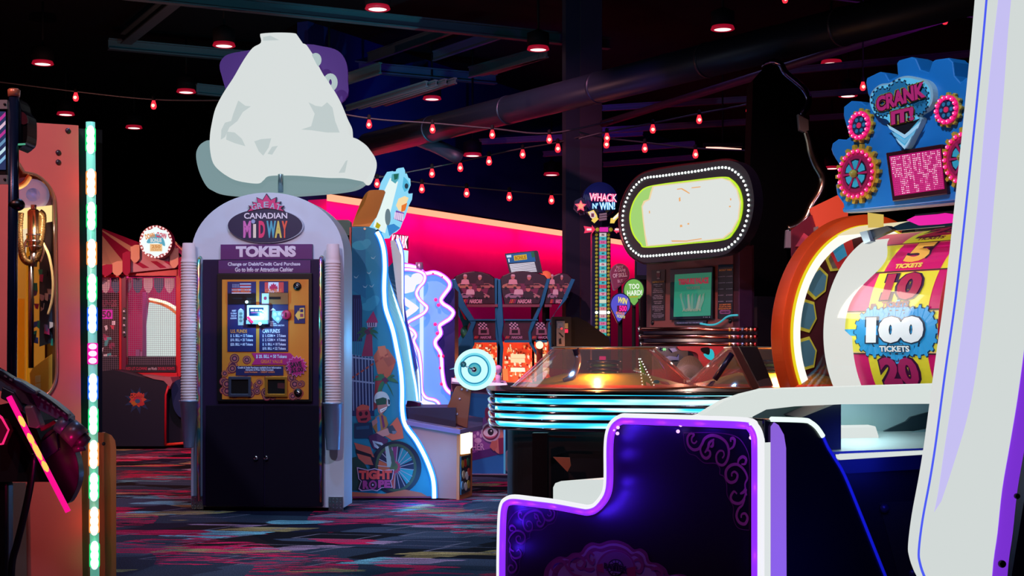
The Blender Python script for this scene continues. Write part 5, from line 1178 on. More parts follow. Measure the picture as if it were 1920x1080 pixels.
# partly seen one at the far left of the row
r4 = T('racing_pusher', 'thin slanted edge of a racing pusher just beside the violet neon game', 'arcade game', 850, 13.9, 0, group='racing coin pushers in a row'); r0 = r4.W(0)
mb = r4.mb(); mb.poly(r0, zn([(70, 340), (90, 320), (112, 400), (130, 470), (120, 480), (90, 440)]), M('#6c3048', .4), .0, .05); mb.build('header')
mb = r4.mb(); mb.poly(r0, zn([(95, 300), (118, 300), (180, 470), (225, 590), (235, 640), (150, 745), (60, 880), (20, 880), (120, 740), (180, 640), (165, 590), (100, 470)]), TL2, -.02, .06)
mb.poly(r0, zn([(150, 500), (170, 510), (196, 575), (182, 570)]), M('#b81c5c', .4), .02, .03)
mb.lathe(r0(*zn([(196, 655)])[0]), [(.02, 0), (.06, .02), (.02, .04)], M('#40a890', .25, .5), axis=(0, -1, 0), seg=10); mb.build('frame_posts')
mb = r4.mb(); mb.rect(r0, 835, 640, 860, 930, M('#0c1c34', .5), -.1, .4); mb.build('lower_cabinet')
mb = r4.mb(); mb.ball(r0(*zn([(95, 780)])[0], off=.1), .05, M('#c0c040', .4, e=.9)); mb.build('lamp')
rw = T('racing_side_lamp', 'small orange-white lamp glowing between two racing pushers', 'lamp', 1012, 13.5, 0, z=.7); r0 = rw.W(0)
mb = rw.mb(); mb.ball(r0(*zn([(690, 745)])[0], off=.08), .036, E('#ffd8a8', 2.0)); mb.tube([r0(*zn([(690, 745)])[0], off=.05), r0(*zn([(690, 800)])[0], off=.0), r0(*zn([(690, 990)])[0], off=.0)], .03, M('#8c4030', .4)); mb.build('bulb')
# tilted screen
ms = T('score_screen', 'tilted flat screen with blue cartoon heading and white list lines above the racing pushers', 'screen', 980, 14.6, 0); m0 = ms.W(0)
mb = ms.mb(); mb.poly(m0, zn([(455, 128), (668, 106), (699, 256), (488, 262)]), BLACK, 0, .08); mb.poly(m0, zn([(668, 106), (680, 112), (712, 262), (699, 258)]), M('#201828', .4), -.01, .07); sh = mb.build('housing')
mb = ms.mb(); mb.poly(m0, zn([(462, 134), (652, 114), (664, 180), (478, 192)]), E('#1c60a0', .8), .004, .003); mb.poly(m0, zn([(515, 142), (602, 132), (606, 166), (520, 176)]), E('#e0b830', .9), .007, .003); mb.poly(m0, zn([(630, 118), (652, 116), (660, 150), (640, 155)]), E('#207050', .7), .007, .003)
mb.poly(m0, zn([(466, 140), (498, 136), (500, 152), (470, 155)]), E('#d8e8ff', .9), .007, .003); mb.poly(m0, zn([(478, 166), (486, 160), (488, 185), (482, 186)]), E('#f0f4ff', .9), .007, .003)
A = zn([(524, 142)])[0]; B = zn([(600, 168)])[0]; mb.text(m0, 'BONUS', A[0], A[1], B[0], B[1], E('#b87818', .7), .011, .04, .1)
for i in range(7): mb.poly(m0, zn([(486+i*2.2, 200+i*8.5), (656+i*2.6, 184+i*9.8), (657+i*2.6, 190+i*9.8), (487+i*2.2, 206+i*8.5)]), E('#e0d8ea', 1.0), .007, .003)
mb.build('display', sh)
mb = ms.mb(); mb.tube([m0(1003, 512, off=-.1), Vector((m0(1003, 512).x, .1, 0))], .04, MATTE); mb.build('stand')
om = T('orange_dome', 'small orange dome peeping over the racing headers beside the pillar', 'lamp', 1024, 15.4, 0); m0 = om.W(0)
mb = om.mb(); q = zn([(732, 282)])[0]; c = m0(*q); mb.ball(c, .062, M('#e06a50', .5, e=.45, ec='#ff7850'), sc=(1, 1, 1)); mb.build('dome'); mb = om.mb(); mb.tube([c, Vector((c.x, c.y, 0))], .04, MATTE); mb.build('post')
# ================================================================ strength tower with balloons
v = T('strength_tower', 'tall dark blue strength tester tower with numbered lit scale and round head', 'arcade game', 1109, 9.8, 0)
zw = zf(1060, 320, 3.378); f = v.W(0)
DB = M('#0c1238', .3); 
mb = v.mb(); mb.poly(f, [(1110, 434), (1145, 434), (1146, 1000), (1109, 1000)], DB, 0, .18); mb.build('column', bevel=.005)
mb = v.mb(); c = f(1123.6, 376); R_ = 34/F*9.8; prof = [(R_*math.sin(PI*i/16), -R_*.0-R_*.45*math.cos(PI*i/16)) for i in range(1, 16)]
mb.lathe(c, [(.001, -.14)]+[(R_*math.sqrt(max(0, 1-((i-8)/8)**2))*1.0+.0, (i-8)/8*.13) for i in range(1, 16)]+[(.001, .14)], M('#0e1446', .18), axis=(0, -1, 0), seg=36); 
for i in range(3): mb.lathe(c+Vector((0, -.07-.02*i, .0)), [(R_*(.93-.1*i), 0), (R_*(.95-.1*i), .012), (R_*(.93-.1*i), .018)], M('#1a2260', .15), axis=(0, -1, 0), seg=36)
hd = mb.build('head')
fh = v.W(-.16)
mb = v.mb()
def neontext(mb, pl, s, x0, y0, x1, y1, core, halo, off=0, ang=0):
    mb.text(pl, s, x0-.6, y0-.6, x1+.6, y1+.6, halo, off, .09, ang); mb.text(pl, s, x0, y0, x1, y1, core, off+.006, .01, ang)
neontext(mb, fh, 'WHACK', 1105, 363, 1157, 377.5, E('#ffc8d8', 1.3), E('#e8307c', 1.0), 0, -.04)
neontext(mb, fh, "N'", 1111, 381, 1121, 391, E('#c8f4ff', 1.2), E('#3898e0', .9)); neontext(mb, fh, 'WIN!', 1124, 379, 1153, 393, E('#d0f0ff', 1.3), E('#3898e0', .9), 0, .03)
mb.build('lettering', hd)
mb = v.mb(); st = burst(1089, 386, 11, 11, 5, .5, -.3); mb.poly(fh, st, E('#ff5878', 1.1), 0, .03); st = burst(1089, 386, 7.5, 7.5, 5, .5, -.3); mb.poly(fh, st, M('#e89a70', .4, e=.7), .006, .01); mb.build('star', hd)
mb = v.mb(); mb.poly(f, [(1078, 376), (1090, 370), (1100, 376), (1100, 396), (1084, 398), (1076, 390)], DB, .1, .08); mb.poly(f, [(1086, 398), (1096, 397), (1097, 402), (1088, 403)], M('#20183c', .3), .1, .05); mb.build('star_backing', hd)
mb = v.mb(); mb.poly(fh, zw([(142, 262), (180, 248), (200, 280), (205, 300), (212, 305), (185, 332), (165, 315), (172, 308)]), M('#d8c850', .4, e=.6), 0, .02); mb.poly(fh, zw([(150, 264), (178, 254), (194, 290), (176, 304), (160, 296)]), E('#f4d8d0', .9), .004, .01); mb.text(fh, '1', *zw([(164, 270)])[0], *zw([(182, 294)])[0], M('#803050', .5), .008, .05)
mb.poly(fh, zw([(345, 256), (352, 280), (318, 316), (310, 332), (284, 332), (288, 300), (300, 300)]), M('#d8c850', .4, e=.6), 0, .02); mb.poly(fh, zw([(342, 262), (346, 278), (308, 312), (300, 302)]), E('#f8f4f0', 1.0), .004, .01); mb.split('arrow_card', 3, hd) if False else mb.build('arrow_cards', hd)
mb = v.mb()
for i in range(3): mb.poly(f, zw([(216, 272+i*16), (262, 266+i*16), (264, 278+i*16), (218, 284+i*16)]), M('#8c7880', .4, .3), .16, .06)
mb.build('mallet_fist', hd)
mb = v.mb(); mb.poly(f, zw([(185, 352), (295, 352), (290, 392), (190, 392)]), M('#240c34', .4), .05, .05); mb.poly(f, zw([(217, 358), (271, 358), (271, 387), (217, 387)]), E('#f028b0', .85), .055, .01); 
for x in (204, 288): mb.ball(f(*zw([(x, 373)])[0], off=.06), .014, M('#b0a028', .4, e=.4), 8)
mb.build('score_display')
for xs in (((118, 350), (128, 352), (170, 358), (170, 345), (190, 372), (172, 396), (170, 386), (120, 394), (126, 372)), ((345, 364), (345, 388), (330, 388), (328, 396), (308, 378), (328, 360), (330, 368))):
    mb = v.mb(); mb.poly(f, zw(xs), E('#f03860', 1.), .06, .03); xm = sum(p[0] for p in xs)/len(xs); mb.poly(f, zw([(xm-16, 366), (xm+14, 366), (xm+14, 378), (xm-16, 378)]), E('#ffd0d8', 1.2), .066, .008); mb.build('arrow_light')
# scale
cols = ['#e8d8dc', '#48c8d4', '#e070b0', '#48c8d4', '#e09080', '#48c8d4', '#e070b0', '#48c8d4', '#e8d8dc', '#48c8d4', '#c8d8d0', '#48c8d4', '#e09080', '#48c8d4', '#e05868', '#48c8d4', '#e8a8c0', '#40c8d0', '#e4ecd8', '#48c8d4', '#e8a0a0', '#f0fff0', '#e8b8c0', '#40c8d0', '#e880b0', '#40c8d0', '#e8a8a0', '#30c0b8']
nums = ['5', '25', '10', '20', '15', '40', '8', '50', '5', '35', '15', '35', '10', '40', '15', '5', '9', '100', '', '20', '15', '', '10', '50', '10', '40', '15', '12']
mb = v.mb(); N_ = len(cols); ys = [437+i*6.93 for i in range(N_+1)]
for i in range(N_):
    mb.poly(f, [(1124, ys[i]), (1137, ys[i]), (1137, ys[i+1]-.4), (1124, ys[i+1]-.4)], E(cols[i], .8 if i != 21 else 1.4), .012, .006)
    if nums[i]: mb.text(f, nums[i], 1127.5, ys[i]+1.6, 1133.5, ys[i+1]-2, M('#181828' if i % 2 else '#c02868', .5), .014, .05)
mb.build('scale_strip')
mb = v.mb()
for i in range(N_):
    y = ys[i]+3.4
    for x in (1118.5, 1141): mb.lathe(f(x, y), [(.0105, 0), (.0105, .008), (.004, .012)], M('#8c8a28', .4, e=.22 if i != 21 else 2.5, ec='#c8c030' if i != 21 else '#f0ffc0'), axis=(0, -1, 0), seg=10)
mb.split('side_light')
mb = v.mb(); mb.poly(f, [(1124, 668), (1136, 668), (1136, 676), (1124, 676)], E('#f018a0', .9), .02, .01); mb.build('base_light')
mb = v.mb(); mb.poly(f, [(1070, 760), (1200, 760), (1210, 900), (1060, 900)], M('#101020', .5), -.02, .6); mb.build('base')
def balloon(name, label, cx, cy, rx, ry, tail, fill, rim, lines, Y):
    b = T(name, label, 'sign', cx, Y, 0, z=.9); p = b.W(0)
    def outl(s):
        pts = ell(cx, cy, rx*s, ry*s, 30, PI*.14, -PI*1.14); tx, ty = tail; tx = cx+(tx-cx)*s; ty = cy+(ty-cy)*s
        return pts+[(cx-rx*s*.55, cy+ry*s*.80), (tx-2, ty), (tx+2, ty), (cx+rx*s*.55, cy+ry*s*.78)] if True else pts
    o_ = ell(cx, cy, rx, ry, 30, PI*.15, -PI*1.15)
    def mk(s):
        q = [(cx+(x-cx)*s, cy+(y-cy)*s) for x, y in o_]; tx, ty = cx+(tail[0]-cx)*s, cy+(tail[1]-cy)*s
        return q+[(tx-2, ty-1), (tx, ty), (tx+2, ty-1)]
    mb = b.mb(); mb.poly(p, mk(1), rim, 0, .05); bd = mb.build('body')
    mb = b.mb(); mb.poly(p, mk(.91), fill, .004, .004)
    for (s, x0, y0, x1, y1, m, an) in lines:
        if s == '#': mb.poly(p, [(x0, y0), (x1, y0-1), (x1, y1-1), (x0, y1)], m, .006, .002)
        else: mb.text(p, s, x0, y0, x1, y1, m, .009, .04, an)
    mb.build('face', bd)
    mb = b.mb(); q = p(cx, cy+ry, off=-.03); mb.tube([q, Vector((q.x, q.y+.02, -.9))], .012, MATTE); mb.build('stem')
balloon('balloon_sign', 'dull red balloon-shaped sign reading NOT A GAME OF SKILL', 1162, 514, 18.5, 20, (1152, 545), M('#7c2448', .5, e=.12), M('#8c5868', .4),
    [('NOT', 1156, 498, 1169, 504, M('#d0a0b0', .5), 0), ('A GAME', 1152, 504, 1173, 510, M('#d0a0b0', .5), 0), ('OF SKILL', 1149, 512, 1176, 520, M('#d8b0bc', .5), .1), ('BUT', 1158, 524, 1168, 530, M('#c890a4', .5), .1)], 9.4)
balloon('balloon_sign', 'green balloon-shaped sign reading TOO HARD!', 1188.5, 544, 20, 22.5, (1189, 575), E('#86cc62', .75), M('#141820', .3),
    [('TOO', 1179, 532, 1199, 542, E('#e8f4e0', 1), .05), ('HARD!', 1176, 544, 1204, 554, E('#e8f4e0', 1), .05), ('#', 1180, 556, 1196, 558, E('#c8b030', .8), 0)], 9.0)
balloon('balloon_sign', 'violet blue balloon-shaped sign reading WIN 500 BONUS TICKETS', 1163.5, 571, 19.5, 22, (1160, 606), E('#5c58d8', .85), M('#101430', .3),
    [('WIN', 1158, 558, 1176, 569, E('#f0e068', 1), -.2), ('#', 1157, 573, 1176, 586, M('#581040', .4), 0), ('500', 1161, 573, 1175, 584, E('#ff28a0', 1.1), 0), ('BONUS', 1155, 585, 1171, 590, E('#f09048', .9), -.15), ('TICKETS', 1156, 591, 1172, 596, E('#e8e088', .9), -.15)], 8.6)

# ================================================================ oval LED sign and its wooden cabinet
o_ = T('oval_sign', 'big tilted oval white lightbox with green edge, ringed with small lamps', 'sign', 1163, 9.0, -57)
z2 = zf(1140, 280, 3.0); f = o_.W(0)
outer = cr([(68, 400), (76, 320), (105, 240), (155, 170), (230, 127), (400, 95), (560, 76), (650, 63), (705, 68), (752, 92), (792, 145), (816, 230), (820, 320), (800, 420), (762, 500), (710, 555), (640, 596), (450, 617), (250, 636), (185, 630), (120, 583), (80, 495)], 5, True)
mb = o_.mb(); mb.poly(f, z2(outer), M('#14101c', .35), 0, .07); hs = mb.build('housing', bevel=.006)
mb = o_.mb(); mb.tube([f(*q, off=-.07) for q in z2(outer)], .012, M('#5c2028', .25, .6), closed=True); mb.build('rim', hs)
inn = cr([(120, 395), (130, 325), (160, 262), (208, 215), (300, 194), (450, 175), (640, 154), (692, 168), (735, 218), (755, 300), (742, 395), (705, 468), (650, 510), (450, 532), (220, 553), (180, 532), (138, 475)], 5, True)
mb = o_.mb(); mb.poly(f, z2(inn), M('#8cc020', .5, e=.9, ec='#a0cc20'), .008, .02)
in2 = [((x-440)*.975+440, (y-352)*.965+352) for x, y in [(p.x, p.y) for p in inn]]
mb.poly(f, z2(in2), E('#a8dc78', .9), .011, .002)
zg = cr([(205, 215), (190, 300), (195, 400), (205, 480), (215, 548), (235, 549), (225, 480), (212, 400), (222, 300), (240, 215), (240, 208)], 4, True)
mb.poly(f, z2([(250, 207), (640, 161), (686, 174), (727, 222), (747, 300), (735, 392), (698, 464), (648, 503), (450, 525), (215, 546), (205, 480), (195, 400), (188, 320), (200, 290), (228, 280), (238, 240)]), E('#f4d8a8', .95), .014, .002)
mb.poly(f, z2([(258, 211), (640, 166), (682, 180), (720, 226), (738, 300), (728, 390), (690, 460), (642, 498), (450, 520), (225, 540), (212, 480), (202, 400), (195, 322), (210, 296), (236, 284), (248, 240)]), E('#dde2de', 1.0), .017, .002)
OG = E('#f0b070', .95)
for pts in ([(388, 222), (415, 218), (440, 232), (460, 246), (457, 250), (436, 238), (412, 224), (388, 227)], [(470, 214), (520, 208), (520, 213), (470, 219)], [(398, 275), (406, 268), (408, 290), (400, 294)], [(405, 425), (416, 424), (418, 436), (405, 438)], [(446, 416), (456, 414), (457, 422), (448, 424)], [(355, 512), (440, 513), (525, 500), (528, 505), (440, 519), (360, 520)], [(686, 276), (692, 275), (693, 286), (688, 288)], [(680, 318), (690, 317), (690, 325), (682, 326)], [(230, 346), (235, 345), (236, 360), (231, 360)]): mb.poly(f, z2(pts), OG, .0195, .001)
mb.build('lit_face', hs)
mb = o_.mb(); led = mb.lathe((0, 0, 0), [(.002, .0), (.0078, .003), (.0065, .008), (.002, .011)], E('#f0fff8', 2.2), axis=(0, -1, 0), seg=8)
ledp = cr([(85, 400), (95, 320), (130, 240), (165, 196), (212, 162), (300, 150), (480, 126), (650, 102), (720, 128), (765, 178), (790, 250), (795, 310), (785, 390), (750, 480), (700, 535), (640, 566), (450, 582), (215, 601), (168, 588), (122, 546), (92, 470)], 8, True)
P3 = [f(*q) for q in z2(ledp)]; L_ = [0]
for i in range(len(P3)): L_.append(L_[-1]+(P3[(i+1) % len(P3)]-P3[i]).length)
NL = 96; lo = None
for i in range(NL):
    s_ = L_[-1]*i/NL; j = max(k for k in range(len(P3)) if L_[k] <= s_); fr_ = (s_-L_[j])/(L_[j+1]-L_[j]); q = P3[j].lerp(P3[(j+1) % len(P3)], fr_)
    if lo is None: lo = mb.build('rim_lamp', hs); ob = lo
    else: ob = lo.copy(); COL.objects.link(ob)
    ob.location = q; 
wcab = T('prize_cabinet', 'wooden brown cabinet with green screen and two dark instruction cards', 'arcade cabinet', 1213, 9.15, -57)
f = wcab.W(0); WD_ = M('#7a4038', .6)
zq = zf(1190, 480, 7.714)
mb = wcab.mb(); mb.poly(f, z2([(217, 560), (735, 540), (735, 1100), (217, 1100)]), WD_, 0, .12); mb.poly(f, z2([(735, 540), (740, 540), (740, 1100), (735, 1100)]), M('#4c2440', .6), -.001, .1)
mb.build('body')
sp = PL(wcab, f(*z2([(735, 800)])[0]), (0, 1, 0), (0, 0, 1)); mb = wcab.mb(); mb.poly(sp, z2([(735, 530), (820, 540), (822, 1100), (735, 1100)]), M('#5a2c48', .6), .0, .05); mb.build('side_panel')
mb = wcab.mb(); mb.poly(f, zq([(245, 205), (440, 195), (435, 930), (238, 935)]), M('#0c0814', .5), .004, .003)
mb.poly(f, zq(ell(342, 270, 30, 45, 16)), M('#7c2430', .5), .006, .001); mb.poly(f, zq(ell(342, 232, 26, 14, 14)), M('#c8b8a8', .5), .007, .001); mb.poly(f, zq(ell(342, 325, 24, 10, 12)), M('#b8a8a0', .5), .007, .001)
for s_, y0, y1, a, b, cc in (('INSTRUCTIONS', 362, 385, 258, 425, '#d08a20'), ('INSERT COIN', 406, 420, 275, 400, '#a89ca4'), ('TO PLAY', 432, 444, 300, 378, '#a89ca4'), ('USE JOYSTICK', 470, 483, 275, 403, '#a89ca4'), ('TO DROP COIN', 494, 506, 270, 405, '#a89ca4'), ('ONTO THE SHELF', 518, 530, 262, 415, '#a89ca4'), ('COINS THAT', 562, 575, 280, 395, '#a89ca4'), ('FALL OVER EDGE', 586, 598, 262, 412, '#a89ca4'), ('WIN TICKETS', 610, 622, 265, 410, '#a89ca4'), ('COLLECT CARDS', 652, 664, 275, 395, '#a89ca4'), ('FOR A BONUS', 678, 690, 288, 384, '#a89ca4'), ('COMPLETE A SET TO', 718, 730, 250, 420, '#a89ca4'), ('WIN MORE TICKETS', 742, 754, 252, 420, '#a89ca4'), ('AT THE COUNTER', 766, 778, 255, 415, '#a89ca4'), ('GOOD LUCK', 790, 800, 288, 378, '#a89ca4'), ('MACHINE DOES NOT', 826, 836, 275, 398, '#98909c'), ('GIVE CHANGE', 848, 858, 248, 425, '#98909c'), ('ASK AN ATTENDANT', 868, 878, 252, 420, '#98909c'), ('FOR HELP', 886, 894, 275, 392, '#98909c')):
    A, B = zq([(a, y0), (b, y1)]); mb.text(f, s_, A[0], A[1], B[0], B[1], M(cc, .5), .008, .03)
mb.build('instruction_card')
mb = wcab.mb(); mb.poly(f, zq([(512, 195), (1132, 155), (1130, 905), (505, 925)]), M('#08060c', .3), .02, .02); sf = mb.build('screen_frame', bevel=.003)
mb = wcab.mb(); mb.poly(f, zq([(580, 268), (1112, 235), (1095, 862), (562, 880)]), M('#208468', .5, e=.42, ec='#2c8c68'), .022, .002)
A, B = zq([(632, 318), (1068, 408)]); mb.text(f, 'TREASURE PALACE', A[0], A[1], B[0], B[1], M('#c03048', .5, e=.3), .026, .08); A, B = zq([(745, 440), (945, 480)]); mb.text(f, 'TICKETS', A[0], A[1], B[0], B[1], M('#8c8878', .5, e=.2), .026, .04)
for a in range(7): mb.poly(f, zq([(650+a*55, 560+20*(a % 2)), (680+a*55, 530+10*(a % 3)), (690+a*52, 640), (740+a*35, 780), (700+a*35, 780)]), M(['#5f9c80', '#3c8c78', '#80a088'][a % 3], .5, e=.2), .0235+a*.0003, .001)
A, B = zq([(690, 750), (960, 800)]); mb.text(f, 'Adventure', A[0], A[1], B[0], B[1], M('#8ca088', .5, e=.2), .028, .02)
for x in (998, 1028, 1048, 1083): mb.poly(f, zq(ell(x, 884, 7, 7, 8)), M('#9098a0', .5), .022, .001)
mb.build('display', sf)
mb = wcab.mb(); mb.poly(f, zq([(1208, 128), (1425, 122), (1418, 910), (1200, 905)]), M('#0c0814', .5), .004, .003)
A, B = zq([(1222, 188), (1405, 216)]); mb.text(f, 'PAYOUT TABLE', A[0], A[1], B[0], B[1], M('#d08a20', .5), .008, .04)
for i, (s1, s2) in enumerate((('2 CHARACTERS', '5 TICKETS'), ('3 CHARACTERS', '10 TICKETS'), ('4 CARDS', '20 TICKETS'), ('5 CARDS', '40 TICKETS'), ('8 CARDS', '80 TICKETS'))):
    y = 292+i*90; A, B = zq([(1210, y), (1308 if i < 2 else 1285, y+12)]); mb.text(f, s1, A[0], A[1], B[0], B[1], M('#9890a0', .5), .008, .03); A, B = zq([(1322, y-4), (1415, y+9)]); mb.text(f, s2, A[0], A[1], B[0], B[1], M('#9890a0', .5), .008, .03)
for i, s_ in enumerate(('PLAY MORE CARDS', 'COLLECT ALL CARDS', 'BONUS FOR FULL SET')): A, B = zq([(1225+(-5)*i, 692+i*30), (1392+3*i, 712+i*30)]); mb.text(f, s_, A[0], A[1], B[0], B[1], M('#c87830', .5), .008, .04)
mb.poly(f, zq(rrect(1228, 782, 1388, 838, 26)), M('#8c4878', .5), .006, .001); A, B = zq([(1242, 795), (1372, 825)]); mb.text(f, 'CARDS ONLY', A[0], A[1], B[0], B[1], M('#401838', .5), .008, .05); mb.build('payout_card')
mb = wcab.mb(); mb.poly(f, zq([(575, 930), (1040, 930), (1035, 985), (570, 990)]), M('#14101c', .4), .012, .01); A, B = zq([(610, 955), (985, 975)]); mb.text(f, 'PLEASE DO NOT TILT THE MACHINE', A[0], A[1], B[0], B[1], M('#8890b0', .5), .014, .03); mb.build('notice_strip')
mb = wcab.mb()
for q in ((262, 965), (1385, 938)): mb.lathe(f(*zq([q])[0]), [(.014, 0), (.014, .006), (.003, .008)], BLACK, axis=(0, -1, 0), seg=10)
mb.build('bolts')
mb = wcab.mb(); mb.tube([f(*q, off=.03) for q in cr(zq([(950, 978), (1010, 988), (1090, 998), (1180, 985), (1260, 940), (1320, 890), (1390, 862), (1490, 855)]), 5)], .006, M('#38b0b8', .4, e=.5)); mb.build('cyan_cable')
mb = wcab.mb(); mb.box(.02, .9, .12, .45, .02, 1.3, M('#180c14', .6)); mb.build('rear_body')
bm_ = T('dark_monitor', 'small dark violet monitor half hidden behind the wooden cabinet and pink wall', 'screen', 1195, 11, 0); m0 = bm_.W(0)
mb = bm_.mb(); mb.rect(m0, 1191, 480, 1216, 524, BLACK, 0, .06); mb.rect(m0, 1194, 484, 1213, 516, M('#3c2c58', .4), .003, .003); mb.build('housing'); mb = bm_.mb(); mb.tube([m0(1205, 520, off=-.03), Vector((m0(1205, 520).x, .03, 0))], .03, MATTE); mb.build('stand')

# chrome rails over the second dome
rl = T('bumper_rails', 'three stacked chrome rails with red reflections below the wooden cabinet', 'rail', 1196, 7.75, -8)
f = rl.W(0)
for y, xa, xb in ((617.5, 1197, 1422), (631.5, 1199, 1421), (645.5, 1201, 1419)):
    mb = rl.mb(); mb.tube([f(xa, y), f(xb-4, y-.5), f(xb, y-.5)], [.0115, .0115, .008], M('#b06a60', .14, 1.), seg=12); rr = mb.build('rail')  # red reflections are put into the metal colour
    mb = rl.mb(); mb.tube([f(xa-1, y), f(xa+3, y)], .014, CHROME, seg=12)
    for i, cc in enumerate(('#d8b060', '#d0d0e0', '#c84058', '#7890c0', '#c87868', '#c8c0b0', '#c04048')): mb.tube([f(1366+i*8, y), f(1371+i*8, y)], .0125, M(cc, .2, .9), seg=12)
    mb.build('end_bands', rr)
mb = rl.mb(); mb.poly(f, [(1206, 619), (1412, 619), (1410, 648), (1208, 648)], M('#0a0c2c', .3), -.02, .1)
mb.poly(f, [(1196, 560), (1200, 560), (1200, 600)], BLACK, -.02, .02); mb.build('backing')
mb = rl.mb(); 
for x in (1212, 1405): mb.tube([f(x, 648, off=-.06), Vector((f(x, 648).x, .06, 0))], .03, MATTE)
mb.split('post')

# ================================================================ two-domed coin pusher with cyan bands
pu = T('dome_pusher', 'low wide coin pusher with clear domes, chrome rings and glowing cyan bands', 'arcade game', 960, 6.36, 0)
base = [(-.13, 1.05), (-.10, .19), (.145, 0), (1.06, -.15), (1.74, .37), (1.86, 1.0), (1.3, 1.24), (.2, 1.2)]
def chaikin(P, n=3, f_=.12):
    P = [Vector((*p, 0)) for p in P]
    for i in range(n):
        Q = []
        for a, b in zip(P, P[1:]+P[:1]): Q += [a.lerp(b, f_), b.lerp(a, f_)]
        P = Q; f_ = .25
    return P
ring = chaikin(base)
cxr = Vector((.85, .55, 0))
def rg(s, z): return [Vector((cxr.x+(p.x-cxr.x)*s, cxr.y+(p.y-cxr.y)*s, z)) for p in ring]
def yz(y): return 1-(y-650)/F*6.36
def slab(mb, s, z0, z1, m): mb.solid([Vector((p.x, p.y, z1)) for p in rg(s, 0)], Vector((0, 0, 1)), z1-z0, m); return mb
mb = pu.mb(); slab(mb, 1.01, yz(740), yz(735), M('#080a14', .2)); tr = mb.build('top_ring')
def cyan_mat():
    m = bpy.data.materials.new('cyan_lit_band'); m.use_nodes = True; nt = m.node_tree; b = nt.nodes['Principled BSDF']
    tc = nt.nodes.new('ShaderNodeTexCoord'); mp = nt.nodes.new('ShaderNodeMapping'); mp.inputs['Scale'].default_value = (2.2, 2.2, 16)
    nz = nt.nodes.new('ShaderNodeTexNoise'); nz.inputs['Scale'].default_value = 1.6; nz.inputs['Detail'].default_value = 1
    r = nt.nodes.new('ShaderNodeValToRGB'); el = r.color_ramp.elements
    el[0].position = .38; el[0].color = (*lin('#18a0cc'), 1); el[1].position = .62; el[1].color = (*lin('#c8fcff'), 1); q = el.new(.48); q.color = (*lin('#38c8ea'), 1)
    nt.links.new(tc.outputs['Object'], mp.inputs[0]); nt.links.new(mp.outputs[0], nz.inputs[0]); nt.links.new(nz.outputs['Fac'], r.inputs[0])
    nt.links.new(r.outputs[0], b.inputs['Emission Color']); b.inputs['Emission Strength'].default_value = 1.6; b.inputs['Base Color'].default_value = (.05, .3, .4, 1)
    return m
CYB = cyan_mat()
for y0, y1 in ((749, 759), (763, 773), (776.5, 788), (792, 803.5)):
    mb = pu.mb(); slab(mb, .965, yz(y1), yz(y0), CYB); mb.build('light_band')
CR2 = M('#b8b0b0', .1, 1.)
for y in (745, 761.5, 775, 790, 806):
    mb = pu.mb(); mb.tube(rg(.995, yz(y)), .0085, CR2, seg=12, closed=True); mb.build('chrome_ring')
mb = pu.mb(); slab(mb, .90, .03, yz(805), M('#040408', .7)); mb.build('base'); 
f = pu.W(-.0); 
gp_ = PL(pu, (.16, .02, .4), (1, -.18, 0), (0, 0, 1)); mb = pu.mb(); mb.poly(gp_, [(1037, 857), (1068, 858), (1070, 873), (1064, 885)], M('#c07850', .7), .06, .01); mb.poly(gp_, [(1017, 885), (1022, 880), (1025, 900), (1025, 960), (1015, 960)], M('#6c5448', .7), .06, .01)
mb.poly(gp_, [(1010, 815), (1080, 818), (1080, 822), (1010, 819)], M('#281410', .3), .06, .004); mb.split('gold_decal')
mb = pu.mb(); mb.poly(gp_, [(998, 812), (1026, 812), (1026, 1060), (998, 1060)], BLACK, .09, .05); mb.build('corner_leg')
# decks and domes
mb = pu.mb(); slab(mb, .94, yz(737), yz(733.5), M('#140a0c', .5)); mb.build('deck')
def dome(cx, cy, nm='dome'):
    c = Vector((cx, cy, yz(734))); H_ = .195
    mb = pu.mb(); mb.lathe(c, [(.455, 0), (.45, .012), (.262, H_-.008), (.25, H_)], glass('#ffe8d8', .12, .8, .07), seg=8*6, caps=False); d = mb.build(nm)
    mb = pu.mb(); mb.lathe(c, [(.252, H_-.003), (.262, H_), (.252, H_+.006), (.235, H_+.003)], M('#b8a078', .3, .6), seg=48, caps=False); mb.lathe(c, [(.455, 0), (.462, .004), (.455, .01)], M('#c07848', .3, .4), seg=48, caps=False); mb.build('dome_rim', d)
    mb = pu.mb(); mb.lathe(c, [(.44, .002), (.40, .012), (.20, .068), (.001, .072)], M('#7c7c20', .55), seg=40, caps=False); mb.lathe(c, [(.45, .001), (.41, .014), (.36, .022)], M('#c84c28', .45), seg=40, caps=False); mb.build('turntable')
    mb = pu.mb(); z = .066
    for i in range(4): mb.lathe(c+Vector((0, 0, z+i*.018)), [(.001, 0), (.068 if i % 2 == 0 else .082, 0), (.07 if i % 2 == 0 else .085, .006), (.07 if i % 2 == 0 else .08, .014), (.001, .014)], M('#143830' if i % 2 == 0 else '#0c1418', .25, .3), seg=32)
    mb.build('centre_stack')
    lamp('POINT', pu.M @ (c+Vector((-.05, -.24, .09))), 9.0, '#ffa060', .003, name='dome_light'); return c
c1 = dome(.454, .64); c2 = dome(1.32, .75)
pf_ = pu.W(.40)
mb = pu.mb(); mb.tube(cr([pf_(1079, 654), pf_(1083, 670), pf_(1082, 685), pf_(1073, 706), pf_(1057, 716)], 6), [.016]*30, M('#1c1424', .3), seg=12); mb.build('hose')
pf2 = pu.W(.30); mb = pu.mb(); mb.poly(pf2, [(1199, 672), (1206, 690), (1228, 733), (1209, 733), (1203, 700)], M('#6c8c30', .5, e=.1), 0, .01); mb.poly(pf2, [(1211, 716), (1219, 720), (1226, 734), (1214, 734)], M('#d8c8a0', .5), .003, .004)
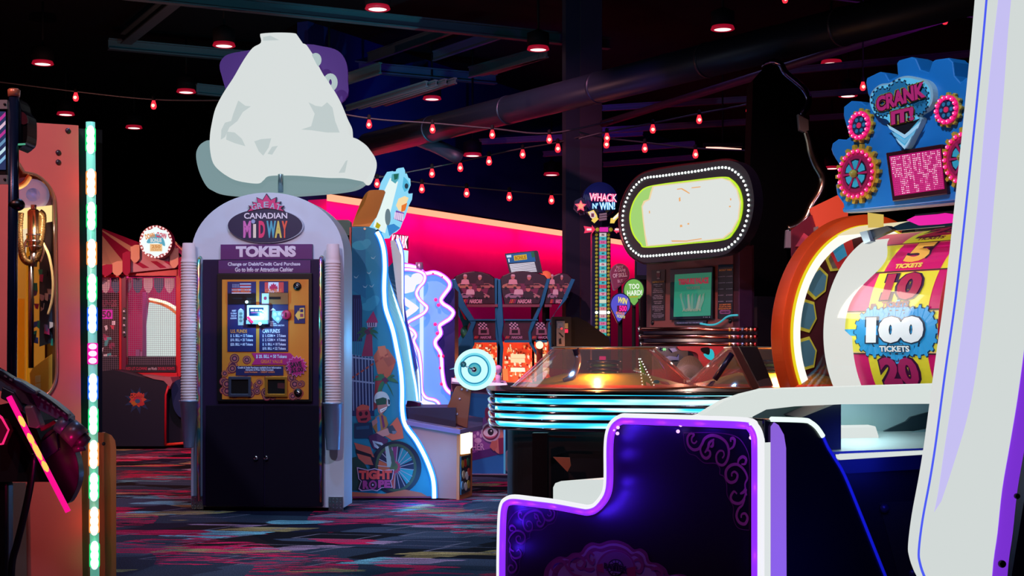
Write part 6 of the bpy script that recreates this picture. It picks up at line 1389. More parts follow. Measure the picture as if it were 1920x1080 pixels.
for (ax_, ay), (bx_, by) in (((1198, 673), (1206, 733)), ((1201, 673), (1226, 722))):
    for i in range(11): mb.ball(pf2(ax_+(bx_-ax_)*i/10, ay+(by-ay)*i/10, off=.006), .0032, E('#f4fff0', 1.4), 6)
mb.build('guide_fin')
mb = pu.mb(); mb.poly(pf2, ell(1231, 716, 6, 3.5, 12), M('#3898a0', .4), .0, .008); mb.poly(pf2, [(1236, 714), (1252, 716), (1257, 722), (1240, 720)], M('#c89878', .5), 0, .008); mb.split('loose_token')
pf3 = pu.W(.5); mb = pu.mb(); mb.tube([pf3(1373, 663), pf3(1340, 712)], .014, M('#241830', .3)); mb.poly(pf3, [(1324, 727), (1334, 715), (1342, 714), (1334, 727)], M('#382848', .3), 0, .04); mb.build('chute')
# coin box on the dome
cb = T('coin_box', 'black wedge-shaped coin box with steel coin plate standing on top of the clear dome', 'coin box', 1036, 7.0, 0, z=yz(734)+.2); f = cb.W(0)
mb = cb.mb(); mb.poly(f, [(1035, 594), (1071, 594), (1071, 651), (1035, 651)], MATTE, .02, .22); mb.poly(f, [(1071, 596), (1082, 594), (1100, 603), (1133, 627), (1142, 634), (1146, 651), (1071, 651)], M('#030408', .8, spec=.1), -.01, .2); bx = mb.build('body')
mb = cb.mb(); mb.poly(f, [(1043.5, 602), (1059, 602), (1059, 649), (1043.5, 649)], M('#a8a098', .3, .9), .028, .01); mb.poly(f, [(1045, 606), (1056, 606), (1056, 616), (1045, 616)], M('#c0d0d8', .2, .9), .034, .008); mb.poly(f, [(1047, 624), (1050, 624), (1057, 631), (1055, 633)], BLACK, .03, .002); mb.poly(f, [(1048, 636), (1052, 634), (1053, 645), (1048, 645)], BLACK, .03, .002)
mb.ball(f(1053, 616, off=.04), .005, E('#ff3040', 1.5), 8); mb.build('coin_plate', bx)
mb = cb.mb(); mb.poly(f, [(1059, 606), (1065, 606), (1065, 616), (1059, 616)], M('#6c6848', .4), .024, .004); mb.poly(f, [(1059, 617), (1065, 617), (1065, 624), (1059, 624)], M('#c02058', .5, e=.3), .024, .004); mb.build('sticker', bx)
# red creature and shell
cr_ = T('red_creature', 'red cartoon creature prop with bright cyan eye behind the scallop shell', 'figure', 1330, 8.02, 0); zp = zf(1200, 620, 6.857); f = cr_.W(0)
mb = cr_.mb(); mb.poly(f, zp(cr([(500, 200), (780, 200), (1100, 200), (1150, 240), (1000, 350), (880, 430), (820, 500), (760, 420), (740, 300), (640, 260), (520, 250)], 4, True)), M('#a01020', .5, e=.08), 0, .2); bd = mb.build('body', bevel=.02)
mb = cr_.mb(); mb.poly(f, zp(cr([(820, 300), (880, 290), (890, 240), (930, 245), (955, 300), (945, 370), (900, 375), (850, 345)], 4, True)), E('#20c8d8', .8), .01, .02); mb.poly(f, zp(cr([(790, 225), (880, 215), (900, 260), (885, 310), (830, 290), (790, 260)], 4, True)), MATTE, .014, .02); mb.build('eye', bd)
mb = cr_.mb(); mb.poly(f, [(1225, 735), (1400, 735), (1400, 980), (1225, 980)], MATTE, -.05, .15); mb.poly(f, [(1225, 648), (1290, 648), (1290, 735), (1225, 735)], M('#1c1038', .4), -.06, .1); mb.build('backdrop')
mb = cr_.mb(); 
for pts in ([(300, 350), (380, 325), (480, 340), (500, 300), (500, 380), (420, 380), (340, 400)], [(380, 230), (450, 220), (480, 260), (420, 280)]): mb.poly(f, zp(pts), M('#283c88', .3), .0, .05)
mb.poly(f, zp(burst(312, 240, 36, 26, 6, .5)), M('#187848', .3, .4), .02, .03); mb.build('foil_drape')
sh_ = T('scallop_shell', 'grey ribbed scallop shell standing upright between the two clear domes', 'shell', 1294, 7.86, 0); f = sh_.W(0)
vs = []; fs = []; nR = 44; cx_, cy_ = zp([(640, 655)])[0]
mb = sh_.mb(); n2 = 8
for i in range(nR*2+1):
    a = math.radians(-158+136*i/(nR*2)+0) ; 
    for j in range(n2+1):
        tt = j/n2; rr = 49*tt; x = cx_+rr*math.cos(a)*.62*1.0; y = cy_+rr*math.sin(a)
        dz = .05*math.sin(PI*tt)+(.006*tt if i % 2 else 0); vs.append(f(x, y, off=dz))
for i in range(nR*2):
    for j in range(n2): a = i*(n2+1)+j; fs.append((a, a+1, a+n2+2, a+n2+1))
mb.add(vs, [q for k3, q in enumerate(fs) if (k3//n2) % 2], M('#c8b0a4', .45)); mb.add(vs, [q for k3, q in enumerate(fs) if not (k3//n2) % 2], M('#4c4448', .45)); mb.build('fan')  # dark stripes paint the shade between the ribs
lamp('POINT', sh_.M @ f(1290, 650, off=.45), 5, '#ffd0c0', .003, name='shell_fill')  # added point light to brighten the shell
mb = sh_.mb(); q = zp([(640, 660)])[0]; mb.tube([f(*q), Vector((f(*q).x, .1, 0))], .03, MATTE); mb.poly(f, [(q[0]-6, q[1]-8), (q[0]+6, q[1]-8), (q[0]+3, q[1]+2), (q[0]-3, q[1]+2)], M('#5c5058', .4), .03, .06); mb.build('stand')
f = pu.W(.26)
mb = pu.mb(); mb.poly(f, [(1371, 650), (1384, 650), (1428, 735), (1414, 735)], M('#6c3428', .5), 0, .05); mb.build('wooden_bar', bevel=.004)
mb = pu.mb(); mb.poly(f, [(1386, 650), (1420, 650), (1455, 735), (1430, 735)], M('#180c14', .6), -.1, .2); mb.build('dark_bar')

# ================================================================ black cabinet with wavy chrome edge
bk = T('black_cabinet', 'tall black cabinet silhouette with a wavy chrome edge beside the oval sign', 'arcade cabinet', 1405, 9.5, 0)
zb_ = zf(1380, 100, 2.7); f = bk.W(0)
e1 = zb_(cr([(190, 42), (225, 57), (248, 98), (300, 142), (342, 180), (366, 225), (362, 262), (338, 298), (342, 322)], 5)); e2 = zb_(cr([(358, 395), (372, 440), (385, 500), (408, 560), (440, 615), (446, 660), (430, 712), (390, 775), (362, 835), (320, 872), (262, 892)], 5))
mb = bk.mb(); mb.poly(f, [(1412, 150), (1440, 118)]+e1+zb_([(366, 335), (366, 400)])+e2+[(1474, 465), (1492, 600), (1492, 735), (1425, 735), (1412, 560), (1404, 400)], M('#010102', .8, spec=.05), 0, .25)
mb.poly(f, [(1425, 735), (1492, 735), (1492, 1100), (1425, 1100)], M('#02020a', .8, spec=.1), 0, .25); mb.build('body')
mb = bk.mb(); CH2 = M('#8c7ca8', .18, 1.)
top_ = zb_([(130, 68), (148, 52), (170, 43)])
mb.tube([f(*q, off=.02) for q in top_+e1], [.005, .014, .019]+[.025]*50, CH2, seg=10); mb.build('chrome_edge')
mb = bk.mb(); n_e = len(e2); mb.tube([f(*q, off=.02) for q in e2], [.033+.013*math.sin(PI*i/n_e) for i in range(n_e)], M('#b09a88', .2, 1.), seg=10); mb.build('chrome_edge')
mb = bk.mb(); mb.poly(f, zb_([(314, 306), (340, 322), (368, 336), (370, 400), (350, 398), (322, 388)]), M('#c4bcb8', .35, .3), .05, .06); mb.poly(f, zb_([(256, 893), (288, 896), (280, 985), (250, 985)]), M('#b0b0bc', .35, .3), .05, .05); mb.split('edge_bracket', bevel=.003)
oc = T('orange_sheet', 'plain orange-coral sheet peeping out behind the orange wheel rim', 'sign', 1550, 8.7, 0); f = oc.W(0)
mb = oc.mb(); mb.poly(f, [(1520, 390), (1570, 366), (1590, 375), (1590, 470), (1545, 470)], M('#e86048', .5, e=.35, ec='#f05030'), 0, .05); mb.build('panel')  # glow put into the colour of the plain sheet
mb = oc.mb(); mb.poly(f, [(1486, 430), (1526, 400), (1548, 440), (1540, 480), (1486, 480)], M('#7c2038', .5, e=.05), -.02, .05)
mb.poly(f, [(1508, 437), (1528, 452), (1530, 470), (1512, 462), (1492, 462)], M('#e05068', .4, e=.15), .0, .05); mb.poly(f, [(1527, 426), (1534, 424), (1535, 442), (1528, 443)], M('#a8a8a8', .4), .01, .05); mb.build('lower_panel'); mb = oc.mb(); mb.tube([f(1540, 465, off=-.04), Vector((f(1540, 465).x, .05, 0))], .05, MATTE); mb.build('stand')

# ================================================================ big ticket wheel game
ct = T('wheel_game', 'ticket wheel game with blue gear-shaped top and magenta and yellow drum', 'arcade game', 1467, 6.2, -58)
z4 = zf(1420, 80, 3.0); z5 = zf(1420, 360, 2.843)
wc = .55; zc = CH+23*6.2/F; RO = .55
f = ct.W(.10)
def upx(px, th=0, R=.44):
    return ct.W(wc-R*math.cos(th)).ab(px, 600)[0]
RD = .45
uL_ = upx(1550, 0, RD); uR_ = upx(1765, 0, .56)-.02
def cp(u, th, R): return Vector((u, wc-R*math.cos(th), zc+R*math.sin(th)))
def annulus(mb, u0, u1, r0, r1, th0, th1, m, n=40):
    vs = []; 
    for i in range(n+1):
        th = th0+(th1-th0)*i/n
        vs += [cp(u0, th, r0), cp(u0, th, r1), cp(u1, th, r1), cp(u1, th, r0)]
    fs = []
    for i in range(n):
        a = i*4; b = a+4
        for j in range(4): fs.append((a+j, a+(j+1) % 4, b+(j+1) % 4, b+j))
    fs += [(0, 1, 2, 3), (4*n+3, 4*n+2, 4*n+1, 4*n)]
    mb.add(vs, fs, m, False); return mb
TB = math.radians(-26); TT = math.radians(112)
mb = ct.mb(); annulus(mb, -.075, 0, .50, RO, TB, TT, M('#d04018', .35, e=.12, ec='#ff5010')); mb.build('left_rim', bevel=.004, label='orange rim plate')
mb = ct.mb(); annulus(mb, -.002, .010, .495, .503, TB, TT, E('#e8d020', 1.)); annulus(mb, .0, .008, .452, .496, TB, TT, E('#f4f2e8', 1.25)); mb.build('rim_light')
# window side: disc behind the white arc
mb = ct.mb(); annulus(mb, -.03, -.02, .20, .455, TB, TT, M('#6c3038', .3, .2)); 
sd_ = ct.mb()
for i, (a_, r_, cc) in enumerate(((60, .40, '#7a6c60'), (35, .40, '#5c8ca0'), (12, .40, '#5c8ca0'), (-12, .40, '#5c8ca0'))):
    th = math.radians(a_); u_ = -.015; ctr = cp(u_, th, r_); et = Vector((0, math.sin(th), math.cos(th))); er = Vector((0, -math.cos(th), math.sin(th)))
    for s_, m_, o2 in ((.062, M('#c8b840', .4, e=.3), 0), (.05, M(cc, .3, e=.1), .003)):
        pts = [ctr+er*s_*math.cos(2*PI*k/6)+et*s_*math.sin(2*PI*k/6)*1.3+Vector((o2, 0, 0)) for k in range(6)]; mb.solid([p for p in pts], Vector((1, 0, 0)), .004, m_)
mb.build('side_disc')
mb = ct.mb(); annulus(mb, -.01, -.006, .36, .45, math.radians(55), math.radians(74), M('#c02c30', .4, e=.3)); annulus(mb, -.006, .0, .39, .45, math.radians(57), math.radians(66), M('#3890b8', .4, e=.3)); mb.build('side_print')
# drum
MGT = '#c01060'; YL = '#d8d030'
def patch(mb, x0, x1, t0, t1, m, R=RD, slant=0., n=6):
    vs = []
    for i in range(n+1):
        th = math.radians(t0+(t1-t0)*i/n)
        a, b = (upx(x0, th, R) if x0 is not None else uL_), (upx(x1, th, R) if x1 is not None else uR_)
        vs += [cp(a, th, R), cp(b, th, R)]
    mb.add(vs, [(2*i, 2*i+1, 2*i+3, 2*i+2) for i in range(n)], m); return mb
def upatch(mb, u0, u1, t0, t1, m, R, n=6):
    vs = []
    for i in range(n+1):
        th = math.radians(t0+(t1-t0)*i/n); vs += [cp(u0, th, R), cp(u1, th, R)]
    mb.add(vs, [(2*i, 2*i+1, 2*i+3, 2*i+2) for i in range(n)], m)
def ctext(mb, s_, u0, u1, t0, t1, m, R, wt=.05, shear=0):
    vs, fs = text_geo(s_, wt, shear); out = []
    for x, y in vs:
        th = math.radians((t0+t1)/2+y*(t1-t0)); out.append(cp((u0+u1)/2+x*(u1-u0), th, R))
    mb.add(out, fs, m)
mb = ct.mb(); annulus(mb, uL_, uR_+.02, .30, RD-.001, math.radians(-60), math.radians(130), M('#202028', .5)); dr = mb.build('drum')
LIT = .45
def lm(c): return M(c, .4, e=LIT)
bands = [(-33, -10.5, 'mag', '20'), (-10.5, 12, 'yel', '100'), (12, 34.5, 'mag', '10'), (34.5, 57, 'yel2', '5'), (57, 79.5, 'mag', '25'), (79.5, 102, 'yel2', '15')]
W_ = uR_-uL_; uc = upx(1683, .2, RD)
for t0, t1, kind_, num in bands:
    mb = ct.mb()
    if kind_ == 'mag':
        upatch(mb, uL_, uR_, t0, t1, lm(MGT), RD); upatch(mb, uc-.16, uc+.16, t0+.6, t1-.6, lm(YL), RD+.002)
    elif kind_ == 'yel':
        upatch(mb, uL_, uR_, t0, t1, lm('#e8c890'), RD); upatch(mb, uL_+.1, uR_-.08, t0+1, t1-1, lm('#dcd848'), RD+.002)
        upatch(mb, uL_, uR_, -1, 2.5, lm('#38a0d0'), RD+.003)
    else:
        upatch(mb, uL_, uR_, t0, t1, lm(YL), RD); upatch(mb, uc-.14, uc+.16, t0+.6, t1-.6, lm(MGT), RD+.002)
    upatch(mb, uL_, uR_, t0-.35, t0+.35, lm('#281820'), RD+.004, 2)
    if num == '100':
        for s_, cc, R2 in ((1.06, '#183048', RD+.005), (1.0, '#2898d0', RD+.007)):
            for dx, w2 in ((-.12, .105), (0, .13), (.12, .105)):
                g_ = gear(0, 0, w2*s_, w2*s_, 16, .12); pts = [cp(uc+dx+x, math.radians(.9)+y/RD, R2+abs(dx)*.002) for x, y in g_]; n = len(pts)
                mb.add([cp(uc+dx, math.radians(.9), R2+abs(dx)*.002)]+pts, [(0, i+1, (i+1) % n+1) for i in range(n)], lm(cc))
        ctext(mb, '100', uc-.165, uc+.165, -5.5, 9.2, lm('#183048'), RD+.010, .13); ctext(mb, '100', uc-.155, uc+.155, -4.8, 8.6, lm('#dceae8'), RD+.013, .08)
        ctext(mb, 'TICKETS', uc-.085, uc+.085, -9.6, -5.8, lm('#183048'), RD+.012, .10); ctext(mb, 'TICKETS', uc-.08, uc+.08, -9.2, -6.2, lm('#dceae8'), RD+.015, .04)
    else:
        w2 = .10 if len(num) == 2 else .06; cc = {'20': '#982058', '10': '#a01840', '5': '#e0a848', '25': '#a01840', '15': '#a01840'}[num]
        ctext(mb, num, uc-w2*1.12, uc+w2*1.12, t0+4.6, t1-.9, lm('#301030'), RD+.006, .12); ctext(mb, num, uc-w2, uc+w2, t0+5.4, t1-1.7, lm(cc), RD+.009, .05)
        ctext(mb, 'TICKETS', uc-.085, uc+.06, t0+1.5, t0+4.6, lm('#681030') if num != '5' else lm('#d8c050'), RD+.009, .06)
        if num == '10': upatch(mb, uc-.15, uc-.12, t0+1.2, t0+4, lm('#581838'), RD+.004, 2)
    mb.build('ticket_panel', dr)
# glare on the drum glass, painted as a glowing white band
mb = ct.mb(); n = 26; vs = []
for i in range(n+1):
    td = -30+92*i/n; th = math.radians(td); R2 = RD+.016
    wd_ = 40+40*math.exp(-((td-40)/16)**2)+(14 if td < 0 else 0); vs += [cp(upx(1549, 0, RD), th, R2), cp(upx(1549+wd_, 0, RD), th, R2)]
mb.add(vs, [(2*i, 2*i+1, 2*i+3, 2*i+2) for i in range(n)], E('#e6e8e2', .95)); mb.build('painted_glare')
# right rim, red
uq = upx(1765, 0, .56)
uR_ = uq-.02
mb = ct.mb(); annulus(mb, uq-.02, uq+.085, .44, .56, math.radians(-30), TT, M('#c01420', .35, e=.08)); mb.build('right_rim', bevel=.004, label='glossy red rim plate')
mb = ct.mb(); annulus(mb, uq-.03, uq-.02, .44, .455, math.radians(-30), math.radians(60), lm('#b8a030')); annulus(mb, uq+.086, uq+.10, .35, .56, math.radians(-30), TT, M('#2c0c40', .4)); mb.build('rim_lining')
# glass and header band
mb = ct.mb(); vs = []; n = 20
for i in range(n+1):
    th = math.radians(-28+98*i/n); vs += [cp(.012, th, .495), cp(uq-.022, th, .495)]
mb.add(vs, [(2*i, 2*i+1, 2*i+3, 2*i+2) for i in range(n)], glass(refl=.015, mx=.22), True); mb.build('curved_glass')
mb = ct.mb(); vs = []
for i in range(9):
    th = math.radians(62+44*i/8); vs += [cp(.30, th, .50), cp(uq, th, .50)]
mb.add(vs, [(2*i, 2*i+1, 2*i+3, 2*i+2) for i in range(8)], M('#34607c', .3, e=.12)); 
vs = []
for i in range(9):
    th = math.radians(62+44*i/8); vs += [cp(.01, th, .50), cp(.30, th, .50)]
mb.add(vs, [(2*i, 2*i+1, 2*i+3, 2*i+2) for i in range(8)], E('#ece0b8', .95))
mb.build('top_hood')
fc = ct.W(.26)
mb = ct.mb(); mb.poly(ct.W(.13), z5([(795, 150), (840, 128), (960, 118), (1000, 112), (1110, 128), (1110, 155), (960, 172), (860, 178)]), E('#f010a8', .95), .0, .01)
mb.poly(ct.W(.14), z5([(480, 92), (1130, 40), (1130, 60), (640, 105), (480, 112)]), M('#c8ccc8', .35, .3), 0, .02); mb.poly(ct.W(.135), z5([(588, 110), (668, 120), (668, 188), (590, 190)]), E('#e8c860', .8), 0, .006); mb.build('hood_light')
mb = ct.mb(); q = ct.W(.10); mb.poly(q, z5([(545, 215), (585, 205), (603, 262), (570, 276)]), M('#8ca8b8', .3, .5), .0, .03); mb.poly(q, z5([(560, 212), (690, 180), (720, 200), (600, 255)]), M('#182028', .4), -.02, .03); mb.build('pointer')
# body behind
mb = ct.mb(); mb.box(-.05, uq+.09, .35, 1.25, .03, zc-.25, M('#0c0c1c', .5)); mb.box(-.02, uq+.02, wc+.30, 1.15, .5, 1.62, M('#181020', .5)); mb.build('cabinet_body')
# topper
tp_ = ct.W(.10)
mid = z4([(490, 948), (483, 905), (448, 855), (440, 800), (470, 765), (475, 730), (462, 690), (425, 630), (415, 600), (422, 565), (455, 542), (500, 545), (520, 530), (500, 470), (484, 410), (486, 360), (528, 327), (578, 330), (612, 352), (640, 330), (622, 290), (610, 225), (615, 200), (690, 163), (720, 172), (742, 212), (790, 185), (784, 115), (795, 100), (868, 80), (893, 90), (918, 150), (965, 166), (985, 105), (1000, 95), (1075, 85), (1100, 108), (1110, 185), (1142, 222), (1165, 203), (1215, 182), (1250, 190), (1285, 260), (1290, 330), (1330, 340), (1380, 380), (1400, 450), (1370, 540), (1420, 600), (1420, 700), (1380, 850), (1200, 878)])
mb = ct.mb(); mb.poly(tp_, mid, M('#1c7cc8', .35), 0, .10); tpo = mb.build('topper', bevel=.018, label='blue gear-shaped plastic topper')
mb = ct.mb(); mb.tube([tp_(*q, off=-.02) for q in z4([(492, 940), (700, 920), (1000, 893), (1220, 870)])], .012, M('#3090d8', .3)); mb.build('topper_lip', tpo)
# heart crest
heart = cr([(632, 330), (645, 275), (690, 235), (745, 225), (800, 195), (850, 186), (900, 196), (955, 215), (985, 260), (985, 330), (955, 375), (900, 410), (925, 430), (880, 520), (835, 595), (790, 540), (740, 440), (690, 420), (650, 385)], 4, True)
mb = ct.mb(); mb.poly(tp_, z4(heart), M('#88b4c4', .35, e=.12), .03, .035); hc = mb.build('crest', tpo, bevel=.006)
mb = ct.mb(); h2 = [((p.x-812)*.94+805, (p.y-375)*.95+378) for p in heart]
mb.poly(tp_, z4(h2), M('#58b8d8', .4, e=.4), .033, .003)
for cx_, cy_, r_ in ((705, 320, 68), (800, 290, 78), (900, 300, 68), (905, 350, 58), (705, 365, 52)):
    mb.poly(tp_, z4(gear(cx_, cy_, r_, r_*1.12, 14, .16, .2)), M('#102840', .4), .0345, .002)
for cx_, cy_, r_ in ((705, 320, 60), (800, 290, 70), (900, 300, 60), (905, 350, 50), (705, 365, 44)):
    mb.poly(tp_, z4(gear(cx_, cy_, r_, r_*1.12, 14, .16, .2)), M('#2884b0', .4), .0365, .002)
mb.poly(tp_, z4([(720, 465), (760, 440), (880, 440), (915, 425), (830, 520)]), M('#0c1420', .4), .037, .002)
for k2 in range(3):
    y = 455+k2*38; xw = 95-k2*24; mb.poly(tp_, z4([(825-xw, y+5), (828, y+62-k2*6), (825+xw, y-12), (825+xw-16, y+24), (828, y+84-k2*8), (825-xw+14, y+30)]), M('#a8e0f0' if k2 != 1 else '#70c4e0', .4, e=.2), .039+.001*k2, .002)
def bt(s_, x0, y0, x1, y1, an):
    A, B = z4([(x0, y0), (x1, y1)]); 
    mb.text(tp_, s_, A[0]-2, A[1]-2, B[0]+2, B[1]+2, M('#c8b020', .4), .043, .15, an); mb.text(tp_, s_, A[0]-1.2, A[1]-1.2, B[0]+1.2, B[1]+1.2, M('#2c0c28', .4), .045, .12, an); mb.text(tp_, s_, A[0], A[1], B[0], B[1], M('#d0307c', .4), .047, .05, an)
bt('CRANK', 668, 262, 945, 350, .10); bt('IT!', 752, 372, 880, 450, .04)
mb.build('crest_print', hc)
# gears
def lampgear(x, y, ry, teeth, nb, big):
    c_a, c_b = tp_.ab(*z4([(x, y)])[0]); r = ry/3.0/F*(ct.M @ tp_.p(c_a, c_b)).y
    mb = ct.mb(); mb.shape(tp_, [(c_a+a, c_b+b) for a, b in gear(0, 0, r, r, teeth, .14)], M('#b8a030', .35), .020, .018); go = mb.build('gear', tpo, bevel=.003)
    return c_a, c_b, r, go
def bulbs(c_a, c_b, r, n, rb, go, th):
    first = None
    mb = ct.mb(); 
    for i in range(n):
        a = 2*PI*i/n; p = tp_.p(c_a+r*math.cos(a), c_b+r*math.sin(a), .030)
        mb.lathe(p, [(.001, .006), (rb*.8, .004), (rb, 0)], E('#ff2888', 1.05), axis=(0, -1, 0), seg=12, caps=False)
        mb.lathe(p, [(.001, .009), (rb*.25, .0085), (rb*.3, .006)], E('#ffc0dc', 1.6), axis=(0, -1, 0), seg=8, caps=False)
    mb.build('bulb_ring', go)
for x, y, ry, tt_, nb, big in ((597, 468, 98, 12, 14, 0), (1088, 380, 100, 12, 14, 0), (580, 740, 168, 18, 22, 1), (1188, 650, 178, 18, 22, 1)):
    a, b, r, go = lampgear(x, y, ry, tt_, nb, big)
    mb = ct.mb()
    def dsk(rr, m, off, n=32): mb.shape(tp_, [(a+q[0], b+q[1]) for q in ell(0, 0, rr, rr, n)], m, off, .004)
    if not big:
        dsk(r*.82, M('#c81c6c', .4, e=.35), .022); dsk(r*.55, M('#183050', .4), .025)
        for i in range(6):
            an = 2*PI*i/6; mb.shape(tp_, [(a+r*.36*math.cos(an)+q[0], b+r*.36*math.sin(an)+q[1]) for q in ell(0, 0, r*.12, r*.12, 10)], M('#2c88b0', .4), .027, .002)
        dsk(r*.16, M('#d02858', .4, e=.3), .029)
        mb.build('hub', go); bulbs(a, b, r*.69, 14, r*.135, go, 0)
    else:
        dsk(r*.86, M('#c89828', .4), .0225)
        mb.shape(tp_, [(a+q[0], b+q[1]) for q in burst(0, 0, r*.80, r*.80, 22, .88)], M('#a81850', .4, e=.25), .024, .003); dsk(r*.62, M('#8c1848', .4, e=.15), .027); dsk(r*.50, M('#281028', .4), .029)
        for i in range(6):
            an = 2*PI*(i+.5)/6; mb.shape(tp_, [(a+rr*math.cos(an+d_), b+rr*math.sin(an+d_)) for rr, d_ in ((r*.16, -.3), (r*.44, -.34), (r*.46, 0), (r*.44, .34), (r*.16, .3))], M('#30a0b8', .4, e=.2), .031, .002)
            an = 2*PI*i/6; mb.shape(tp_, [(a+rr*math.cos(an+d_), b+rr*math.sin(an+d_)) for rr, d_ in ((r*.1, -.3), (r*.55, -.07), (r*.55, .07), (r*.1, .3))], M('#a01c58', .4, e=.15), .033, .003)
        mb.lathe(tp_.p(a, b, .032), [(r*.13, 0), (r*.13, .015), (r*.05, .028), (.001, .03)], M('#a8a840', .35), axis=(0, -1, 0), seg=16); mb.build('hub', go); bulbs(a, b, r*.76, 22, r*.072, go, 0)
# LED matrix
mb = ct.mb(); mb.poly(tp_, z4([(722, 620), (1040, 570), (1068, 850), (760, 893)]), M('#300414', .35), .02, .03); mx_ = mb.build('led_matrix', tpo, bevel=.003)
mb = ct.mb(); mb.poly(tp_, z4([(742, 640), (1030, 596), (1052, 822), (772, 862)]), M('#8c0c50', .4, e=.55, ec='#c01070'), .022, .002); 
rn3 = random.Random(9); DOT = E('#ff8cc8', 1.1); DOT2 = E('#ffe0f0', 1.5)
txt = ["XXXX.XXX.X.X.XX.XX.X", "XX...X.X.XXX.X.XX.XX", "XXXX.XXX.X.X.XXX..XX", "XXXX.X.X.X.X.XX..XXX", ".XXX.XXXX.XXX.XXXX..", "...XXX.XX...XXX.XX..", "...XXX..X..X.X..XX..", "...X.X..XX...XX.XX..", "...XXX...X...XX.X..."]
for i in range(30):
    for j in range(20):
        u_, v_ = (i+.5)/30, (j+.5)/20
        row = txt[min(8, int(v_*9))]; ch = row[min(len(row)-1, int(u_*20))]
        x0_ = 748+(777-748)*v_; y0_ = 644+(858-644)*v_; x1_ = 1026+(1048-1026)*v_; y1_ = 602+(818-602)*v_
        x = x0_+(x1_-x0_)*u_; y = y0_+(y1_-y0_)*u_; s_ = 3.1 if ch == 'X' else 1.5
        p = [tp_(*q, off=.0245) for q in z4([(x-s_, y), (x, y-s_*1.1), (x+s_, y), (x, y+s_*1.1)])]
        mb.add(p, [(0, 1, 2, 3)], (DOT2 if rn3.random() > .35 else DOT) if ch == 'X' else DOT)
mb.build('dot_display', mx_)
lamp('POINT', ct.M @ tp_.p(*tp_.ab(1700, 420), .35), 1.0, '#ff60a0', .003, name='matrix_glow')
lamp('AREA', ct.M @ cp(.2, math.radians(20), .80), 2.2, '#fff0e0', .3, name='drum_fill', target=ct.M @ cp(.5, .2, .4))  # added area light brightening the drum, no fitting there

# ================================================================ white lit deck between the wheel and the front cabinets
dk = T('lit_deck', 'white glowing deck with dark recessed tray in front of the ticket wheel', 'counter', 1400, 4.9, 0)
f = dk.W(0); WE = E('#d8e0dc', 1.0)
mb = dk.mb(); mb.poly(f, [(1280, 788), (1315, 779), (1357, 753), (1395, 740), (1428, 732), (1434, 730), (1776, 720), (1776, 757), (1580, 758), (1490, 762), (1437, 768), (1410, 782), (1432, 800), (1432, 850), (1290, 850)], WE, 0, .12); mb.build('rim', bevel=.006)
fb_ = dk.W(.38)
mb = dk.mb(); mb.poly(fb_, [(1380, 745), (1790, 735), (1790, 880), (1380, 880)], M('#6c8c88', .5), 0, .02); mb.build('tray_back')
mb = dk.mb(); mb.solid([f(1430, 852), f(1790, 838), fb_(1790, 805), fb_(1430, 812)], Vector((0, 0, 1)), .01, M('#90a8a4', .35)); mb.build('tray_floor')
mb = dk.mb(); mb.poly(f, [(1500, 784), (1540, 768), (1563, 759), (1577, 757), (1577, 848), (1565, 848)], M('#1c3034', .5), -.03, .30); mb.build('divider')
mb = dk.mb(); mb.poly(f, [(1576, 800), (1642, 799), (1648, 818), (1648, 826), (1577, 828)], WE, -.22, .1); mb.build('lit_box', bevel=.004)
mb = dk.mb(); mb.poly(fb_, [(1650, 812), (1700, 790), (1708, 782), (1760, 768), (1764, 765), (1768, 826), (1700, 824)], M('#0c2428', .4), .02, .03)
mb.tube([fb_(1648, 822, off=.04), fb_(1700, 815, off=.04), fb_(1765, 802, off=.04)], .008, M('#90c0c0', .3, .5)); mb.build('ticket_chute')
mb = dk.mb(); mb.poly(f, [(1573, 851), (1757, 843), (1757, 851), (1576, 863)], WE, .0, .06); mb.build('lower_lip')
mb = dk.mb(); mb.poly(f, [(1570, 863), (1757, 851), (1757, 878), (1590, 888), (1578, 884)], M('#182844', .3), .005, .05); mb.build('lower_band')
mb = dk.mb(); mb.poly(f, [(1440, 864), (1757, 856), (1757, 1340), (1440, 1340)], M('#06071c', .35), -.04, .4); bp_ = mb.build('front_body')
mb = dk.mb(); mb.poly(f, [(1648, 942), (1732, 938), (1712, 1100), (1690, 1100)], M('#020208', .6), -.035, .004); mb.lathe(f(1658, 953, off=-.03), [(.016, 0), (.016, .01), (.003, .014)], M('#302c58', .3, .4), axis=(0, -1, 0), seg=14); mb.lathe(f(1712, 1075, off=-.03), [(.016, 0), (.016, .01), (.003, .014)], M('#302c58', .3, .4), axis=(0, -1, 0), seg=14); mb.build('access_panel', bp_)
lamp('AREA', dk.M @ f(1600, 760, off=-.15), 1.6, '#e0f4ff', .25, name='tray_light', target=dk.M @ f(1620, 850, off=-.2))
lamp('AREA', dk.M @ f(1660, 870, off=.22), 0.5, '#2030ff', .2, name='blue_edge_light', target=dk.M @ f(1640, 930, off=-.05))

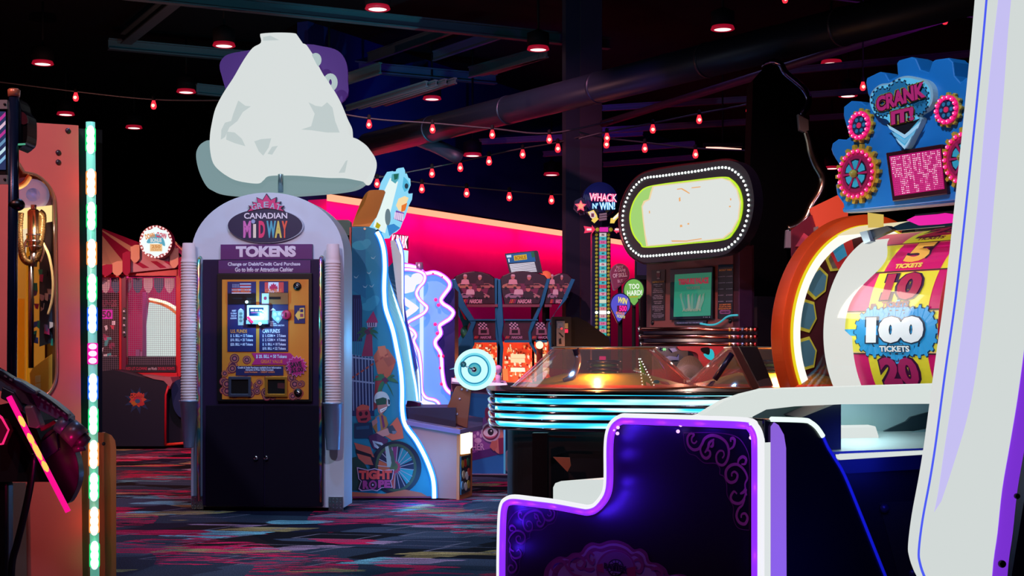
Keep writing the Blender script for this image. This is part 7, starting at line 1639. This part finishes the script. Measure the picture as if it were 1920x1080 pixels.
# ================================================================ front cabinet with violet neon outline
ng = T('neon_cabinet', 'stepped black cabinet side with violet neon outline, dark red scrollwork and crest', 'arcade game', 937, 4.0, -50)
f = ng.W(0); zc_ = zf(940, 760, 3.375); zd = zf(900, 700, 2.842)
ol = [(102, 1750), (102, 1400), (102, 1080), (104, 900), (108, 770), (116, 710), (135, 680), (180, 668), (280, 679), (400, 694), (540, 720), (575, 724), (610, 712), (645, 675), (668, 630), (676, 560), (676, 400), (684, 320), (706, 270), (748, 240), (800, 238), (1000, 244), (1200, 251), (1420, 262), (1455, 285), (1478, 330), (1483, 400), (1483, 700), (1483, 1080), (1483, 1500), (1483, 2165)]
olc = cr(ol, 4)
mb = ng.mb(); mb.poly(f, zd([(p.x, p.y) for p in olc]), M('#030308', .5), 0, .02); bpan = mb.build('side_panel', label='black side panel')
mb = ng.mb(); up_ = [f(*q, off=.005) for q in zd(olc)]; bk2 = []
# glowing rim: a ribbon folded back from the outline
nrm = f.n; N_ = len(up_); vs = []
for p in up_: vs += [p, p-nrm*.06]
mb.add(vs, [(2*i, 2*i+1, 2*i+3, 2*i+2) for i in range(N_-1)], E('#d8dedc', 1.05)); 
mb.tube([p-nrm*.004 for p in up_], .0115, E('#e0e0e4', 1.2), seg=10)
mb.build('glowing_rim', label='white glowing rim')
VIO = M('#7818d8', .4, e=1.0, ec='#9030f0')
inner = []
import mathutils
pp = [Vector((p.x, p.y)) for p in olc]
def inset(P, d):
    out = []
    for i in range(len(P)):
        a = P[max(i-1, 0)]; b = P[min(i+1, len(P)-1)]; t_ = (b-a).normalized(); nn = Vector((-t_.y, t_.x)); out.append(P[i]+nn*d)
    return out
ins = inset(pp, 16)
mb = ng.mb(); mb.tube([f(*q, off=.010) for q in zd(ins)], .009, VIO, seg=8); mb.build('violet_bloom', label='violet bloom band beside the neon rim')  # purple bloom beside the rim, put in as a glowing tube
for i in range(3, len(olc)-3, 4):
    q = zd([inset(pp, 24)[i]])[0]
    if q[1] > 1090: continue
    lamp('POINT', ng.M @ f(*q, off=.03), .13, '#4a20ff', .0015, name='neon_glow')
mb = ng.mb()
for q in zc_([(712, 153), (738, 140), (735, 178), (1135, 125), (1118, 165), (1583, 185), (1580, 205), (632, 600), (28, 632)]): mb.ball(f(*q, off=.012), .0045, E('#f0b0ff', 1.6), 8)  # screw glints painted as small glowing balls
mb.split('screw_glint')
# scrollwork
MR = M('#c0506c', .45, e=.02); MR2 = M('#8c3454', .45)
def ribbon(mb, pts, wd_, m, off, pl=f):
    P = [pl.ab(*p) for p in pts]; P = [Vector(p) for p in P]; n = len(P)
    L_, R2 = [], []
    for i in range(n):
        t_ = (P[min(i+1, n-1)]-P[max(i-1, 0)]); t_ = t_.normalized() if t_.length > 0 else Vector((1, 0)); nn = Vector((-t_.y, t_.x)); w2 = wd_*(.45+.55*math.sin(PI*min(.95, max(.05, i/(n-1)))))
        L_.append(P[i]+nn*w2); R2.append(P[i]-nn*w2)
    vs = []
    for a, b in zip(L_, R2): vs += [pl.p(a.x, a.y, off), pl.p(b.x, b.y, off)]
    mb.add(vs, [(2*i, 2*i+1, 2*i+3, 2*i+2) for i in range(n-1)], m)
def scrolls(mb, S, dx=0, dy=0, sx=1, sy=1, m=MR, wd_=.0038):
    for i, c in enumerate(S): ribbon(mb, zc_([(dx+x*sx, dy+y*sy) for x, y in c]), wd_, m, .0012+.0001*i)
A_ = [cr([(1240, 225), (1225, 240), (1208, 230), (1208, 205), (1222, 185), (1200, 178), (1180, 205), (1185, 250), (1215, 280), (1250, 275), (1272, 245), (1290, 210), (1330, 190), (1380, 200), (1425, 235), (1442, 290), (1432, 345), (1405, 378), (1370, 365), (1362, 320), (1380, 290), (1405, 290), (1412, 315), (1400, 335)], 4),
      cr([(1275, 240), (1262, 280), (1275, 320), (1300, 335), (1322, 318), (1322, 290), (1305, 285)], 4), cr([(1442, 280), (1470, 262), (1480, 225), (1470, 208), (1455, 212), (1455, 232)], 4), cr([(1290, 300), (1310, 270), (1320, 235), (1350, 215)], 4), cr([(1345, 225), (1340, 255), (1325, 262)], 4),
      cr([(1555, 570), (1545, 500), (1560, 460), (1540, 410), (1500, 375), (1455, 380), (1425, 415), (1428, 465), (1455, 488), (1488, 475), (1498, 440), (1480, 420), (1462, 430), (1462, 450)], 4), cr([(1500, 378), (1505, 345), (1530, 325), (1552, 340), (1545, 370), (1522, 372)], 4),
      cr([(1555, 530), (1540, 590), (1510, 620), (1470, 612), (1455, 580), (1475, 545), (1495, 560)], 4), cr([(1515, 560), (1540, 545), (1550, 520)], 4), cr([(1545, 590), (1530, 630), (1505, 655), (1492, 700), (1510, 740), (1545, 750), (1562, 715), (1548, 685), (1525, 690), (1522, 712)], 4)]
B_ = [cr([(1155, 180), (1160, 240), (1185, 300), (1230, 318), (1255, 340), (1290, 365), (1360, 368), (1385, 400), (1385, 435), (1410, 450), (1428, 500), (1432, 570), (1470, 640), (1470, 710), (1500, 775), (1570, 790)], 4), cr([(1155, 175), (1300, 172), (1420, 180), (1500, 205), (1550, 270), (1572, 350), (1572, 500), (1572, 790)], 4)]
mb = ng.mb(); scrolls(mb, A_); scrolls(mb, B_, m=MR2, wd_=.0012); mb.build('scroll_print', bpan)
mb = ng.mb(); 
C_ = [[(1572-(x-1155)*.0+0, y) for x, y in c] for c in A_]
# smaller mirrored corner
A2 = [[(345-(x-1155)*.80+20 if False else 40+(1572-x)*.76, 655+(y-175)*.70) for x, y in [(p.x, p.y) for p in c]] for c in A_]
scrolls(mb, [[(p[0], p[1]) for p in c] for c in A2], m=M('#803858', .45), wd_=.003); B2 = [[(40+(1572-p.x)*.76, 655+(p.y-175)*.70) for p in c] for c in B_]; scrolls(mb, B2, m=M('#602840', .45), wd_=.0012); mb.build('scroll_print', bpan)
# crest
def wob(s_, o2=0): 
    P = [(275, 1150), (270, 1060), (300, 1000), (360, 958), (410, 962), (450, 935), (500, 930), (530, 890), (570, 868), (620, 875), (680, 856), (740, 856), (800, 880), (840, 912), (880, 906), (920, 935), (940, 990), (990, 1000), (1040, 1035), (1060, 1075), (1120, 1068), (1180, 1085), (1230, 1150), (1240, 1300), (300, 1300)]
    return [(700+(x-700)*s_, 1150+(y-1150)*s_) for x, y in [(p.x, p.y) for p in cr(P, 4, True)]]
mb = ng.mb()
for s_, cc, o in ((1.0, '#903058', .0012), (.93, '#b87c9c', .0022), (.88, '#903460', .003), (.80, '#b47c9c', .0038)): mb.poly(f, zc_(wob(s_)), M(cc, .45), o, .0008)
mb.poly(f, zc_(ell(725, 1040, 125, 125, 40)), M('#98346c', .45), .005, .001); mb.poly(f, zc_(ell(725, 1040, 112, 112, 40)), M('#965480', .45), .006, .001)
for c in ([(470, 1040), (440, 1020), (450, 970), (500, 950), (540, 990), (520, 1030), (490, 1020), (490, 995)], [(600, 950), (570, 930), (560, 970), (590, 1000), (600, 970)], [(360, 1060), (330, 1030), (350, 990), (400, 985), (430, 1030), (470, 1070), (520, 1080)], [(530, 1030), (570, 1040), (600, 1030)], [(850, 985), (880, 975), (905, 1010), (890, 1050), (860, 1040), (866, 1015)], [(960, 1040), (1000, 1030), (1030, 1060), (1010, 1090)]): ribbon(mb, zc_(cr(c, 4)), .005, M('#a03864', .45), .0065)
mb.poly(f, zc_([(605, 1010), (640, 1000), (650, 1060), (610, 1050)]), M('#b02850', .45), .0068, .001); mb.poly(f, zc_([(790, 1030), (845, 1020), (850, 1080), (800, 1090)]), M('#b02850', .45), .0068, .001)
mb.poly(f, zc_(ell(722, 1028, 52, 55, 36)), M('#1c1230', .45), .0075, .001); mb.poly(f, zc_(ell(722, 1028, 44, 47, 36)), M('#9c74a0', .45), .0085, .001); mb.poly(f, zc_(ell(722, 1028, 30, 32, 36)), M('#1c1230', .45), .009, .001)
for i in range(12):
    a = 2*PI*i/12; mb.poly(f, zc_([(722+30*math.cos(a-.05), 1028+32*math.sin(a-.05)), (722+30*math.cos(a+.05), 1028+32*math.sin(a+.05)), (722+44*math.cos(a+.05), 1028+47*math.sin(a+.05)), (722+44*math.cos(a-.05), 1028+47*math.sin(a-.05))]), M('#1c1230', .45), .0095, .0005)
A, B = zc_([(650, 1008), (796, 1044)]); mb.text(f, 'BAYTEK', A[0]-.5, A[1]-.5, B[0]+.5, B[1]+.5, M('#84486c', .45), .0105, .10); mb.text(f, 'BAYTEK', A[0], A[1], B[0], B[1], M('#1a1028', .45), .0115, .05); A, B = zc_([(700, 1050), (748, 1062)]); mb.text(f, 'GAMES', A[0], A[1], B[0], B[1], M('#9c74a0', .45), .0115, .04)
mb.build('crest_print', bpan)
# white seat block in the step
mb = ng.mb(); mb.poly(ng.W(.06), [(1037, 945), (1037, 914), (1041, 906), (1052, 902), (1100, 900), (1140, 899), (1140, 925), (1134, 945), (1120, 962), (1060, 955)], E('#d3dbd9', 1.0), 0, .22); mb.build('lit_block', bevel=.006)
# return side of the cabinet
uS = f.ab(*zd([(1483, 700)])[0])[0]
sp = PL(ng, (uS+.004, 0, .5), (0, 1, 0), (0, 0, 1))
mb = ng.mb(); mb.poly(sp, [(1432, 786), (1507, 788), (1520, 792), (1532, 802), (1543, 818), (1552, 838), (1563, 856), (1583, 890), (1612, 960), (1640, 1030), (1680, 1130), (1790, 1400), (1432, 1400)], M('#04050f', .25), .0, .30); mb.build('end_body', bevel=.01)
mb = ng.mb(); mb.poly(sp, [(1446, 800), (1452, 792), (1460, 797), (1470, 815), (1474, 840), (1475, 1120), (1446, 1120)], M('#301860', .5, e=.72, ec='#a070f0'), .004, .002); mb.build('painted_violet_glow')  # violet glow on the black body, painted as a lit patch
mb = ng.mb(); mb.tube([sp(*q, off=.002) for q in cr([(1446, 786), (1507, 788), (1520, 792), (1532, 802), (1543, 818)], 4)], .006, E('#e8fff4', 1.1), seg=8); mb.tube([sp(*q, off=.002) for q in cr([(1543, 818), (1552, 838), (1563, 856), (1583, 890), (1612, 960), (1640, 1030), (1680, 1130)], 4)], .004, M('#1018a0', .3, e=.5, ec='#1820d0'), seg=8); mb.build('edge_rim_light')  # rim light along the body edge, put in as glowing tubes
lamp('AREA', ng.M @ Vector((uS+.25, .10, .45)), 1.2, '#3020ff', .25, name='side_glow', target=ng.M @ Vector((uS, .25, .45)))

# ================================================================ tall white glowing panel at the frame edge
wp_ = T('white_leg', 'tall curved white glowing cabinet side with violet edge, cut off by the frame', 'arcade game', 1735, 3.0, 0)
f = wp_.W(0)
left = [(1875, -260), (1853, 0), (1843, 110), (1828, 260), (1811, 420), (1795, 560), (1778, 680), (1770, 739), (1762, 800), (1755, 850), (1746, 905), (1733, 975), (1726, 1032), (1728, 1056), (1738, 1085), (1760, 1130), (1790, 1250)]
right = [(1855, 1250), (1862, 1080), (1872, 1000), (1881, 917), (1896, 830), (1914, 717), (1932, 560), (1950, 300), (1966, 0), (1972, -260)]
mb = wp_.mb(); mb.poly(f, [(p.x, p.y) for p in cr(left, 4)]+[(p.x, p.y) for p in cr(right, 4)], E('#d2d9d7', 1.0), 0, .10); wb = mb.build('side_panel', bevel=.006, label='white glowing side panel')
mb = wp_.mb(); ll = cr([(1905, -260), (1872, 0), (1850, 200), (1832, 400), (1812, 560), (1793, 700), (1773, 830), (1760, 920), (1752, 960)], 4); lr = cr([(1765, 940), (1785, 880), (1812, 790), (1830, 700), (1848, 560), (1862, 400), (1880, 200), (1896, 0), (1930, -260)], 4)
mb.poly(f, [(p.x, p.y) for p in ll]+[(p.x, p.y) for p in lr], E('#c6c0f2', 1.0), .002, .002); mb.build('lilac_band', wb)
mb = wp_.mb(); mb.tube([f(*q, off=-.004) for q in cr([(1895, -260), (1880, 60), (1862, 300), (1846, 500), (1838, 700), (1826, 830), (1800, 920), (1766, 990), (1742, 1030)], 5)], .0015, E('#bcc8c6', .95), seg=6)
mb.build('groove', wb)
mb = wp_.mb(); mb.tube([f(*q, off=-.01) for q in cr(left, 4)], .006, E('#5060ff', .9), seg=8); mb.build('edge_tube', wb)
r2 = [(x+27, y) for x, y in right]
mb = wp_.mb(); mb.poly(f, [(p.x, p.y) for p in cr([(x-1, y) for x, y in reversed(right)], 4)]+[(p.x, p.y) for p in cr(r2, 4)], M('#7830c8', .4, e=.75, ec='#8838e8'), -.012, .08); ve = mb.build('violet_edge')
mb = wp_.mb(); mb.lathe(f(1878, 1057, off=-.012), [(.008, 0), (.008, .006), (.002, .008)], BLACK, axis=(0, -1, 0), seg=14); mb.lathe(f(1906, 930, off=-.012), [(.006, 0), (.006, .006), (.002, .008)], BLACK, axis=(0, -1, 0), seg=14); mb.build('bolts', ve)
mb = wp_.mb(); mb.poly(f, [(2030, -250), (2160, -250), (2160, 1500), (1840, 1500), (1880, 1180), (1960, 700)], M('#05040c', .4), -.10, .12); mb.build('cabinet_body')
lamp('AREA', wp_.M @ f(1735, 820, off=-.15), 0.6, '#3848ff', .3, name='panel_glow', target=wp_.M @ f(1600, 900, off=-1.5))

# ================================================================ fill spots added overhead, no fittings there
lamp('SPOT', (-2.2, 3.2, 4.3), 430, '#dfe8ff', .06, angle=60, target=(-1.6, 8.6, 1.2), name='fill_spot')
lamp('SPOT', (-3.4, 1.8, 4.2), 400, '#ff9890', .06, angle=44, target=(-2.0, 6.0, 1.0), name='fill_spot')
lamp('SPOT', (.6, 4.2, 4.3), 420, '#d0b8e8', .06, angle=60, target=(-.6, 9.2, .8), name='fill_spot')
lamp('SPOT', (-1.4, 6.2, 4.2), 520, '#ffb0a8', .06, angle=40, target=(1.2, 8.8, 1.2), name='fill_spot')
lamp('SPOT', (-.4, 3.2, 4.3), 520, '#dce4ff', .06, angle=30, target=(1.9, 5.8, 1.9), name='fill_spot')
lamp('SPOT', (-1.0, 9.8, 4.2), 800, '#ff98b8', .06, angle=80, target=(-.4, 13.5, .9), name='fill_spot')
lamp('SPOT', (-1.4, 6.8, 4.3), 150, '#80b8ff', .1, angle=100, target=(-1.2, 6.9, 0), name='fill_spot')
lamp('SPOT', (-3.8, 9.8, 4.3), 160, '#ff9ab8', .4, angle=100, target=(-3.6, 9.9, 0), name='fill_spot')
lamp('SPOT', (1.8, 12, 4.3), 40, '#a0a0ff', .4, angle=100, target=(1.8, 12.1, 0), name='fill_spot')
# added unseen spots washing the duct, roof steel and upper wall
lamp('SPOT', (-1.2, 10.8, 3.0), 90, '#60c8e0', .02, angle=110, target=(-1.0, 14.0, 4.3), name='fill_uplight')
lamp('SPOT', (-.8, 12.6, 2.1), 150, '#50e0f0', .02, angle=60, target=(-1.3, 13.9, 3.1), name='fill_uplight')
lamp('SPOT', (.5, 10.2, 2.3), 30, '#9060e0', .02, angle=90, target=(.6, 11.6, 3.1), name='fill_uplight')
lamp('SPOT', (3.0, 9.0, 3.0), 60, '#b040e0', .02, angle=120, target=(3.2, 12.5, 4.3), name='fill_uplight')
lamp('SPOT', (-.3, 14.6, 2.9), 90, '#2030ff', .02, angle=100, target=(-.2, 18.5, 3.7), name='fill_uplight')
lamp('SPOT', (-1.2, 1.8, 4.0), 130, '#c8d4ff', .06, angle=30, target=(-1.5, 4.3, .95), name='fill_spot')
lamp('SPOT', (-1.8, 1.2, 4.2), 110, '#c0a0ff', .06, angle=26, target=(.25, 3.6, .55), name='fill_spot')
